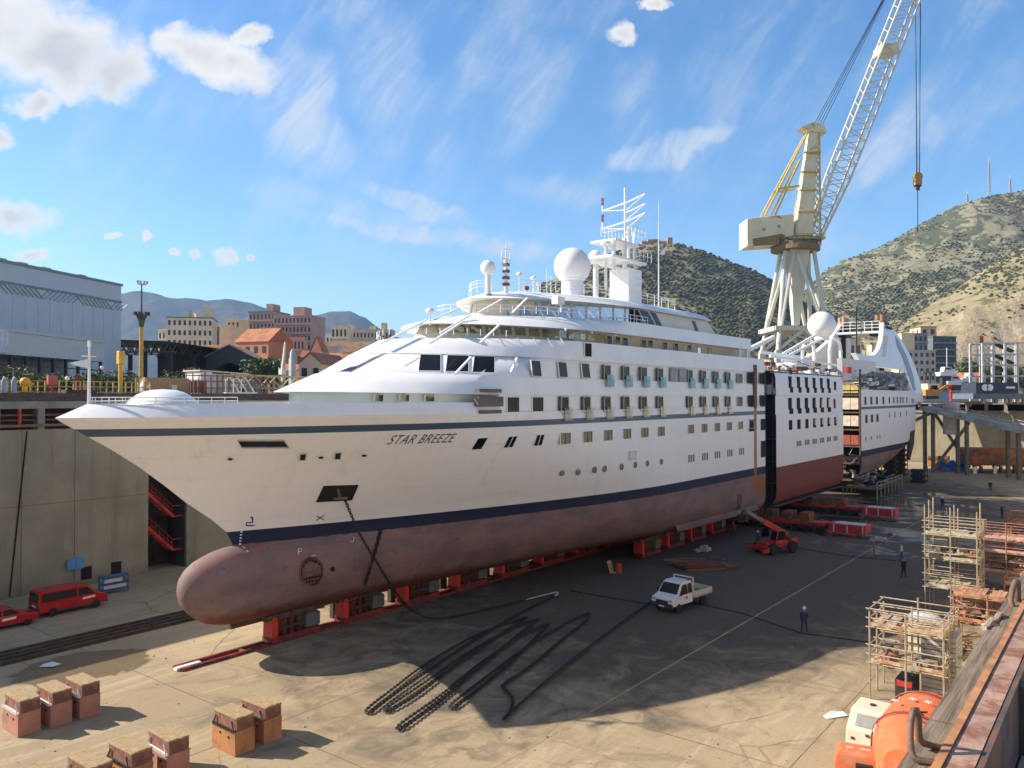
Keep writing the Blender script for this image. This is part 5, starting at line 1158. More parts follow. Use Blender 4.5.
MB().bx(-38, -26, -.4, 0, za(361), za(342)).build('sign_panel', M('panel_white', (.62,.63,.66), .5), an)
c0 = MB().bx(-.2, .2, -.2, .2, 0, za(362)).build('column', steel, an, loc=(-.5, .4, 0))
for k_ in range(1, 9): kid(c0, an, (-.5-k_*3.4, .4, 0))
mb = MB().bx(-38, 0, 6.8, 7, 0, za(362)); mb.build('glazing', M('annex_glass', (.12,.17,.24), .25), an)
mb = MB().bx(-38, 0, .3, .5, za(371), za(370)); mb.build('cross_rail', steel, an)
MB().bx(-.2, .3, 0, 7, 0, 0.1)
cn = thing('steel_canopy', 'dark flat steel canopy on lattice trusses beside the grey hall', 'canopy', Vector(((130-512)/F*190, 190, 14.8)), R(-3)); zc = lambda py: CAMZ+(HZ-py)*190/F-14.8
MB().ext([(-15,-6,zc(339)),(12,-6,zc(343)),(17,-6,zc(346)),(12,-6,zc(345)),(-15,-6,zc(343))], (0,22,0)).build('roof', M('canopy_dark', (.05,.055,.06), .8), cn)
mb = MB()
for y_ in (-5.5, 0, 8):
    for k_ in range(14):
        a_ = -14+k_*2; mb.beam((a_,y_,zc(345)), (a_+1,y_,zc(353)), .22, .22).beam((a_+1,y_,zc(353)), (a_+2,y_,zc(345)), .22, .22)
    mb.beam((-14,y_,zc(353)), (14,y_,zc(353)), .25, .25)
mb.build('lattice', M('lattice_brown', (.15,.10,.08), .8), cn)
for x_ in (-12, -4, 6, 12):
    for y_ in (-5, 7): MB().bx(x_-.4, x_+.4, y_, y_+.8, 0, zc(353)).build('column', steel, cn)
MB().bx(-6, 1, 1, 6, 0, zc(375))
for px, lab in ((136, 'dark blue container under the steel canopy'), (164, 'dark blue container left of the arched shed')):
    t = thing('shipping_container', lab, 'container', Vector(((px-512)/F*165, 165, 16.7)), 0, 'blue containers under the canopy'); mb = MB().bx(-3, 3, -1.2, 1.2, 0, 3.2)
    for k_ in range(14): mb.bx(-2.9+k_*.42, -2.7+k_*.42, -1.26, -1.2, .2, 3.0)
    mb.build('container_body', M('container_blue', (.02,.05,.16), .6), t); MB().bx(3.0, 3.05, -1.1, 1.1, .1, 3.1).build('door', M('container_blue', (.02,.05,.16), .6), t)
sh = thing('arched_shed', 'black gabled shed with arched opening and old tile roof', 'shed', Vector(((229-512)/F*200, 200, 14.8)), R(8)); zs = lambda py: CAMZ+(HZ-py)*200/F-14.8
e_, tp = zs(357), zs(346)
mb = MB()
arch = [(4.2*math.cos(a), 0, 4.5+zs(372)*.0+ (zs(361)-5.0)*math.sin(a)) for a in [math.pi*i/12 for i in range(13)]]
mb.add([(-5.6,0,0),(-5.6,0,e_),(0,0,tp),(5.6,0,e_),(5.6,0,0)]+[(4.2,0,0)]+arch+[(-4.2,0,0)], [tuple(range(5))+tuple(range(5, 20))]); mb.bx(-5.6, -5.5, 0, 24, 0, e_).bx(5.5, 5.6, 0, 24, 0, e_)
mb.build('wall', M('shed_black', (.06,.065,.07), .8), sh); MB().bx(-5.4, 5.4, 8, 8.2, 0, e_).build('back_wall', black, sh)
sh2 = MB().ext([(-6,-.4,e_-.2),(0,-.4,tp+.1),(6,-.4,e_-.2),(6,-.4,e_+.1),(0,-.4,tp+.5),(-6,-.4,e_+.1)], (0,25,0)).build('roof', rooft, sh)
s3 = thing('long_shed', 'long black workshop with brown tile roof left of the arched gable', 'shed', Vector(((190-512)/F*202, 202, 14.8)), R(4))
MB().bx(-8, 8, 0, 8, 0, e_).build('wall', M('shed_black', (.06,.065,.07), .8), s3); MB().ext([(-8.2,-.6,e_),(-8.2,4,tp+.2),(-8.2,8.6,e_)], (16.4,0,0)).build('roof', rooft, s3)
MB().bx(-7, -2, -.1, 0, 1, 4).bx(1, 5, -.1, 0, 1, 4).build('gate', black, s3)
t = thing('bus_shelter', 'dark framed open shelter with pale lining near the green tree', 'shelter', Vector(((243-512)/F*150, 150, 16.7)), 0); MB().bx(-4, 3.5, 0, 3, 3.9, 4.2).build('roof', steel, t); MB().bx(-3.8, 3.3, 2.8, 3, 0, 3.9).build('back_wall', M('shelter_blue', (.22,.28,.34), .6), t)
for x_ in (-3.8, -.2, 3.3): MB().bx(x_-.12, x_+.12, 0, .25, 0, 3.9).build('post', steel, t)

# trees and shrubs: trunk, limbs and leaf clumps through the crown volume
def leafball(mb, c_, r, n, sz, rr, flat=.8):
    for _ in range(n):
        v_ = Vector((rr.gauss(0,1), rr.gauss(0,1), rr.gauss(0,1))).normalized()*r*rr.uniform(.45, 1.05); v_.z *= flat
        p = Vector(c_)+v_; a = Vector((rr.gauss(0,1), rr.gauss(0,1), rr.gauss(0,1))).normalized()*sz*rr.uniform(.6, 1.3); b_ = a.orthogonal().normalized()*sz*rr.uniform(.5, 1.0)
        mb.cur = rr.randrange(3); mb.add([p-a, p+b_*.7, p+a, p-b_*.7], [(0,1,2,3)])
LEAF = [M('leaf_dark', (.030,.055,.018), .7, var=.3), M('leaf_mid', (.055,.090,.028), .7, var=.3), M('leaf_light', (.10,.135,.045), .7, var=.3)]
OLV = [M('olive_dark', (.045,.055,.028), .7, var=.3), M('olive_mid', (.10,.11,.055), .7, var=.3), M('olive_light', (.17,.17,.085), .7, var=.3)]
def tree(lab, px, Y, h, r, seed, mats=LEAF, zb=16.5, name='tree', clumps=9, leaf=.28, nl=110, group=None, trunk=.35):
    rr = random.Random(seed); t = thing(name, lab, 'shrub' if name == 'shrub' else 'tree', Vector(((px-512)/F*Y, Y, zb)), 0, group)
    mb = MB(); mb.tube([(0,0,-.5),(.1,0,h*trunk*.6),(.05,.1,h*.75)], [.05*h, .035*h, .012*h], 7); cm_ = MB()
    for k_ in range(clumps):
        a = k_*2.4+rr.random(); q_ = rr.uniform(.2, .8); zc_ = h*(trunk+(1-trunk)*rr.uniform(.25, .85)); c_ = (math.cos(a)*r*q_, math.sin(a)*r*q_, zc_)
        mb.bar((.05,0,h*trunk*rr.uniform(.6, 1.1)), c_, .015*h, 5, .005*h); leafball(cm_, c_, r*rr.uniform(.35, .6), nl, leaf, rr)
    mb.build('trunk', M('bark', (.09,.065,.045), .9, var=.3), t); cm_.build('crown', mats, t); return t
tree('round bright green tree left of the quay crane', 263, 140, 6.6, 3.4, 5, clumps=12, leaf=.3, nl=150, trunk=.2)
for i, (px, Y, h, r, lab, mt) in enumerate(((8, 92, 2.7, 2.4, 'pale olive shrub at the left frame edge behind the gas bottles', OLV), (26, 94, 3.1, 2.4, 'pale olive shrub behind the yellow pump', OLV), (44, 96, 2.6, 2.2, 'grey green shrub behind the red fire cabinet', OLV), (62, 98, 2.5, 2.2, 'dark shrub between the fire cabinet and the flagstaff', LEAF),
        (78, 100, 2.4, 2.0, 'dark shrub just left of the bow flagstaff', LEAF), (98, 100, 2.9, 2.2, 'dark shrub just right of the bow flagstaff', LEAF), (113, 102, 2.6, 2.2, 'dark shrub left of the yellow crane post', LEAF), (131, 104, 3.0, 2.4, 'dark shrub left of the floodlight tower', LEAF),
        (178, 110, 3.2, 2.6, 'dark shrub under the long black workshop', LEAF), (191, 112, 3.6, 2.6, 'taller dark shrub at the arched shed corner', LEAF))):
    tree(lab, px, Y, h, r, 40+i, mt, 16.6, 'shrub', 7, .17, 120, 'shrubs behind the quay fence', .1)

# ================================================================ big shipyard crane
Yc = 240.; kc = Yc/F; cr = thing('shipyard_crane', 'tall cream portal crane with lattice jib raised above the ship', 'crane', Vector(((795-512)*kc, Yc, 14.8)), 0)
crm = M('crane_cream', (.71,.65,.44), .6, var=.1, scale=.3, col2=(.38,.24,.10), amt=.12, streak=.2, scol=(.33,.20,.08)); crl = M('crane_pale', (.62,.60,.50), .55, var=.08, scale=.3); cry = M('crane_yellow', (.58,.44,.13), .6, var=.2)
cp = lambda px, py, d_=0.: Vector(((px-795)*kc, d_, CAMZ-(py-HZ)*kc-14.8))
mb = MB(); D = 7.6
for (xa, xb) in ((770, 783.5), (820, 812)):
    for d0, d1 in ((-D, -2.2), (D, 2.2)): mb.bar(cp(xa, 352, d0), cp(xb, 252, d1), .75, 10, .6)
for d_ in (-D, D): mb.bar(cp(770,345,d_), cp(791,255,d_*.35), .6, 8).bar(cp(818,340,d_), cp(795,255,d_*.35), .6, 8)
for xa, xb in ((772, 786), (819, 807)): mb.bar(cp(xa,335,-D), cp(xb,258,2), .5, 8); mb.bar(cp(xa,335,D), cp(xb,258,-2), .5, 8)
mb.build('portal_leg', crl, cr, smooth=True)
mb = MB()
for d_ in (-D, D): mb.beam(cp(767,330,d_), cp(824,330,d_), 1.2, 1.3).beam(cp(772,350,d_), cp(795,331,d_), .8, .8).beam(cp(818,350,d_), cp(795,331,d_), .8, .8)
for xa in (769, 821): mb.beam(cp(xa,330,-D), cp(xa,330,D), 1.2, 1.3)
mb.bx(-8, 8, -D, D, cp(795,329).z, cp(795,328.3).z).build('portal_beam', crl, cr)
mb = MB()
for xa in (770, 820):
    for d_ in (-D, D): mb.beam(cp(xa,352,d_), cp(xa,398,d_), 1.8, 1.8)
mb.build('leg_foot', crl, cr)
mb = MB().loft([[cp(795-7,250,-3),cp(795+12,250,-3),cp(795+12,250,3),cp(795-7,250,3)], [cp(793,325,-.9),cp(799,325,-.9),cp(799,325,.9),cp(793,325,.9)]])
mb.build('centre_column', crl, cr)
MB().lathe([(7.1, cp(0,251).z), (7.1, cp(0,247).z), (6.6, cp(0,246).z), (6.6, cp(0,243).z)], (cp(796,0).x, 0, 0), 28).build('slew_ring', M('ring_brown', (.20,.15,.08), .7), cr)
mb = MB(); 
for i in range(20): a = i*math.pi/10; mb.bar((cp(796,0).x+7.3*math.cos(a), 7.3*math.sin(a), cp(0,247).z), (cp(796,0).x+7.3*math.cos(a), 7.3*math.sin(a), cp(0,240).z), .1, 4)
for py in (240, 243.5): mb.tube([(cp(796,0).x+7.3*math.cos(i*math.pi/10), 7.3*math.sin(i*math.pi/10), cp(0,py).z) for i in range(20)], .1, 4, closed=True)
mb.build('ring_rail', steel, cr)
rot = -.32                                       # the slewing part is turned a little
mh = MB().ext([cp(744,221,-4), cp(790,216,-4), cp(790,238,-4), cp(774,246,-4), cp(744,248,-4)], (0,8.5,0)).build('machinery_house', crm, cr, bevel=.12)
MB().bx(cp(759,0).x, cp(762,0).x, -4.08, -3.98, cp(0,233).z, cp(0,230).z).bx(cp(774,0).x, cp(776.5,0).x, -4.08, -3.98, cp(0,230).z, cp(0,227).z).build('vent', gsc, mh)
MB().ext([cp(749,241,-3.9), cp(778,236,-3.9), cp(785,240,-3.9), cp(776,246.5,-3.9), cp(750,248.2,-3.9)], (0,-.15,0)).build('house_belly', M('belly_brown', (.24,.17,.08), .7), mh)
mb = MB().bx(cp(776,0).x, cp(822,0).x, -3.5, 3.5, cp(0,240.5).z, cp(0,238).z).bx(cp(776,0).x, cp(822,0).x, -3.6, -3.4, cp(0,236).z, cp(0,235.4).z); mb.build('turntable', cry, cr)
mb = MB().loft([[cp(793,240,-2.4),cp(811,240,-2.4),cp(811,240,2.4),cp(793,240,2.4)], [cp(809,132,-1.3),cp(818,132,-1.3),cp(818,132,1.3),cp(809,132,1.3)]]); mb.build('a_frame_mast', crm, cr)
mb = MB()
for i in range(15):
    t0, t1 = i/15, (i+1)/15; e0 = cp(811+7*t0, 240-108*t0, -2.5+1.2*t0); e1 = cp(811+7*t1, 240-108*t1, -2.5+1.2*t1); g0 = cp(818+6*t0*.2, 240-108*t0, -2.5+1.2*t0); g1 = cp(818+6*t1*.2, 240-108*t1, -2.5+1.2*t1)
    mb.bar(e0, g1, .18, 4).bar(e1, g0, .18, 4).bar(g0, g1, .3, 5)
mb.build('mast_ladder', cry, cr)
mb = MB()
for t_ in (.25, .45, .62, .8): c_ = cp(801+10*t_, 240-108*t_); mb.bx(c_.x-2.2, c_.x+3, -2.8, -1.6, c_.z-.15, c_.z+.15)
mb.build('mast_landing', cry, cr)
MB().ext([cp(800,128,-2.2),cp(812,123,-2.2),cp(822,125,-2.2),cp(826,133,-2.2),cp(810,132,-2.2)], (0,4.4,0)).build('mast_head', crm, cr)
mb = MB()
for i, px in enumerate((812, 816, 820, 823)): mb.lathe([(1.0,-.3),(1.0,.3)], tuple(cp(px, 127, -1.6+i)), 10, 'Y')
mb.build('sheave', steel, cr)
mb = MB()
for d_ in (-2, 2): mb.bar(cp(763,217,d_*1.3), cp(807,134,d_*.6), .32, 6).bar(cp(773,217,d_*1.3), cp(800,160,d_*.6), .28, 6)
mb.beam(cp(776,190,-2), cp(798,187,-2), .8, .5).beam(cp(776,190,2), cp(798,187,2), .6, .5).build('back_stay', cry, cr)
# lattice jib up and out of the frame
ja, jb = (815, 237), (934, -60); mb = MB(); n_ = 24
def jp(t_, u_, d_): 
    wd = 6.2+4.8*min(1, t_*5)*(1-.35*t_); x_ = ja[0]+(jb[0]-ja[0])*t_; y_ = ja[1]+(jb[1]-ja[1])*t_
    return cp(x_+u_*wd*.62*1.25, y_+u_*wd*.45, d_*(1.6+1.4*min(1, t_*4)))
for u_ in (-1, 1):
    for d_ in (-1, 1): mb.tube([jp(i/n_, u_, d_) for i in range(n_+1)], .34, 6)
mb.build('jib_chord', crl, cr); mb = MB()
for i in range(n_):
    a_, b_ = i/n_, (i+1)/n_
    for d_ in (-1, 1): mb.bar(jp(a_,-1,d_), jp(b_,1,d_), .15, 4).bar(jp(b_,1,d_), jp(b_,-1,d_), .13, 4)
    for u_ in (-1, 1): mb.bar(jp(a_,u_,-1), jp(b_,u_,1), .15, 4)
mb.build('jib_lacing', crl, cr)
mb = MB(); mb.bx(*(lambda c_: (c_.x-2.6, c_.x+2.6, -2.8, 2.8, c_.z-1.2, c_.z+1.2))(jp(.63,-.2,0))).build('jib_cabin', crm, cr)
mb = MB()
for i, (px, py) in enumerate(((813,126),(816,126),(819,127),(822,128),(817,126.5))): mb.bar(cp(px,py,-1.5+i*.7), cp(898+i*5, -28-8*i, -1.4+.7*i), .11, 4)
mb.build('luffing_rope', M('rope_dark', (.06,.055,.09), .6), cr)
mb = MB()
for x_, d_ in ((916.5,-.5),(918.5,.5),(921.5,-.5),(924,.5)): mb.bar(cp(x_+1,-30,d_), cp(x_*.5+919.5*.5,174,d_), .1, 4)
mb.bar(cp(919.2,186), cp(919,232), .12, 5).build('hoist_rope', M('rope_dark', (.06,.055,.09), .6), cr)
mb = MB().lathe([(1.3,-.6),(1.3,.6)], tuple(cp(919.2,176)), 14, 'Y').bx(*(lambda c_: (c_.x-1, c_.x+1, -.7, .7, c_.z-2.2, c_.z+.8))(cp(919.2,177))); hk = mb.build('hook_block', M('hook_ochre', (.45,.25,.06), .5), cr)
MB().tube([cp(919.2,183), cp(919.2,186), cp(920.8,187), cp(920.5,189), cp(918.6,189), cp(917.8,187)], .28, 6).bx(*(lambda c_: (c_.x-.9, c_.x+.9, -.5, .5, c_.z-.6, c_.z+.4))(cp(919.2,184))).build('hook', steel, hk)
# ================================================================ on the dock floor
# spare keel blocks: painted concrete base, strip with bolts, timber cap
pinkc = M('block_pink', (.42,.20,.145), .85, var=.12, scale=1.5, col2=(.30,.17,.12), amt=.25, bump=.2); rustc = M('block_rusty', (.36,.17,.085), .85, var=.25, scale=1.6, col2=(.45,.20,.06), amt=.45, bump=.25, streak=.4, scol=(.16,.06,.03))
capt = M('block_timber', (.36,.26,.14), .85, var=.2, scale=4, bump=.3, streak=0); capw = M('cap_side', (.29,.125,.09), .85, var=.3, scale=3, col2=(.15,.08,.06), amt=.5, bump=.6)
def keelblock(lab, s, y, base, rz=0., edge=True):
    t = shipthing('keel_block', lab, 'keel block', s, y, 0, 'spare keel blocks on the dock floor', rz)
    MB().bx(0, 1.02, 0, 1.95, 0, 1.12).build('base', base, t, bevel=.02)
    MB().bx(.10, 1.0, .02, 1.93, 1.12, 1.66).build('cap', capw, t, bevel=.03); mb = MB()
    for k in range(6): o1, o2 = rnd.uniform(0, .03), rnd.uniform(0, .05); mb.bx(.07+k*.155, .215+k*.155, .02-o2, 1.92+rnd.uniform(-.04, .04), 1.655, 1.73+o1)
    mb.build('timber_top', capt, t, bevel=.012)
    mb = MB().bx(-.02, .08, .03, 1.92, 1.10, 1.17)
    for k in range(14): mb.bx(-.05, -.02, .12+k*.13, .17+k*.13, 1.06, 1.2)
    mb.beam((-.01,.10,1.15), (.06,.42,1.5), .05, .05).beam((-.01,1.85,1.15), (.06,1.7,1.5), .05, .05); mb.build('edge_strip', white2 if edge else steel, t)
    mb = MB().bar((-.03,.55,.78), (.05,.55,.78), .055, 8).bar((-.03,1.25,.84), (.05,1.25,.84), .055, 8); mb.build('lifting_hole', black, t)
    return t
for (px, py, z_), lab, bs, e in (((21,736,0), 'pink keel block nearest the left frame edge, first of three', pinkc, 1), ((53.5,726.5,0), 'pink keel block in the middle of the three at left', pinkc, 1), ((82.5,718,0), 'pink keel block farthest from the frame edge of the three', pinkc, 1),
      ((237,755,0), 'rusty orange keel block with dark strip, front one of the pair', rustc, 0), ((265.5,743,0), 'rusty orange keel block, rear one of the pair', rustc, 0),
      ((169.4,740,1.72), 'pink keel block at the bottom edge with tall white strip', pinkc, 1), ((132.5,752.5,1.72), 'rust stained keel block at the bottom edge between two pink ones', rustc, 0), ((91,767,1.72), 'pink keel block cut off by the bottom edge', pinkc, 1), ((41,781,1.72), 'keel block showing only its timber top at the bottom edge', pinkc, 1)):
    s, y = G(px, py, z_); keelblock(lab, s, y, bs, rz=rnd.uniform(-.05, .05), edge=bool(e))
# skid shoes carrying the hull
packm = M('power_pack_grey', (.12,.125,.125), .6, var=.2)
def skid(lab, s, y, ln=4.0, hh=2.0):
    t = shipthing('skid_shoe', lab, 'skid shoe', s, y, 0, 'red skid shoes under the hull')
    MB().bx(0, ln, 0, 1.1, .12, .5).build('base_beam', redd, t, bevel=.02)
    MB().ext([(0,.05,.3),(.5,.05,.3),(.5,.05,1.3),(.42,.05,1.75),(.22,.05,1.85),(.05,.05,1.7)], (0,1.0,0)).build('end_plate', M('sunlit_plate_red', (.62,.04,.03), .45, var=.1), t, bevel=.02)  # brighter red than the other parts, sunlight put into the colour
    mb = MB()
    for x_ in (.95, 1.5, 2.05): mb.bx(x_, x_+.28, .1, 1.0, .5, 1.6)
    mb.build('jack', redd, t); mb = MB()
    for x_ in (1.0, 1.56, 2.1): mb.bar((x_+.1,.02,.3), (x_+.1,.02,1.4), .05, 6)
    mb.bx(.7, 3.0, .02, .12, .95, 1.1); mb.build('hose', steel, t)
    MB().bx(2.7, 3.9, -.05, .95, .62, 1.5).bx(2.8, 3.8, .0, .9, 1.5, 1.58).build('power_pack', packm, t, bevel=.03)
    MB().bx(-.4, ln+.4, .1, 1.0, 1.62, hh-.02).build('top_beam', M('shoe_timber', (.10,.07,.05), .9, var=.3), t)
    mb = MB()
    for x_ in (.5, 1.5, 2.6, 3.8): mb.bx(x_, x_+.3, .0, .5, hh-.3, hh+.02)
    mb.build('packing', steel, t); return t
for i in range(10):
    lab = ['foremost red skid shoe under the bulbous bow'] + ['%s red skid shoe from the bow under the keel' % w_ for w_ in ('second','third','fourth','fifth','sixth','seventh','eighth','ninth','tenth')]
    skid(lab[i], -24.5+6.08*i, -.55)
for i in range(4): skid('%s red skid shoe of the outer row by the bilge keel' % ('foremost','second','third','rearmost')[i], 15.5+5.6*i, -6.2)
t = shipthing('skid_rail', 'red steel skid track running under the keel', 'track', -31, -.5)
mb = MB()
for y_ in (0, .85): mb.bx(.2, 66, y_, y_+.22, .01, .16)
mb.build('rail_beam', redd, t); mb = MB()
for x_ in range(0, 64, 3): mb.bx(x_+1.5, x_+1.75, .2, .9, .01, .12)
mb.build('tie_bar', rust, t); MB().bx(0, 1.6, .25, .6, .05, .2).build('white_end', white2, t)
t = shipthing('keel_beam', 'long dark timber beam under the bulb nose', 'beam', -24.5, 1.2); MB().bx(-2.6, 44, -1.0, .6, 1.55, 1.98).build('beam', M('shoe_timber', (.10,.07,.05), .9), t); mb = MB()
for k in range(2, 16): mb.bx(-2+k*2.9, -1.2+k*2.9, .2, .6, 0, 1.55)
mb.build('prop', steel, t)
# crane rails along the far wall
t = shipthing('floor_rails', 'three dark rusty rails laid along the dock floor by the wall', 'rails', -70, 9.2); mb = MB()
for y_ in (0, .75, 1.5, 2.2): mb.bx(0, 60, y_, y_+.28, .01, .22).bx(0, 60, y_-.12, y_+.4, .01, .06)
mb.build('rail', M('rail_brown', (.075,.05,.035), .8, var=.4), t)
# anchor chains
chm = M('chain_black', (.022,.018,.017), .7, var=.4, scale=3)
def chain(name, lab, pts, link=.25, th=.032, par=None, white_at=()):
    P_ = [Vector(p) for p in pts]; mb = MB(); d_ = 0; flip = 0; acc = []
    sm = []
    for i in range(len(P_)-1):
        p0 = P_[max(0,i-1)]; p1 = P_[i]; p2 = P_[i+1]; p3 = P_[min(len(P_)-1, i+2)]
        for k in range(10):
            t_ = k/10; sm.append(.5*((2*p1)+(p2-p0)*t_+(2*p0-5*p1+4*p2-p3)*t_*t_+(3*p1-p0-3*p2+p3)*t_**3))
    sm.append(P_[-1]); nxt = 0.; run = 0.
    for a, b_ in zip(sm, sm[1:]):
        l_ = (b_-a).length
        while run+l_ > nxt and l_ > 0:
            c_ = a.lerp(b_, (nxt-run)/l_); tx = (b_-a).normalized(); up = Vector((0,0,1)); sd_ = tx.cross(up).normalized()
            up2 = sd_.cross(tx); w_ = (sd_ if flip % 2 else (up2*.55+sd_*.75).normalized()); flip += 1
            ring_ = [c_+tx*math.cos(q_)*link*.62+w_*math.sin(q_)*link*.36 for q_ in [2*math.pi*j/8 for j in range(8)]]
            mb.cur = 1 if any(x0 < nxt < x1 for x0, x1 in white_at) else 0
            mb.tube(ring_, th, 5, closed=True); nxt += link*.78
        run += l_
    o = mb.build(name, [chm, M('chain_white', (.55,.53,.48), .7)], par)
    return tag(o, lab, 'chain') if lab else o
def gw(px, py, z=.14): s, y = G(px, py, z); return W(s, y, z)
anc = hull_px(345, 499); a0_ = W(*hp(anc[0], anc[1], .1))
chain('anchor_chain', 'black anchor chain hanging from the bow and snaking over the floor', [a0_, Q(360,533,a0_.y+.15*(59.7-a0_.y)), Q(378,563,a0_.y+.35*(59.7-a0_.y)), Q(398,594,a0_.y+.65*(59.7-a0_.y)), Q(415,611,a0_.y+.9*(59.7-a0_.y)), gw(442,617), gw(500,605), gw(545,594), gw(557,591.5), gw(553,596), gw(520,612), gw(480,635), gw(430,668), gw(395,692), gw(372,709), gw(369,706), gw(392,688), gw(430,660), gw(480,632), gw(527,616)], white_at=((21.5,26.5),))
chain('anchor_chain', 'second black chain line, laid close beside the first', [gw(525,617), gw(490,640), gw(450,668), gw(415,694), gw(390,708), gw(389,705), gw(420,684), gw(470,650), gw(510,628), gw(537,618)])
chain('anchor_chain', 'third black chain line reaching farthest into the sunlight', [gw(538,618), gw(508,642), gw(470,674), gw(430,706), gw(403,725), gw(402,721), gw(440,694), gw(480,662), gw(520,635), gw(547,622)])
chain('anchor_chain', 'short black chain line ending at the shadow edge', [gw(549,622), gw(530,642), gw(500,670), gw(470,694), gw(454,705), gw(453,701), gw(480,680), gw(520,650), gw(548,632), gw(575,617), gw(588,612)])
chain('anchor_chain', 'black chain bending back in a hook under the hull shadow', [gw(588,612), gw(585,620), gw(560,640), gw(530,665), gw(505,682), gw(504,686), gw(512,696), gw(511,708), gw(504,717)])
chain('anchor_chain', 'long straight black chain towards the white truck', [gw(505,716), gw(520,702), gw(560,668), gw(600,637), gw(640,608), gw(652,600)])
hc = hull_px(380, 531); chain('hanging_rope', 'black rope hanging down the red hull behind the anchor chain', [W(*hp(hc[0], hc[1], .12)), W(*hp(*hull_px(372,560), .12)), W(*hp(*hull_px(365,582), .15))], link=.3, th=.06)
# hoses and cables
hs = MB()
for pts in (((690,601),(740,612),(800,632),(860,640),(1020,655)), ((570,590),(640,602),(655,604)), ((745,543),(800,548),(850,556),(905,561))):
    o = MB().tube([gw(*p, .05) for p in pts], .03, 5).build('floor_hose', black)
    tag(o, {690: 'thin black hose from the white truck past the nearest worker', 570: 'thin black cable in front of the white truck', 745: 'thin black hose behind the red telehandler'}[pts[0][0]], 'hose')
gr = MB(); rg = random.Random(99)
for _ in range(1500):
    s_, y_ = rg.uniform(-48, 60), rg.uniform(-42, 24); r_ = rg.choice((.02, .02, .03, .045)) * (1.7 if rg.random() < .06 else 1); gr.cur = rg.randrange(3); a_ = rg.random()*3
    gr.rbx((s_, y_, r_*.35), (r_*rg.uniform(.8, 2.6), r_, r_*.7), a_)
o = gr.build('floor_grit', [M('grit_a', (.30,.24,.16), .9), M('grit_b', (.10,.08,.06), .9), M('grit_c', (.45,.40,.32), .9)], loc=W(0, 0, .004), rz=ANG); o['kind'] = 'stuff'; o['label'] = 'grit and small rubble scattered over the dock floor'
# vehicles ------------------------------------------------------------
def wheel(par, x, y, r, wd=.22, rim=chrome):
    t = MB().lathe([(r*.62,-wd/2),(r*.93,-wd/2),(r,-wd*.3),(r,wd*.3),(r*.93,wd/2),(r*.62,wd/2)], n=20, axis='Y').build('wheel', rubber, par, smooth=True, loc=(x, y, r))
    MB().lathe([(r*.6,-wd*.46),(r*.5,-wd*.5),(r*.2,-wd*.42),(r*.2,wd*.42),(r*.5,wd*.5),(r*.6,wd*.46)], n=16, axis='Y').build('rim', rim, t, smooth=True); return t
def carbody(par, prof, wd, belt, mat, inset=.14, name='body'):
    rings = []
    for f_, k_ in ((-1, 0), (-1, 1), (1, 1), (1, 0)):
        pass
    L_ = [(x, -(wd/2-(inset*max(0, z-belt)/.7)), z) for x, z in prof]; R_ = [(x, -y, z) for x, y, z in L_]
    return MB().loft([L_, R_]).build(name, mat, par, bevel=.05)
def sideglass(par, pts, wd, belt, mat, name, inset=.14, out=.012):
    for sg in (-1, 1): 
        v_ = [(x, sg*(wd/2-(inset*max(0, z-belt)/.7)+out), z) for x, z in pts]; MB().add(v_, [tuple(range(len(v_)))]).build(name, mat, par)
def plateq(par, pts, mat, name): return MB().add(pts, [tuple(range(len(pts)))]).build(name, mat, par)
# red van
vs, vy = G(70, 611); van = shipthing('passenger_van', 'red passenger van with white door lettering parked by the dock wall', 'van', vs+.3, vy+.55, 0, 'red vehicles by the dock wall')
vp = [(-2.5,.35),(2.2,.35),(2.45,.55),(2.45,.95),(1.75,1.18),(1.05,1.85),(.8,1.95),(-2.3,1.95),(-2.5,1.8)]
carbody(van, vp, 1.95, 1.05, redv); sideglass(van, [(-2.3,1.18),(.15,1.18),(.15,1.75),(-2.25,1.75)], 1.95, 1.05, glass, 'side_window'); sideglass(van, [(.3,1.18),(1.5,1.18),(1.0,1.72),(.3,1.75)], 1.95, 1.05, glass, 'front_window')
plateq(van, [(-2.515,-.75,1.15),(-2.515,.75,1.15),(-2.515,.68,1.78),(-2.515,-.68,1.78)], glass, 'rear_window'); plateq(van, [(1.72,-.8,1.24),(1.72,.8,1.24),(1.12,.68,1.83),(1.12,-.68,1.83)], glass, 'windscreen')
MB().bx(-2.56, -2.4, -.95, .95, .3, .6).bx(2.3, 2.52, -.9, .9, .32, .62).bx(-1.6, 1.4, -.985, .985, .3, .45).build('bumper', steel, van); MB().bx(.2, .225, -.992, -.95, .5, 1.1).bx(-.95, -.925, -.992, -.95, .5, 1.1).bx(-2.2, .2, -.992, -.97, 1.08, 1.1).bx(1.5, 1.52, -.992, -.95, .6, 1.0).build('door_seam', black, van); MB().bx(-2.53, -2.5, -.3, .3, .72, .86).build('number_plate', white2, van)
for y_ in (-.9, .8): MB().bx(-2.53, -2.5, y_, y_+.1, .8, 1.4).build('tail_light', redp, van)
plateq(van, [(.55,-.99,.85),(1.5,-.99,.90),(1.55,-.99,1.04),(.6,-.99,1.0)], white2, 'door_lettering')
for x_ in (-1.55, 1.6):
    for y_ in (-.88, .88): wheel(van, x_, y_, .33)
cs, cy_ = G(15, 627); car = shipthing('hatchback_car', 'red compact car cut off by the left frame edge', 'car', cs-.35, cy_+.75, 0, 'red vehicles by the dock wall')
cpz = [(-2.0,.3),(1.8,.3),(2.0,.5),(1.95,.78),(1.0,.95),(.3,1.45),(-1.3,1.5),(-1.95,1.05),(-2.05,.7)]
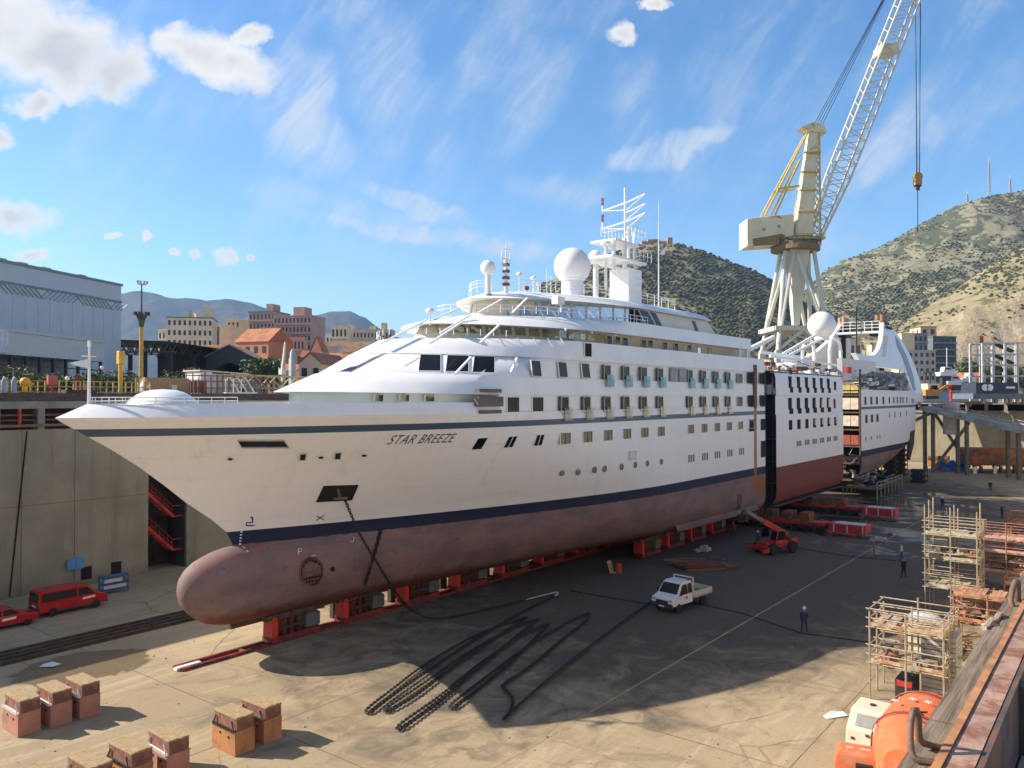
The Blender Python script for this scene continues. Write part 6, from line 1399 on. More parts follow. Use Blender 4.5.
carbody(car, cpz, 1.72, .92, redv); sideglass(car, [(-1.6,.98),(-.4,.98),(-.4,1.38),(-1.25,1.4)], 1.72, .92, glass, 'rear_side_window'); sideglass(car, [(-.3,.98),(.85,.98),(.3,1.36),(-.3,1.38)], 1.72, .92, glass, 'front_side_window')
plateq(car, [(1.0,-.72,.98),(1.0,.72,.98),(.36,.62,1.42),(.36,-.62,1.42)], glass, 'windscreen'); plateq(car, [(-.4,-.875,.62),(.5,-.875,.66),(.55,-.875,.82),(-.35,-.875,.8)], white2, 'door_lettering')
MB().bx(1.85, 2.04, -.8, .8, .28, .5).bx(-1.2, 1.0, -.87, .87, .28, .36).build('bumper', steel, car)
for y_ in (-.8, .55): MB().bx(1.82, 1.98, y_, y_+.25, .62, .78).build('headlight', chrome, car, bevel=.02)
for x_ in (-1.3, 1.3):
    for y_ in (-.76, .76): wheel(car, x_, y_, .3, .2)
# white double cab truck: nose towards the bow
tp_ = gw(680, 606, 0); trk = thing('pickup_truck', 'white double cab flatbed truck in the ship shadow', 'truck', tp_, math.atan2(-.69, -.72))
carbody(trk, [(-.25,.55),(2.35,.55),(2.5,.75),(2.42,1.1),(1.75,1.32),(1.1,2.1),(.85,2.2),(-.25,2.2)], 1.95, 1.2, whv, inset=.12, name='cab')
sideglass(trk, [(.45,1.3),(1.5,1.3),(1.05,2.0),(.45,2.02)], 1.95, 1.2, glass, 'front_window', .12); sideglass(trk, [(-.15,1.3),(.35,1.3),(.35,2.02),(-.15,2.02)], 1.95, 1.2, glass, 'rear_side_window', .12)
plateq(trk, [(1.72,-.82,1.38),(1.72,.82,1.38),(1.17,.74,2.06),(1.17,-.74,2.06)], glass, 'windscreen'); MB().bx(2.3, 2.53, -.95, .95, .42, .78).bx(2.42, 2.52, -.55, .55, .78, .98).build('bumper', steel, trk, bevel=.03)
for y_ in (-.85, .6): MB().bx(2.3, 2.46, y_, y_+.25, .88, 1.06).build('headlight', chrome, trk, bevel=.02)
MB().bx(1.55, 1.57, -.985, -.95, .6, 1.25).bx(.4, .42, -.985, -.95, .6, 1.25).bx(-.2, -.18, -.985, -.95, .6, 1.25).build('door_seam', black, trk); MB().bx(2.53, 2.545, -.25, .25, .5, .6).build('number_plate', white2, trk)
MB().bx(-2.9, -.4, -1.0, 1.0, .78, .9).build('flatbed', gsc, trk); mb = MB()
for y_ in (-1.0, .96): mb.bx(-2.9, -.4, y_, y_+.04, .9, 1.3)
mb.bx(-2.92, -2.88, -1, 1, .9, 1.3).build('drop_side', M('dropside_cream', (.60,.56,.46), .5), trk); mb = MB()
for y_ in (-.92, .84): mb.bx(-.42, -.34, y_, y_+.08, .9, 2.4)
mb.bx(-.42, -.34, -.92, .92, 2.32, 2.4).bx(-.42, -.34, -.92, .92, 1.6, 1.66).build('headboard', whv, trk); MB().bx(-2.8, 2.0, -.45, .45, .45, .78).build('chassis', steel, trk)
for y_ in (-1.12, 1.02): MB().bx(1.45, 1.55, y_, y_+.12, 1.3, 1.65).build('mirror', steel, trk)
MB().bx(-.3, .0, .55, .85, 2.2, 2.35).build('beacon', M('beacon_brown', (.25,.06,.03), .4), trk)
for y_ in (-1.0, 1.0): MB().bx(.5, .75, y_-.005 if y_ > 0 else y_, y_+.005, .95, 1.1).build('door_mark', M('mark_red', (.4,.04,.04), .5), trk)
for x_ in (-1.75, 1.65):
    for y_ in (-.86, .86): wheel(trk, x_, y_, .36, .24, steel)
# red telehandler working at the cut
tp_ = gw(774, 552, 0); tel = thing('telehandler', 'red telehandler with grey telescopic boom raised into the hull cut', 'telehandler', tp_, math.atan2(-.5, -.86))
MB().bx(-2.4, 2.0, -.75, .75, .65, 1.25).bx(-2.5, -1.4, -1.0, 1.0, .7, 1.5).build('chassis', redp, tel, bevel=.05); MB().bx(-.5, 1.1, .25, 1.15, 1.1, 1.5).ext([(-.5,.25,1.5),(1.0,.25,1.5),(.7,.25,2.5),(-.4,.25,2.5)], (0,.85,0)).build('cab', redp, tel, bevel=.04)
sideglass(tel, [(-.4,1.5),(.9,1.5),(.62,2.4),(-.33,2.4)], 2.2, 9, glass, 'cab_window'); plateq(tel, [(1.03,.32,1.5),(1.03,1.05,1.5),(.75,1.05,2.42),(.75,.32,2.42)], glass, 'windscreen')
MB().beam((-2.0,-.25,1.7), (1.6,-.25,3.4), .55, .6).build('boom', redp, tel); MB().beam((.6,-.25,2.95), (4.2,-.25,4.7), .4, .42).build('inner_boom', M('boom_grey', (.17,.17,.18), .5), tel)
MB().beam((4.1,-.25,4.7), (4.5,-.25,3.9), .4, .4).bx(4.3, 4.5, -.8, .3, 3.6, 4.3).build('fork_carriage', steel, tel); MB().beam((4.4,-.7,3.7), (5.6,-.7,3.75), .12, .06).beam((4.4,.2,3.7), (5.6,.2,3.75), .12, .06).build('fork', steel, tel)
MB().bx(2.0, 2.25, -1.1, 1.1, .45, .9).bx(2.1, 2.9, -1.15, -1.0, .35, .7).bx(2.1, 2.9, 1.0, 1.15, .35, .7).build('stabiliser', redp, tel)
MB().bx(-2.3, -1.2, -.7, .7, 1.5, 1.7).build('bonnet', steel, tel, bevel=.04)
for x_ in (-1.6, 1.35):
    for y_ in (-1.0, 1.0): wheel(tel, x_, y_, .62, .4, redp)
# self propelled transporters under the middle block
def spmt(lab, s, y0, ln, zt_=1.2):
    t = shipthing('modular_transporter', lab, 'transporter', s, y0, 0, 'red transporters under the middle block')
    MB().bx(-1.2, 1.2, 4.6, ln, .85, zt_+.05).build('bed', redp, t, bevel=.03)
    MB().bx(-1.2, 1.2, 0, 4.2, .35, 1.35).build('power_pack', M('pack_red', (.46,.03,.04), .45, var=.1), t, bevel=.04)
    mb = MB()
    for y_ in (.25, 2.0, 3.5): mb.bx(-1.24, -1.2, y_, y_+.12, .4, 1.3)
    mb.bx(-.9, .9, .3, 3.6, 1.35, 1.4).build('marking_strip', M('strip_white', (.6,.58,.55), .6), t)
    w0 = None; y_ = 5.4
    while y_ < ln-.4:
        for x_ in (-.95, -.35, .35, .95):
            if w0 is None: w0 = MB().lathe([(.2,-.14),(.36,-.14),(.38,-.08),(.38,.08),(.36,.14),(.2,.14)], n=14, axis='X').build('wheel', rubber, t, loc=(x_, y_, .38))
            else: kid(w0, t, (x_, y_, .38))
        y_ += 1.4
    MB().bx(-1.0, 1.0, 4.6, ln, .5, .85).build('axle_beam', steel, t)
    mb = MB()
    for k in range(6): mb.bx(-1.1, 1.1, 6.5+k*2.2, 7.6+k*2.2, zt_+.05, 2.25)
    mb.build('stool', rust, t); return t
s, y = G(866, 537); spmt('red transporter with white striped power pack, nearer of two', s+.6, y, 22)
s, y = G(895, 519); spmt('red transporter farther back with plain red power pack', s+.6, y, 26)
s, y = G(800, 520); t = shipthing('keel_stool', 'dark steel cribbing stack beneath the middle block', 'cribbing', 60, -2)
mb = MB()
for k in range(8): mb.bx(-13+k*3.3, -11.5+k*3.3, -2, 3, 0, .9).bx(-12.9+k*3.3, -11.6+k*3.3, -2.5, 3.4, .9, 1.5).bx(-13+k*3.3, -11.5+k*3.3, -2, 3, 1.5, 2.2)
mb.build('beam', rust, t)
# gear beside the stern
t = shipthing('steel_platform', 'low dark steel work platform with handrail beside the stern section', 'platform', *G(880, 497)); mb = MB().bx(-2, 16, 0, 5.5, 1.3, 1.5)
mb.build('deck', M('brown_plank', (.16,.10,.06), .9, var=.3), t); mb = MB()
for k in range(8): mb.bx(-2+k*2.5, -1.85+k*2.5, 0, .15, 0, 2.5).bx(-2+k*2.5, -1.85+k*2.5, 5.3, 5.45, 0, 1.4)
for h_ in (1.9, 2.5): mb.bar((-2,.08,h_), (15.6,.08,h_), .05, 5)
mb.build('handrail', alu, t); clutter('platform_gear', t, -1, 14, 1, 5, 1.5, 2.2, 60, [steel, navy, gsc, black], 31, 2)
for i, (px, py, lab) in enumerate(((868,478,'white wrapped drum nearest the cut on the stern platform'), (874,477,'white wrapped drum in the middle on the stern platform'), (881,476,'white wrapped drum at the aft end on the stern platform'))):
    s, y = G(px, py+4, 1.5); t = shipthing('drum', lab, 'drum', s, y+1.5, 1.5, 'white drums on the stern platform'); MB().lathe([(.7,0),(.75,.1),(.75,1.7),(.6,1.9),(.3,2.0)], n=14).build('wrap', M('wrap_white', (.55,.57,.66), .4, var=.15), t); MB().lathe([(.78,.9),(.8,.95),(.78,1.0)], n=14).build('band', gsc, t)
for i, (px, py) in enumerate(((886,484),(903,478),(912,476),(918,482))):
    s, y = G(px, py); t = shipthing('shoring_stack', ('dark shoring stack under the stern counter, nearest', 'dark shoring stack under the rudder', 'dark shoring stack aft of the rudder', 'blue and black equipment stack aft of the stern')[i], 'shoring', s, y+(2.5 if i < 3 else 0), 0, 'shoring stacks under the stern'); mb = MB(); hh = (4.2, 5.5, 6, 2.5)[i]
    for z_ in range(int(hh/.5)): mb.bx(-1.2, 1.2, -.9 if z_ % 2 else -1.2, .9 if z_ % 2 else 1.2, z_*.5, z_*.5+.46)
    mb.build('beams', steel if i < 3 else navy, t); mb = MB()
    for a in (-1.4, 1.4): mb.bar((a,-1.3,0), (a*.8,-1.3,hh*1.25), .08, 5)
    mb.build('post', rust, t)
# steel stacks, drum, debris
s, y = G(700, 566); t = shipthing('steel_stack', 'flat stack of dark red steel beams behind the white truck', 'steel stack', s, y, 0, None, -.75); mb = MB(); mt = [M('beam_red', (.16,.045,.03), .7, var=.3), steel, M('beam_pink', (.28,.12,.09), .7)]
for k in range(24): mb.cur = k % 3; mb.rbx((rnd.uniform(-1,1), -1.7+3.4*(k % 12)/11, .2+.2*(k//12)), (rnd.uniform(3.5,5.5), .16, .16), rnd.uniform(-.08,.08))
mb.build('beams', mt, t); MB().bx(-2, 2, -1.6, -1.4, 0, .12).bx(-2, 2, 1.4, 1.6, 0, .12).build('bearer', wood, t)
s, y = G(618, 572); t = shipthing('red_drum', 'red oil drum standing by the skid track', 'drum', s, y); MB().lathe([(.3,0),(.31,.03),(.29,.3),(.31,.32),(.29,.6),(.31,.62),(.29,.88),(.31,.9)], n=16).build('drum_body', redp, t); MB().lathe([(.27,.9),(.27,.91)], n=16).build('lid', rust, t)
s, y = G(610, 573); t = shipthing('plank_board', 'brown board leaning beside the red drum', 'board', s, y); MB().ext([(0,0,0),(.7,0,0),(.7,.35,1.1),(0,.35,1.1)], (0,.06,0)).build('board', wood, t); MB().bx(.2, 1.6, -.3, 0, .01, .08).build('loose_plank', M('pale_plank', (.50,.38,.22), .8), t)
for i, (px, py, n_, lab) in enumerate(((702,551,7,'small heap of pale debris behind the steel stack'), (893,533,8,'row of grey debris beside the red transporters'), (928,545,5,'pale debris patch near the two workers'), (880,541,7,'grey litter next to the near transporter'))):
    s, y = G(px, py); t = shipthing('debris_heap', lab, 'debris', s, y, 0, 'debris heaps on the dock floor'); rr = random.Random(i); mb = MB()
    for _ in range(n_*2): mb.rbx((rr.uniform(-1.3,1.3), rr.uniform(-.5,.5), rr.uniform(.05,.3)), (rr.uniform(.2,.8), rr.uniform(.1,.4), rr.uniform(.1,.4)), rr.uniform(0,3), rr.uniform(-.5,.5))
    mb.build('rubble', [M('debris_pale', (.38,.36,.33), .8)], t)
o = MB().add([(-.5,-.35,.02),(.4,-.4,.06),(.55,.2,.03),(-.1,.4,.1),(-.6,.2,.02)], [(0,1,2,3,4)]).build('paper_sheet', white2, loc=gw(53,664,.01)); tag(o, 'white paper scrap lying in the puddle', 'scrap')
# blue rack and blue sign by the wall
s, y = G(117, 592); t = shipthing('blue_rack', 'blue steel rack with pale panels beside the red van', 'rack', s, y+.3); mb = MB()
for z_ in (.25, .75, 1.35): mb.bx(-1.1, 1.1, -.35, .35, z_, z_+.1)
for x_ in (-1.1, 1.0):
    for y_ in (-.35, .3): mb.bx(x_, x_+.08, y_, y_+.06, 0, 1.5)
mb.build('frame', M('rack_blue', (.03,.12,.32), .5), t); MB().bx(-.95, .95, -.25, .3, .4, .7).bx(-.9, .6, -.25, .3, .9, 1.2).build('panel', greyw, t)
t = shipthing('blue_sign', 'blue sign post at the wall behind the red van', 'sign', G(87, 590)[0], WY-.3); MB().bar((0,0,0), (0,0,2.6), .05, 6).build('post', M('sign_blue', (.10,.30,.55), .5), t); MB().bx(-.7, -.06, -.04, .04, 1.6, 2.5).bx(.06, .65, -.04, .04, 1.6, 2.5).build('sign_board', M('sign_blue', (.10,.30,.55), .5), t)
# scaffolds at the right hand wall
scp = M('scaffold_pale', (.38,.315,.23), .55, .2, var=.2, scale=3, col2=(.30,.17,.08), amt=.25); scr = M('scaffold_rust', (.34,.16,.10), .7, .2, var=.3, scale=3); plk = M('plank_mix', (.40,.34,.26), .9, var=.35, scale=2.2, col2=(.36,.17,.06), amt=.45); plr = M('plank_red', (.42,.23,.13), .85, var=.3, scale=2, col2=(.28,.13,.07), amt=.4)
def scaffold(lab, s, y, ls, ly, zs, nb, mt, pm, seed, rz=0., top=1.1, posts=2, fill=()):
    r = random.Random(seed); t = shipthing('scaffold_tower', lab, 'scaffold', s, y, 0, 'scaffold towers by the near dock wall', rz); mb = MB(); ht = zs[-1]
    xs_l = [ls*k/nb for k in range(nb+1)]; ys_l = [ly*k/posts for k in range(posts+1)]
    for x_ in xs_l:
        for y_ in ys_l: mb.bar((x_,y_,0), (x_,y_,ht+top*r.uniform(.5,1.25)), .05, 6)
    mb.build('standard', mt, t); mb = MB(); allz = sorted(set(list(zs)+[z_+.5 for z_ in zs]+[z_+1.0 for z_ in zs]))
    for z_ in allz:
        if z_ > ht+top: continue
        for y_ in ys_l[::max(1, posts)]: mb.bar((-.2,y_,z_), (ls+.2,y_,z_), .04, 5)
        for x_ in xs_l: mb.bar((x_,-.2,z_), (x_,ly+.2,z_), .04, 5)
    mb.build('ledger', mt, t); mb = MB()
    for k in range(nb):
        for j, (za_, zb_) in enumerate(zip([0]+list(zs), zs)):
            if r.random() < .8: mb.bar((xs_l[k],0,za_), (xs_l[k+1],0,zb_), .035, 5)
            if r.random() < .5: mb.bar((xs_l[k],ly,zb_), (xs_l[k+1],ly,za_), .035, 5)
    mb.build('brace', mt, t)
    for z_ in zs:
        mb = MB(); n_ = int(ly/.26)
        for k in range(n_):
            if r.random() < .9: mb.bx(r.uniform(-.15,.1), ls+r.uniform(-.2,.2), k*ly/n_+.01, (k+1)*ly/n_-.01, z_+.02+r.uniform(0,.02), z_+.08+r.uniform(0,.02))
        mb.build('deck_boards', pm, t)
        mb = MB().bx(-.02, .02, 0, ly, z_+.1, z_+.3).bx(0, ls, -.02, .02, z_+.1, z_+.3); mb.build('toe_board', pm, t)
    if fill:
        o = clutter('stored_gear', t, .2, ls-.3, .2, ly-.3, fill[0], fill[1], fill[2], [scp, steel, plk, scr, gsc], seed+5, .9)
    return t
s, y = G(868, 697); scaffold('low scaffold of pale tubes with rusty plank decks by the orange boat', s, y-3.6, 3.1, 3.6, (1.95, 3.9), 2, scp, plk, 3, fill=(2.05, .4, 26))
s, y = G(925, 615); scaffold('tallest scaffold tower of pale tubes nearest the dock middle', s-.5, y-3.4, 3.2, 3.4, (2.3, 4.4, 6.2), 2, scp, M('plank_pale', (.42,.37,.26), .9, var=.25, scale=2), 5, top=2.0, fill=(4.5, .9, 40))
s, y = G(950, 650); scaffold('reddish plank deck scaffold between the low and tall towers', s, y-3.9, 3.0, 3.8, (2.0, 3.6), 2, scr, plr, 8, top=.3, fill=(2.0, 1.2, 40))
s, y = G(978, 590); scaffold('red tube scaffold with faded pink boards at the right edge', s+1, y-5.5, 3.4, 5.5, (1.5, 3.2, 4.3), 2, scr, M('plank_pink', (.52,.32,.25), .9, var=.25, scale=2), 11, top=1.2, posts=3, fill=(1.5, 1.5, 60))
s, y = G(985, 620); scaffold('rusty scaffold stack half hidden behind the coping timber', s+1, y-5, 3, 4, (1.2, 2.6), 2, scr, plk, 14, top=.6, fill=(1.2, 1.2, 50))
s, y = G(1000, 560); scaffold('farther scaffold of rusty rails at the right frame edge', s+5, y-5.5, 4, 5.5, (1.5, 3.0), 3, scr, plr, 17, top=1.6, fill=(1.5, 1.0, 40))
s, y = G(905, 655); t = shipthing('wrapped_pallet', 'pallet of pale slabs under torn plastic behind the low scaffold', 'pallet', s+.3, y-1.6); mb = MB()
for k in range(9): mb.bx(rnd.uniform(-.1,.05), 1.8+rnd.uniform(-.1,.1), rnd.uniform(-.1,.05), 1.6, .15+k*.24, .36+k*.24)
mb.build('slab', M('slab_cream', (.50,.47,.36), .9, var=.2), t); MB().sph((.9,.8,2.3), 1.0, 14, 8, sx=1.1, sz=.35).build('torn_plastic', M('plastic_grey', (.50,.53,.53), .3, var=.3, scale=3), t, smooth=True); MB().bx(0, 1.8, 0, 1.6, 0, .14).build('pallet_base', wood, t)
s, y = G(900, 692); t = shipthing('slab_stack', 'stack of grey white boards inside the low scaffold', 'board stack', s-.2, y-2.7); mb = MB()
for k in range(13): mb.bx(rnd.uniform(-.05,.05), 1.9+rnd.uniform(-.1,.1), 0, 1.7, .2+k*.26, .42+k*.26)
mb.build('board', M('board_grey', (.42,.41,.38), .9, var=.2), t); MB().bx(0, 1.9, .1, .3, 0, .2).bx(0, 1.9, 1.4, 1.6, 0, .2).build('bearer', wood, t)
s, y = G(880, 700); t = shipthing('generator', 'dark red and black generator under the low scaffold deck', 'generator', s+.6, y-1.4); MB().bx(0, 1.6, 0, .9, .2, 1.2).build('housing', M('gen_black', (.03,.03,.035), .5), t, bevel=.04); MB().bx(-.02, 0, .05, .85, .85, 1.15).build('red_panel', redp, t); MB().bx(.1, 1.5, .05, .15, 0, .2).bx(.1, 1.5, .75, .85, 0, .2).build('skid', steel, t)
for i, (px, py, lab_, mt_) in enumerate(((935, 640, 'heap of rusty scaffold tubes between the low and tall towers', scr), (960, 610, 'pile of brown planks and tubes beside the red tube scaffold', plk), (905, 640, 'small heap of tube clamps by the wrapped pallet', scr), (990, 600, 'tangle of rusty tubes behind the pink boards', scr))):
    s, y = G(px, py); t = shipthing('tube_heap', lab_, 'tube heap', s, y-1.0, 0, 'heaps of scaffold parts'); rr = random.Random(70+i); mb = MB()
    for _ in range(26): a_ = rr.uniform(-.5, .5)+(1.57 if rr.random() < .3 else 0); c_ = Vector((rr.uniform(-.8,.8), rr.uniform(-.7,.7), rr.uniform(.05,.6))); d_ = Vector((math.cos(a_), math.sin(a_), rr.uniform(-.12,.12)))*rr.uniform(.5,1.4); mb.bar(c_-d_, c_+d_, .045, 5)
    mb.build('tubes', mt_, t); MB().rbx((0,0,.06), (1.6,1.2,.1), .2).build('bearer', wood, t)
# orange lifeboat lying by the wall, its cream cabin and the orange hatch
orm = M('lifeboat_orange', (.62,.15,.055), .75, var=.12, scale=1.5, col2=(.50,.20,.12), amt=.3, streak=.3, scol=(.30,.09,.05), bump=.15)
lb = shipthing('lifeboat_hull', 'big orange lifeboat shell with dark seams lying at the bottom right', 'lifeboat', *G(917, 728, 1.3), 0); mb = MB(); rr = []
for i in range(13):
    t_ = i/12; x_ = -3.6+7.2*t_; w_ = 1.75*(1-abs(2*t_-1)**3.2*.55); hgt = 2.4*(1-abs(2*t_-1)**4*.35)
    rr.append([(x_, w_*math.cos(a)*(1 if abs(math.cos(a)) < .9 else .98), .1+hgt*max(0, math.sin(a))**.55) for a in [math.pi*j/14 for j in range(15)]])
mb.loft(rr, closed=True).build('canopy', orm, lb, smooth=True, ang=50); mb = MB()
for x_ in (-1.6, 1.4): 
    t_ = (x_+3.6)/7.2; w_ = 1.75*(1-abs(2*t_-1)**3.2*.55)+.015; hgt = 2.5*(1-abs(2*t_-1)**4*.35)+.015
    mb.tube([(x_, w_*math.cos(a), .1+hgt*max(0, math.sin(a))**.55) for a in [math.pi*j/14 for j in range(15)]], .045, 5)
mb.build('seam', M('seam_red', (.22,.03,.02), .6), lb); mb = MB(); mb.tube([(-3.6+7.2*t_, 1.77*(1-abs(2*t_-1)**3.2*.55), .14) for t_ in [j/12 for j in range(13)]], .07, 6); mb.tube([(-3.6+7.2*t_, -1.77*(1-abs(2*t_-1)**3.2*.55), .14) for t_ in [j/12 for j in range(13)]], .07, 6); mb.build('gunwale', white2, lb)
mb = MB()
for x_, y_ in ((.1,.3), (.1,-.35), (-.6,.9)): mb.rbx((x_, y_, 2.62), (.3,.06,.04), .4).rbx((x_, y_, 2.62), (.3,.06,.04), 1.97)
mb.build('deck_fitting', white2, lb); mb = MB()
for p_, q_ in (((-.9,-.5),(-1.3,.1)), ((-1.3,.1),(-1.35,-.45)), ((-1.1,-.2),(-1.35,-.2)), ((-1.9,-.3),(-2.1,-.5)), ((-1.9,-.1),(-2.15,-.25))): mb.beam((p_[0], p_[1], 2.52), (q_[0], q_[1], 2.50), .07, .05)
mb.build('black_mark', black, lb); mb = MB()
for y_ in (-1.0, 1.0): mb.tube([(-2.6+.5*i, y_*1.35, 1.75+.14*math.sin(i*1.9)) for i in range(11)], .025, 5)
mb.build('grab_line', white2, lb)
s, y = G(867, 745); t = shipthing('boat_cabin', 'cream boat cabin with grey window standing beside the orange lifeboat', 'cabin', s-.4, y-.95, 0); cmr = M('cabin_cream', (.62,.58,.45), .5, var=.06)
MB().loft([[(-.1,0,.12),(2.0,0,.12),(2.0,1.9,.12),(-.1,1.9,.12)], [(-.05,.02,.8),(2.0,.02,.8),(2.0,1.88,.8),(-.05,1.88,.8)], [(.35,.18,1.75),(1.95,.18,1.75),(1.95,1.72,1.75),(.35,1.72,1.75)]]).build('cabin_shell', cmr, t, bevel=.06)
plateq(t, [(.012,.40,1.02),(.012,1.5,1.02),(.236,1.42,1.55),(.236,.48,1.55)], M('window_grey', (.28,.30,.28), .2), 'front_window'); MB().bx(-.12, -.06, .25, .4, .4, .5).bx(-.12, -.06, 1.5, 1.65, .4, .5).bx(-.12, -.06, .85, 1.0, .65, .75).build('cabin_fitting', steel, t); MB().lathe([(.14,1.75),(.14,1.8),(.05,1.82)], (1.1,.95,0), 12).build('roof_vent', steel, t); MB().bx(0, 2.0, .1, 1.8, 0, .12).build('skirt', black, t)
s, y = G(862, 766); t = shipthing('orange_hatch', 'small orange boat hatch cover with white marks at the bottom edge', 'hatch', s-.5, y-.9, 0, None, .25); mb = MB().loft([[(0,0,.05),(1.2,0,.05),(1.2,2.0,.05),(0,2.0,.05)], [(.12,.1,.75),(1.1,.1,.75),(1.1,1.9,.75),(.12,1.9,.75)], [(.3,.25,.95),(.95,.25,.95),(.95,1.7,.95),(.3,1.7,.95)]]); mb.build('shell', orm, t, bevel=.06)
MB().bx(.4, .45, .5, .9, .955, .965).bx(.4, .45, 1.2, 1.5, .955, .965).build('white_mark', white2, t); MB().bx(-.25, -.02, .4, 1.1, .1, .5).build('black_bag', black, t)
s, y = G(832, 714); o = MB().add([(-.7,-.2,.02),(.6,-.35,.05),(.8,.2,.04),(.1,.35,.12),(-.6,.15,.03)], [(0,1,2,3,4)]).build('white_sheet', white2, loc=W(s, y, .01), rz=.4); tag(o, 'white plastic sheet on the floor beside the cream cabin', 'sheet')
s, y = G(950, 667); o = MB().bx(-2.6, 2.2, -.12, .12, .01, .16).build('white_beam', white2, loc=W(s, y, 0), rz=.1); tag(o, 'long white plank on the floor behind the low scaffold', 'plank')
s, y = G(965, 665); t = shipthing('ochre_box', 'ochre rusty box half hidden by the coping timber', 'box', s, y-.8); MB().bx(0, 1.2, 0, .9, .05, .6).build('box_body', M('ochre', (.48,.25,.07), .7, var=.2), t, bevel=.02); MB().bx(-.05, 1.25, -.05, .95, .6, .66).build('lid', rust, t)
t = shipthing('yellow_machine', 'yellow machine at the right frame edge behind the hook', 'machine', G(1018, 600)[0]+2, G(1018, 600)[1]-.5); MB().bx(-.8, .8, -1.2, .6, .4, 1.9).build('housing', M('bright_yellow', (.75,.42,.02), .4), t, bevel=.05); MB().bx(-1, 1, -1.3, .7, 0, .4).build('base', steel, t); MB().bx(-1.9, -1.1, -1, 0, .1, .9).build('blue_bag', M('bag_blue', (.10,.22,.45), .7), t)
# ================================================================ foreground coping at the camera
camS, camY = L(0, 0)
tmb, nt, b = nt_new('coping_timber_wood')
P = N(nt, 'ShaderNodeTexCoord').outputs['Object']; g1 = nz(nt, P, 3, 9, .7, sc3=(.5, 14, 14), dist=.6); g2 = nz(nt, P, 2.2, 5, .6, sc3=(.6, 3, 3)); g3 = nz(nt, P, 9, 6, .7)
c = mixc(nt, ramp(nt, g1, .32, .68), (.10,.072,.048), (.27,.205,.14)); c = mixc(nt, mth(nt, 'MULTIPLY', ramp(nt, g2, .5, .7), .6), c, (.32,.26,.19)); c = mixc(nt, mth(nt, 'MULTIPLY', ramp(nt, g3, .62, .72), .5), c, (.13,.085,.055))
nt.links.new(c, b.inputs['Base Color']); b.inputs['Roughness'].default_value = .9
bp = N(nt, 'ShaderNodeBump', inp={'Strength': .8, 'Distance': .012, 'Height': g1}); nt.links.new(bp.outputs[0], b.inputs['Normal'])
t = thing('coping_timber', 'weathered grey timber along the near dock edge', 'timber', W(0, camY, 0), ANG); zt = CAMZ-1.45
y0, y1 = .744, .632
mb = MB(); xs = [camS+.2+i*1.9 for i in range(40)]
for i, x_ in enumerate(xs):
    n_ = 12
    pts = []
    for k in range(n_+1):
        x2 = x_+.01+(1.88)*k/n_; w_ = [noise.noise(Vector((x2*3, q_, 1.)))*.006 for q_ in range(4)]
        pts.append([(x2, y1, zt-.16), (x2, y1+w_[0], zt+w_[1]), (x2, y0+w_[2], zt+w_[3]), (x2, y0+w_[2], zt-.16)])
    mb.loft(pts)
mb.build('timber', tmb, t, smooth=True, ang=30); MB().bx(camS-5, camS+120, y1+.02, y0-.05, 14.2, zt-.165).build('concrete_edge', conc, t)
st2 = thing('steel_beam', 'rusty painted steel edge beam at the bottom right corner', 'beam', W(0, camY, 0), ANG)
pale = M('beam_face', (.40,.25,.175), .55, var=.2, scale=5, col2=(.24,.10,.045), amt=.45); zb = CAMZ-1.42
MB().bx(camS-3, camS+110, .595, .627, zb-.25, zb+.01).build('rust_lip', M('lip_rust', (.42,.19,.08), .7, var=.3, scale=8), st2)
MB().bx(camS-3, camS+110, .497, .593, zb-.25, zb).build('top_flange', pale, st2); MB().bx(camS-3, camS+110, .47, .495, zb-.5, zb-.004).build('web_plate', M('web_shade_brown', (.10,.075,.065), .7, var=.3, scale=6, col2=(.20,.09,.05), amt=.4), st2)  # web in darker brown with rust; its shadow is in the colour
mb = MB()
for k in range(12): mb.bx(camS+2+k*2.7, camS+2.1+k*2.7, .40, .47, zb-.5, zb-.02)
mb.build('stiffener', steel, st2)
struct('near_quay', MB().bx(-150, 175, -70, camY+.46, 13.5, 14.72), M('near_ground', (.42,.36,.28), .9, var=.2, scale=.4), loc=W(0,0,0), rz=ANG)
near = shipthing('near_dock_wall', 'near side wall of the dry dock below the coping timber', 'wall', 0, 0, 0); MB().bx(-150, 170, -46.5, camY+.72, 0, 14.2).build('wall_face', M('pale_wall', (.56,.47,.35), .9, var=.12, scale=.3, streak=.25, bump=.1), near)
mb = MB()
for s_ in range(-140, 165, 8): mb.bx(s_, s_+.05, camY+.71, camY+.725, 0, 14.2)
mb.build('wall_joint', M('joint_dark', (.16,.13,.09), .9), near)
hk_ = M('hook_iron', (.20,.125,.085), .65, .3, var=.3, scale=12, bump=.3)
def hook(lab, pts, Y, dy, r):
    t = tag(MB().tube([Q(px, py, Y+dy*i) for i, (px, py) in enumerate(pts)], r, 10).build('iron_hook', hk_, smooth=True, ang=180), lab, 'hook', 'bent iron handholds on the coping'); return t
hook('nearest bent iron handhold loop, in front of the orange lifeboat', [(938,761),(925,759),(914,757),(909.5,753),(908,745),(907.5,733),(908.5,718),(911,708),(914,708),(916,716),(916,728),(917,737),(921,741),(932,744),(946,747)], 3.15, .012, .0135)
hook('farther bent iron handhold loop at the right frame edge', [(1024,612),(1015,610),(1010,606),(1009,598),(1011,588),(1013.5,581),(1016,581),(1016,590),(1016,598),(1019,603),(1026,606)], 5.5, .02, .019)
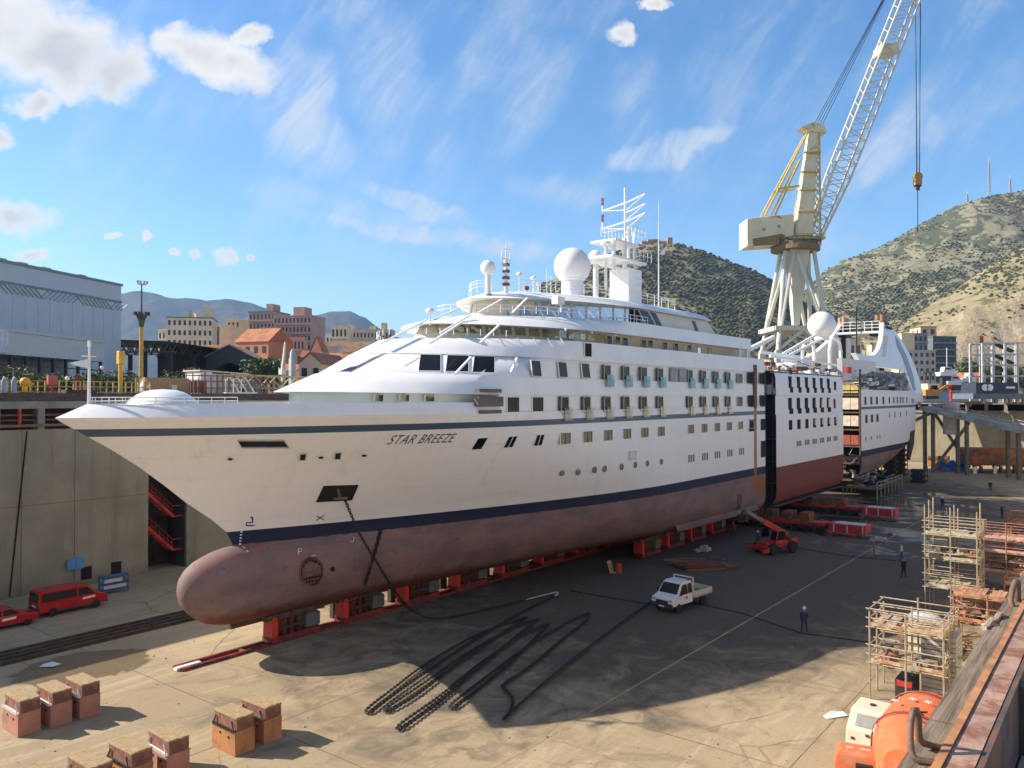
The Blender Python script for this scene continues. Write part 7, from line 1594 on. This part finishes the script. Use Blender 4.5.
# rope scraps on the coping
o = MB().sph(tuple(Q(988,624,5.1)), .035, 12, 8, 1.6, .8, .4).sph(tuple(Q(992,620,5.2)), .028, 10, 6, 1.3, 1.2, .7).tube([tuple(Q(982+3*i, 627-2.4*i+1.5*math.sin(i*2.2), 5.0+.05*i)) for i in range(7)], .018, 5).build('cloth_rag', M('rag', (.42,.34,.24), .9), smooth=True); tag(o, 'crumpled beige rag lying on the coping timber', 'rag')

# ================================================================ far end of the dock, right
ew = shipthing('end_wall', 'dark concrete end wall of the dock with sunlit patches', 'wall', 163, 0, 0); MB().bx(0, 3, -60, WY, 0, 12.4).build('wall_face', wallm, ew)
MB().bx(-.3, 3, -60, WY, 12.4, 13.0).bx(-.3, 3, -60, WY, 14.5, 15.1).build('coping', conc, ew); mb = MB()
for k in range(22): mb.bx(-.2, .4, -58+k*4.0, -57.3+k*4.0, 13.0, 14.5)
mb.build('gallery_column', conc, ew); MB().bx(2.2, 3, -60, WY, 13.0, 14.5).build('gallery_back', black, ew)
# sloping access ramp with posts
ramp_ = thing('access_ramp', 'sloping grey steel ramp bridge on posts behind the stern', 'ramp', (0,0,0), 0); a, b_ = Q(926, 408, 176), Q(1075, 442, 150)
mb = MB(); mb.beam(a, b_, 5, .9).beam(a+Vector((0,-2.4,.9)), b_+Vector((0,-2.4,.9)), .2, .3); mb.build('deck', M('ramp_grey', (.36,.34,.30), .8, var=.35, scale=.5), ramp_); mb = MB()
for f_ in (0.02, .27, .62, .93):
    p = a.lerp(b_, f_); mb.bx(p.x-.32, p.x+.32, p.y-2.0, p.y-1.4, 0, p.z-.4).bx(p.x-.32, p.x+.32, p.y+1.4, p.y+2.0, 0, p.z-.4)
p = a.lerp(b_, .02); mb.beam((p.x+.5,p.y-1.5,p.z-1), (p.x+8,p.y-1.5,1), .5, .5).beam((p.x+8,p.y-1.5,p.z-3), (p.x+.5,p.y-1.5,1), .5, .5).beam((p.x-9,p.y-1.5,p.z-5), (p.x,p.y-1.5,p.z-.8), .6, .6)
mb.build('post', M('post_dark', (.17,.16,.14), .8, var=.3), ramp_); mb = MB()
for f_ in range(24): p = a.lerp(b_, f_/23); mb.bar(p+Vector((0,-2.4,.4)), p+Vector((0,-2.4,1.5)), .08, 4)
mb.bar(a+Vector((0,-2.4,1.5)), b_+Vector((0,-2.4,1.5)), .07, 4).build('handrail', alu, ramp_)
MB().bar(Q(951,418,172)+Vector((0,0,-3.5)), Q(951,402,172), .0+1.6, 14).build('pale_tank', M('tank_pale', (.50,.47,.40), .6), ramp_)
# rusty barge on trestles
bg = thing('rusty_barge', 'long rusty orange steel pontoon on trestles at the dock end', 'pontoon', Q(968, 470, 172), R(-6)); bg.location.z = 0; k = 172/F
MB().ext([(0,0,1.6),(0,0,5.0),(1.0,0,5.2),(16,0,5.0),(30,0,5.2),(30,0,1.6)], (0,6,0)).build('pontoon_hull', M('pontoon_rust', (.38,.15,.055), .85, var=.4, scale=.4, col2=(.16,.09,.06), amt=.5, streak=.5), bg, bevel=.1)
mb = MB()
for i in range(7): x_ = .6+i*4.0; mb.bx(x_, x_+.5, -1.2, -.6, 0, 1.5).bx(x_+1.6, x_+2.1, -.4, .2, 0, 1.5).beam((x_-.3,-1.4,1.5), (x_+3,.6,2.0), .4, .4)
mb.build('trestle', rust, bg); MB().bx(.3, 1.0, -1.5, -1.3, 0, 1.5).bx(4.4, 5.0, -1.5, -1.3, 0, 1.7).build('white_board', white2, bg)
for px, lab in ((937.5, 'rusty keel block under the ramp, left of the blue tarpaulin'), (948, 'rusty keel block in front of the blue tarpaulin')):
    keelblock(lab, *G(px, 467), rustc, 0, False); bpy.data.objects[[o.name for o in bpy.data.objects if o.name.startswith('keel_block')][-1]].scale = (1.7, 1.1, 1.5)
t = thing('tarpaulin_heap', 'bright blue tarpaulin over gear under the ramp', 'tarpaulin', Vector((Q(950,470,176).x, 176, 0)), 0); mb = MB(); rr = []
for i in range(9):
    rr.append([(-2.7+i*.66, 1.2*math.cos(a), 2.7*max(0, math.sin(a))*(.75+.2*math.sin(i*1.7)) + .02) for a in [math.pi*j/8 for j in range(9)]])
mb.loft(rr).build('tarpaulin', M('tarp_blue', (.02,.10,.36), .4, var=.2), t, smooth=True); MB().bx(-3, 3, -.9, .9, 0, .2).build('pallet_base', wood, t)
# things on the far quay
t = thing('stair_tower', 'pale steel frame stair tower with dark zigzag flights at right', 'stair tower', Vector((Q(1003,0,185).x, 185, 14.8)), 0); k = 185/F; zz = lambda py: CAMZ-(py-HZ)*k-14.8; mb = MB()
for px in (983.5, 994, 1006, 1018, 1030):
    for y_ in (0, 5): mb.bx((px-1003)*k-.25, (px-1003)*k+.25, y_, y_+.4, 0, zz(342))
for py in (343, 354, 365, 376):
    for y_ in (0, 5): mb.beam(((983-1003)*k,y_,zz(py)), ((1030-1003)*k,y_,zz(py)), .3, .3)
for py in (343, 354): mb.beam(((984-1003)*k,0,zz(py)), ((994-1003)*k,0,zz(py+10)), .2, .2).beam(((994-1003)*k,0,zz(py)), ((984-1003)*k,0,zz(py+10)), .2, .2)
mb.build('tower_frame', M('frame_pale', (.50,.50,.50), .5), t); mb = MB()
for py in (342, 354, 365, 374): mb.beam(((998-1003)*k,2,zz(py)), ((1018-1003)*k,2,zz(py+9)), 1.4, .5)
mb.build('stair_flight', M('flight_dark', (.04,.045,.06), .7), t); MB().bx((980-1003)*k, (984-1003)*k, 0, .1, zz(343), zz(336)).build('flag', M('flag_red', (.45,.10,.05), .8), t)
t = thing('dock_cabin', 'long navy deck cabin with white round emblems at the right', 'cabin', Vector((Q(998,0,180).x, 180, 14.8)), 0); k = 180/F; zz = lambda py: CAMZ-(py-HZ)*k-14.8
MB().bx((976-998)*k, (1018-998)*k, 0, 6, zz(394), zz(382.5)).build('cabin_body', M('cabin_navy', (.035,.045,.075), .6), t); MB().bx((972-998)*k, (1040-998)*k, -.4, 8, zz(399), zz(393.5)).build('base_deck', M('deck_blue_grey', (.13,.16,.20), .7), t)
mb = MB()
for px in (985, 990): mb.lathe([(.75,-.06),(.75,-.02)], ((px-998)*k, 0, zz(387.5)), 14, 'Y')
mb.bx((1006-998)*k, (1015-998)*k, -.06, -.02, zz(388.5), zz(386.5)); mb.build('emblem', white2, t); mb = MB()
for px in (998, 1012, 1026): mb.bx((px-998)*k-.3, (px-998)*k+.3, .5, 1.1, 0, zz(399))
mb.build('stilt', conc, t)
building('pale cream tower block with grey balcony side beyond the fin', 902, 915, 334, 420, 12, (.62,.46,.31), None, 7, 2, blank=True)
building('grey balcony block joined to the cream tower', 914, 928, 334, 422, 12, (.24,.23,.25), None, 7, 3, bal=True)
building('grey white block with square dark windows below the cream tower', 908, 936, 351, 400, 12, (.42,.36,.31), None, 6, 5)
building('brown topped high building behind the dark tower', 921, 937, 327, 520, 14, (.52,.36,.25), M('brown_roof', (.16,.09,.07), .8), 7, 2)
building('dark green grey tower block with stacked balconies', 932, 958, 337, 440, 18, (.10,.12,.13), None, 9, 4, bal=True, ang=10)
building('low cream quay building with flat roof right of the stern', 928, 985, 385, 300, 12, (.62,.50,.34), None, 1, 8, name='warehouse')
building('salmon pink shed between the white boats and the stair tower', 968, 986, 372, 290, 10, (.55,.27,.17), terra, 1, 3, name='shed', cat='shed', roof='side')
building('low white and blue roofed sheds behind the ramp', 925, 985, 392, 240, 8, (.34,.40,.46), M('roof_blue', (.28,.36,.45), .5), 1, 6, name='shed', cat='shed', blank=True)
building('small ruined stone house on the slope behind the big dome', 850, 862, 339, 900, 14, (.46,.38,.27), None, 2, 2, name='house', cat='house')
building('pale house low on the slope right of the ruined one', 872, 880, 345, 880, 12, (.52,.42,.30), None, 2, 2, name='house', cat='house')
for i, (px, py, lab) in enumerate(((948, 371, 'white motor yacht with tall mast nearest the dark tower'), (955, 380, 'white motor yacht lower in front of the cream building'), (970, 377, 'small white yacht hull in front of the pink shed'))):
    Y = 255; k = Y/F; t = thing('motor_yacht', lab, 'yacht', Vector((Q(px,0,Y).x, Y, CAMZ-(py+5-HZ)*k)), 0, 'yachts laid up beyond the dock'); l_ = (11, 11, 7)[i]*k*.9; rr = []
    for q_ in range(9):
        f_ = q_/8; w_ = 1.8*(1-max(0, f_-.4)**2*2.6); rr.append([(-l_+2*l_*f_, -w_, 1.2+.6*f_), (-l_+2*l_*f_*.96, -w_*.6, 0), (-l_+2*l_*f_*.96, w_*.6, 0), (-l_+2*l_*f_, w_, 1.2+.6*f_)])
    MB().loft(rr).build('hull', white2, t); MB().ext([(-l_*.6,-1.2,1.4),(-l_*.5,-1.2,2.9),(l_*.1,-1.2,2.9),(l_*.5,-1.2,1.5)], (0,2.4,0)).build('deckhouse', M('yacht_pink', (.62,.50,.46), .6), t); MB().bx(-l_*.45, l_*.1, -1.23, -1.2, 2.0, 2.5).build('window', glass, t)
    MB().bar((-l_*.1,0,2.9), (-l_*.1,0,(9,5,4)[i]), .12, 5).build('mast', white2, t)
    MB().bx(-l_*.7, l_*.5, -.8, .8, 14.8-t.location.z, .1).build('cradle', steel, t)
tree('big bright green tree left of the stair tower', 968, 330, 16, 9, 71, clumps=12, leaf=.7, nl=130, zb=14.8, trunk=.15); tree('broad green tree joining it on the right', 982, 345, 18, 9, 72, clumps=12, leaf=.7, nl=130, zb=14.8, trunk=.15); tree('green tree behind the stair tower frame', 1005, 360, 15, 9, 73, clumps=11, leaf=.7, nl=120, zb=14.8, trunk=.15); tree('green tree at the right frame edge behind the stairs', 1024, 370, 16, 9, 74, clumps=11, leaf=.7, nl=120, zb=14.8, trunk=.15)
tree('darker tree at the foot of the green tower block', 962, 345, 9, 5, 75, clumps=8, leaf=.6, nl=100, zb=14.8, trunk=.2)
for px, lab in ((925, 'palm tree in front of the grey white block, left one'), (930, 'palm tree in front of the grey white block, right one')):
    Y = 330; t = thing('palm_tree', lab, 'palm', Vector((Q(px,0,Y).x, Y, 14.8)), 0, 'palm trees beyond the stern'); hh = CAMZ+(HZ-374)*Y/F-14.8; MB().bar((0,0,0), (.2,0,hh), .25, 7, .18).build('trunk', M('bark', (.09,.065,.045), .9), t); mb = MB()
    for q_ in range(16):
        a = q_*2.4; tip = Vector((math.cos(a)*2.6+.2, math.sin(a)*2.6, hh+.9*math.sin(q_*1.3)-.4)); mid_ = Vector((math.cos(a)*1.4+.2, math.sin(a)*1.4, hh+1.2)); sd_ = Vector((-math.sin(a), math.cos(a), 0))*.35; mb.cur = q_ % 3
        mb.add([Vector((.2,0,hh)), mid_-sd_, tip, mid_+sd_], [(0,1,2,3)])
    mb.build('crown', LEAF, t)
Y = 200; t = thing('construction_machine', 'orange excavator on the quay beside the stern', 'excavator', Vector((Q(930,0,Y).x, Y, CAMZ-(399-HZ)*Y/F-.0)), 0); MB().bx(-1.6, 1.6, -1, 1, .9, 2.4).beam((1.4,0,1.5), (4,0,3.2), .5, .6).beam((4,0,3.2), (6,0,1), .4, .5).build('boom_and_body', M('machine_orange', (.62,.28,.03), .5), t); MB().bx(-1.7, 1.7, -1.1, -.6, 0, .8).bx(-1.7, 1.7, .6, 1.1, 0, .8).build('track', steel, t); MB().bx(.2, 1.4, -1.0, 0, 2.4, 3.4).build('cab', glass, t)
t = thing('red_hydrant', 'red vertical pipe post on the quay beside the orange excavator', 'post', Vector((Q(951,0,190).x, 190, 14.8)), 0); MB().bar((0,0,0), (0,0,4.4), .35, 8).build('post', redp, t); MB().bx(-.8, .8, -.3, .3, 3.6, 4.0).build('cap', redp, t)
t = thing('quay_structure', 'raised deck on posts at the end of the dock above the gallery', 'platform', Vector((Q(945,0,188).x, 188, 0)), 0); MB().bx(-7, 10, 0, 5, 14.9, 15.3).build('deck', M('deck_brown', (.36,.24,.15), .8, var=.3), t)
for x_ in (-6, 0, 6): MB().bx(x_, x_+.4, .3, .7, 14.0, 14.9).build('post', conc, t)
# ================================================================ people
skin = M('skin', (.42,.25,.17), .6, var=.05); BOOT = M('boots', (.02,.018,.016), .7)
def person(lab, px, py, face, top, legs, hat, pose='stand', hatname='helmet', ht=1.76, seed=0):
    """one continuous skinned body; faces coloured by height, helmet as a child"""
    s_, y_ = G(px, py); r = random.Random(seed); st_ = {'stand': .12, 'walk': .34, 'wide': .26}[pose]; k = ht/1.76
    V = [(0,0,.98),(0,0,1.18),(0,0,1.42),(.01,0,1.53),(.02,0,1.64),(.03,0,1.74)]; E_ = [(0,1),(1,2),(2,3),(3,4),(4,5)]; RD = [.15,.14,.155,.06,.095,.085]
    def add(p, par, rd): V.append(p); RD.append(rd); E_.append((par, len(V)-1)); return len(V)-1
    n_ = add((.125,0,1.655), 4, .022)
    for sg in (-1, 1):
        fw = sg*st_*.8 if pose == 'walk' else .02; sp_ = st_*.5 if pose != 'walk' else .02
        hip = add((0, sg*.10, .92), 0, .105); kn = add((fw*.55+.03, sg*(.11+sp_*.45), .50), hip, .072); an_ = add((fw*.8, sg*(.12+sp_), .09), kn, .05); add((fw*.8+.17, sg*(.13+sp_), .045), an_, .04)
        sh_ = add((0, sg*.19, 1.40), 2, .07); af = (-fw*.7 if pose == 'walk' else (.16 if seed % 3 == 0 else .04)); el = add((af*.4-.02, sg*.265, 1.13), sh_, .05); wr = add((af+.05, sg*(.27 if seed % 3 else .17), .90+ (.1 if seed % 3 == 0 else 0)), el, .033)
        pa = add((V[wr][0]+.02, V[wr][1], V[wr][2]-.07), wr, .03); b0 = V[pa]
        for q_, ln in enumerate((.075,.085,.08,.065)): f1 = add((b0[0]+.028-.018*q_, b0[1]+sg*.004, b0[2]-ln*.55), pa, .010); add((b0[0]+.03-.018*q_, b0[1]-sg*.012, b0[2]-ln), f1, .008)
        add((b0[0]+.055, b0[1]-sg*.01, b0[2]-.01), pa, .010)
        add((.03, sg*.09, 1.64), 4, .022)
    me = bpy.data.meshes.new('person'); me.from_pydata([(a*k, b2*k, c_*k) for a, b2, c_ in V], E_, []); o = bpy.data.objects.new('person', me); COL.objects.link(o)
    sk = o.modifiers.new('skin', 'SKIN'); sl_ = me.skin_vertices[0].data
    for i, rd in enumerate(RD): sl_[i].radius = (rd*k, rd*k*(1.15 if i < 3 else 1))
    for i in range(len(RD)): sl_[i].use_root = (i == 0)
    ss = o.modifiers.new('sub', 'SUBSURF'); ss.levels = 1; ss.render_levels = 1
    dg = bpy.context.evaluated_depsgraph_get(); m2 = bpy.data.meshes.new_from_object(o.evaluated_get(dg)); o.modifiers.clear(); o.data = m2; bpy.data.meshes.remove(me)
    for mt in (skin, top, legs, BOOT): m2.materials.append(mt)
    for p in m2.polygons:
        c_ = p.center/k; p.use_smooth = True
        p.material_index = 3 if c_.z < .13 else (0 if c_.z > 1.5 or (c_.z < .92 and abs(c_.y) > .225 and c_.z > .7) else (1 if c_.z > .95 or abs(c_.y) > .2 and c_.z > .85 else 2))
    o.location = W(s_, y_, 0); o.rotation_euler.z = face; tag(o, lab, 'person', 'dock workers')
    if hat: MB().lathe([(.135,1.70),(.14,1.715),(.118,1.73),(.112,1.79),(.075,1.845),(.02,1.862)], (.02,0,0), 14).build(hatname, hat, o, smooth=True).scale = (k, k, k)
    return o
cl = lambda n_, c_: M('cloth_'+n_, c_, .85, var=.12, scale=5); NV = cl('navy', (.022,.035,.085)); BK = cl('black', (.015,.015,.02)); HW = M('hat_white', (.75,.75,.75), .35); HO = M('hat_orange', (.55,.13,.04), .4); HB = M('hat_blue', (.03,.10,.38), .5)
person('nearest dock worker in navy overalls and white helmet, seen from behind', 803, 632, 1.4, NV, NV, HW, seed=3)
person('dock worker in tan overalls and orange helmet near the transporters', 873, 556, -.6, cl('tan', (.26,.13,.06)), cl('tan', (.26,.13,.06)), HO, seed=1)
person('worker in white shirt and jeans with blue cap', 900.5, 560, 2.6, cl('white', (.62,.64,.68)), cl('jeans', (.03,.06,.14)), HB, hatname='cap', seed=2)
person('worker all in black standing legs apart in front of the white shirted one', 902.5, 577, 1.9, BK, BK, HB, 'wide', 'cap', seed=4)
person('worker in white top walking beside the tall scaffold', 945, 522, -.5, cl('white', (.62,.64,.68)), cl('jeans', (.03,.06,.14)), HW, 'walk', seed=5)
person('worker in dark blue above the tall scaffold top', 941.5, 509, .5, NV, NV, HW, 'wide', seed=6)
person('worker in dark clothes and orange helmet near the strip of sunlight', 1001, 517, 2., NV, BK, HO, seed=7)
person('lone worker in black far off in the middle of the dock', 989.5, 491, 1., BK, BK, None, seed=8)
person('worker in blue standing by the telehandler stabiliser', 757, 547, .3, cl('blue', (.04,.07,.18)), NV, HW, seed=9)
person('worker in red overalls in the shade under the hull', 732.5, 536, 1.2, cl('red', (.25,.03,.03)), NV, None, seed=10)
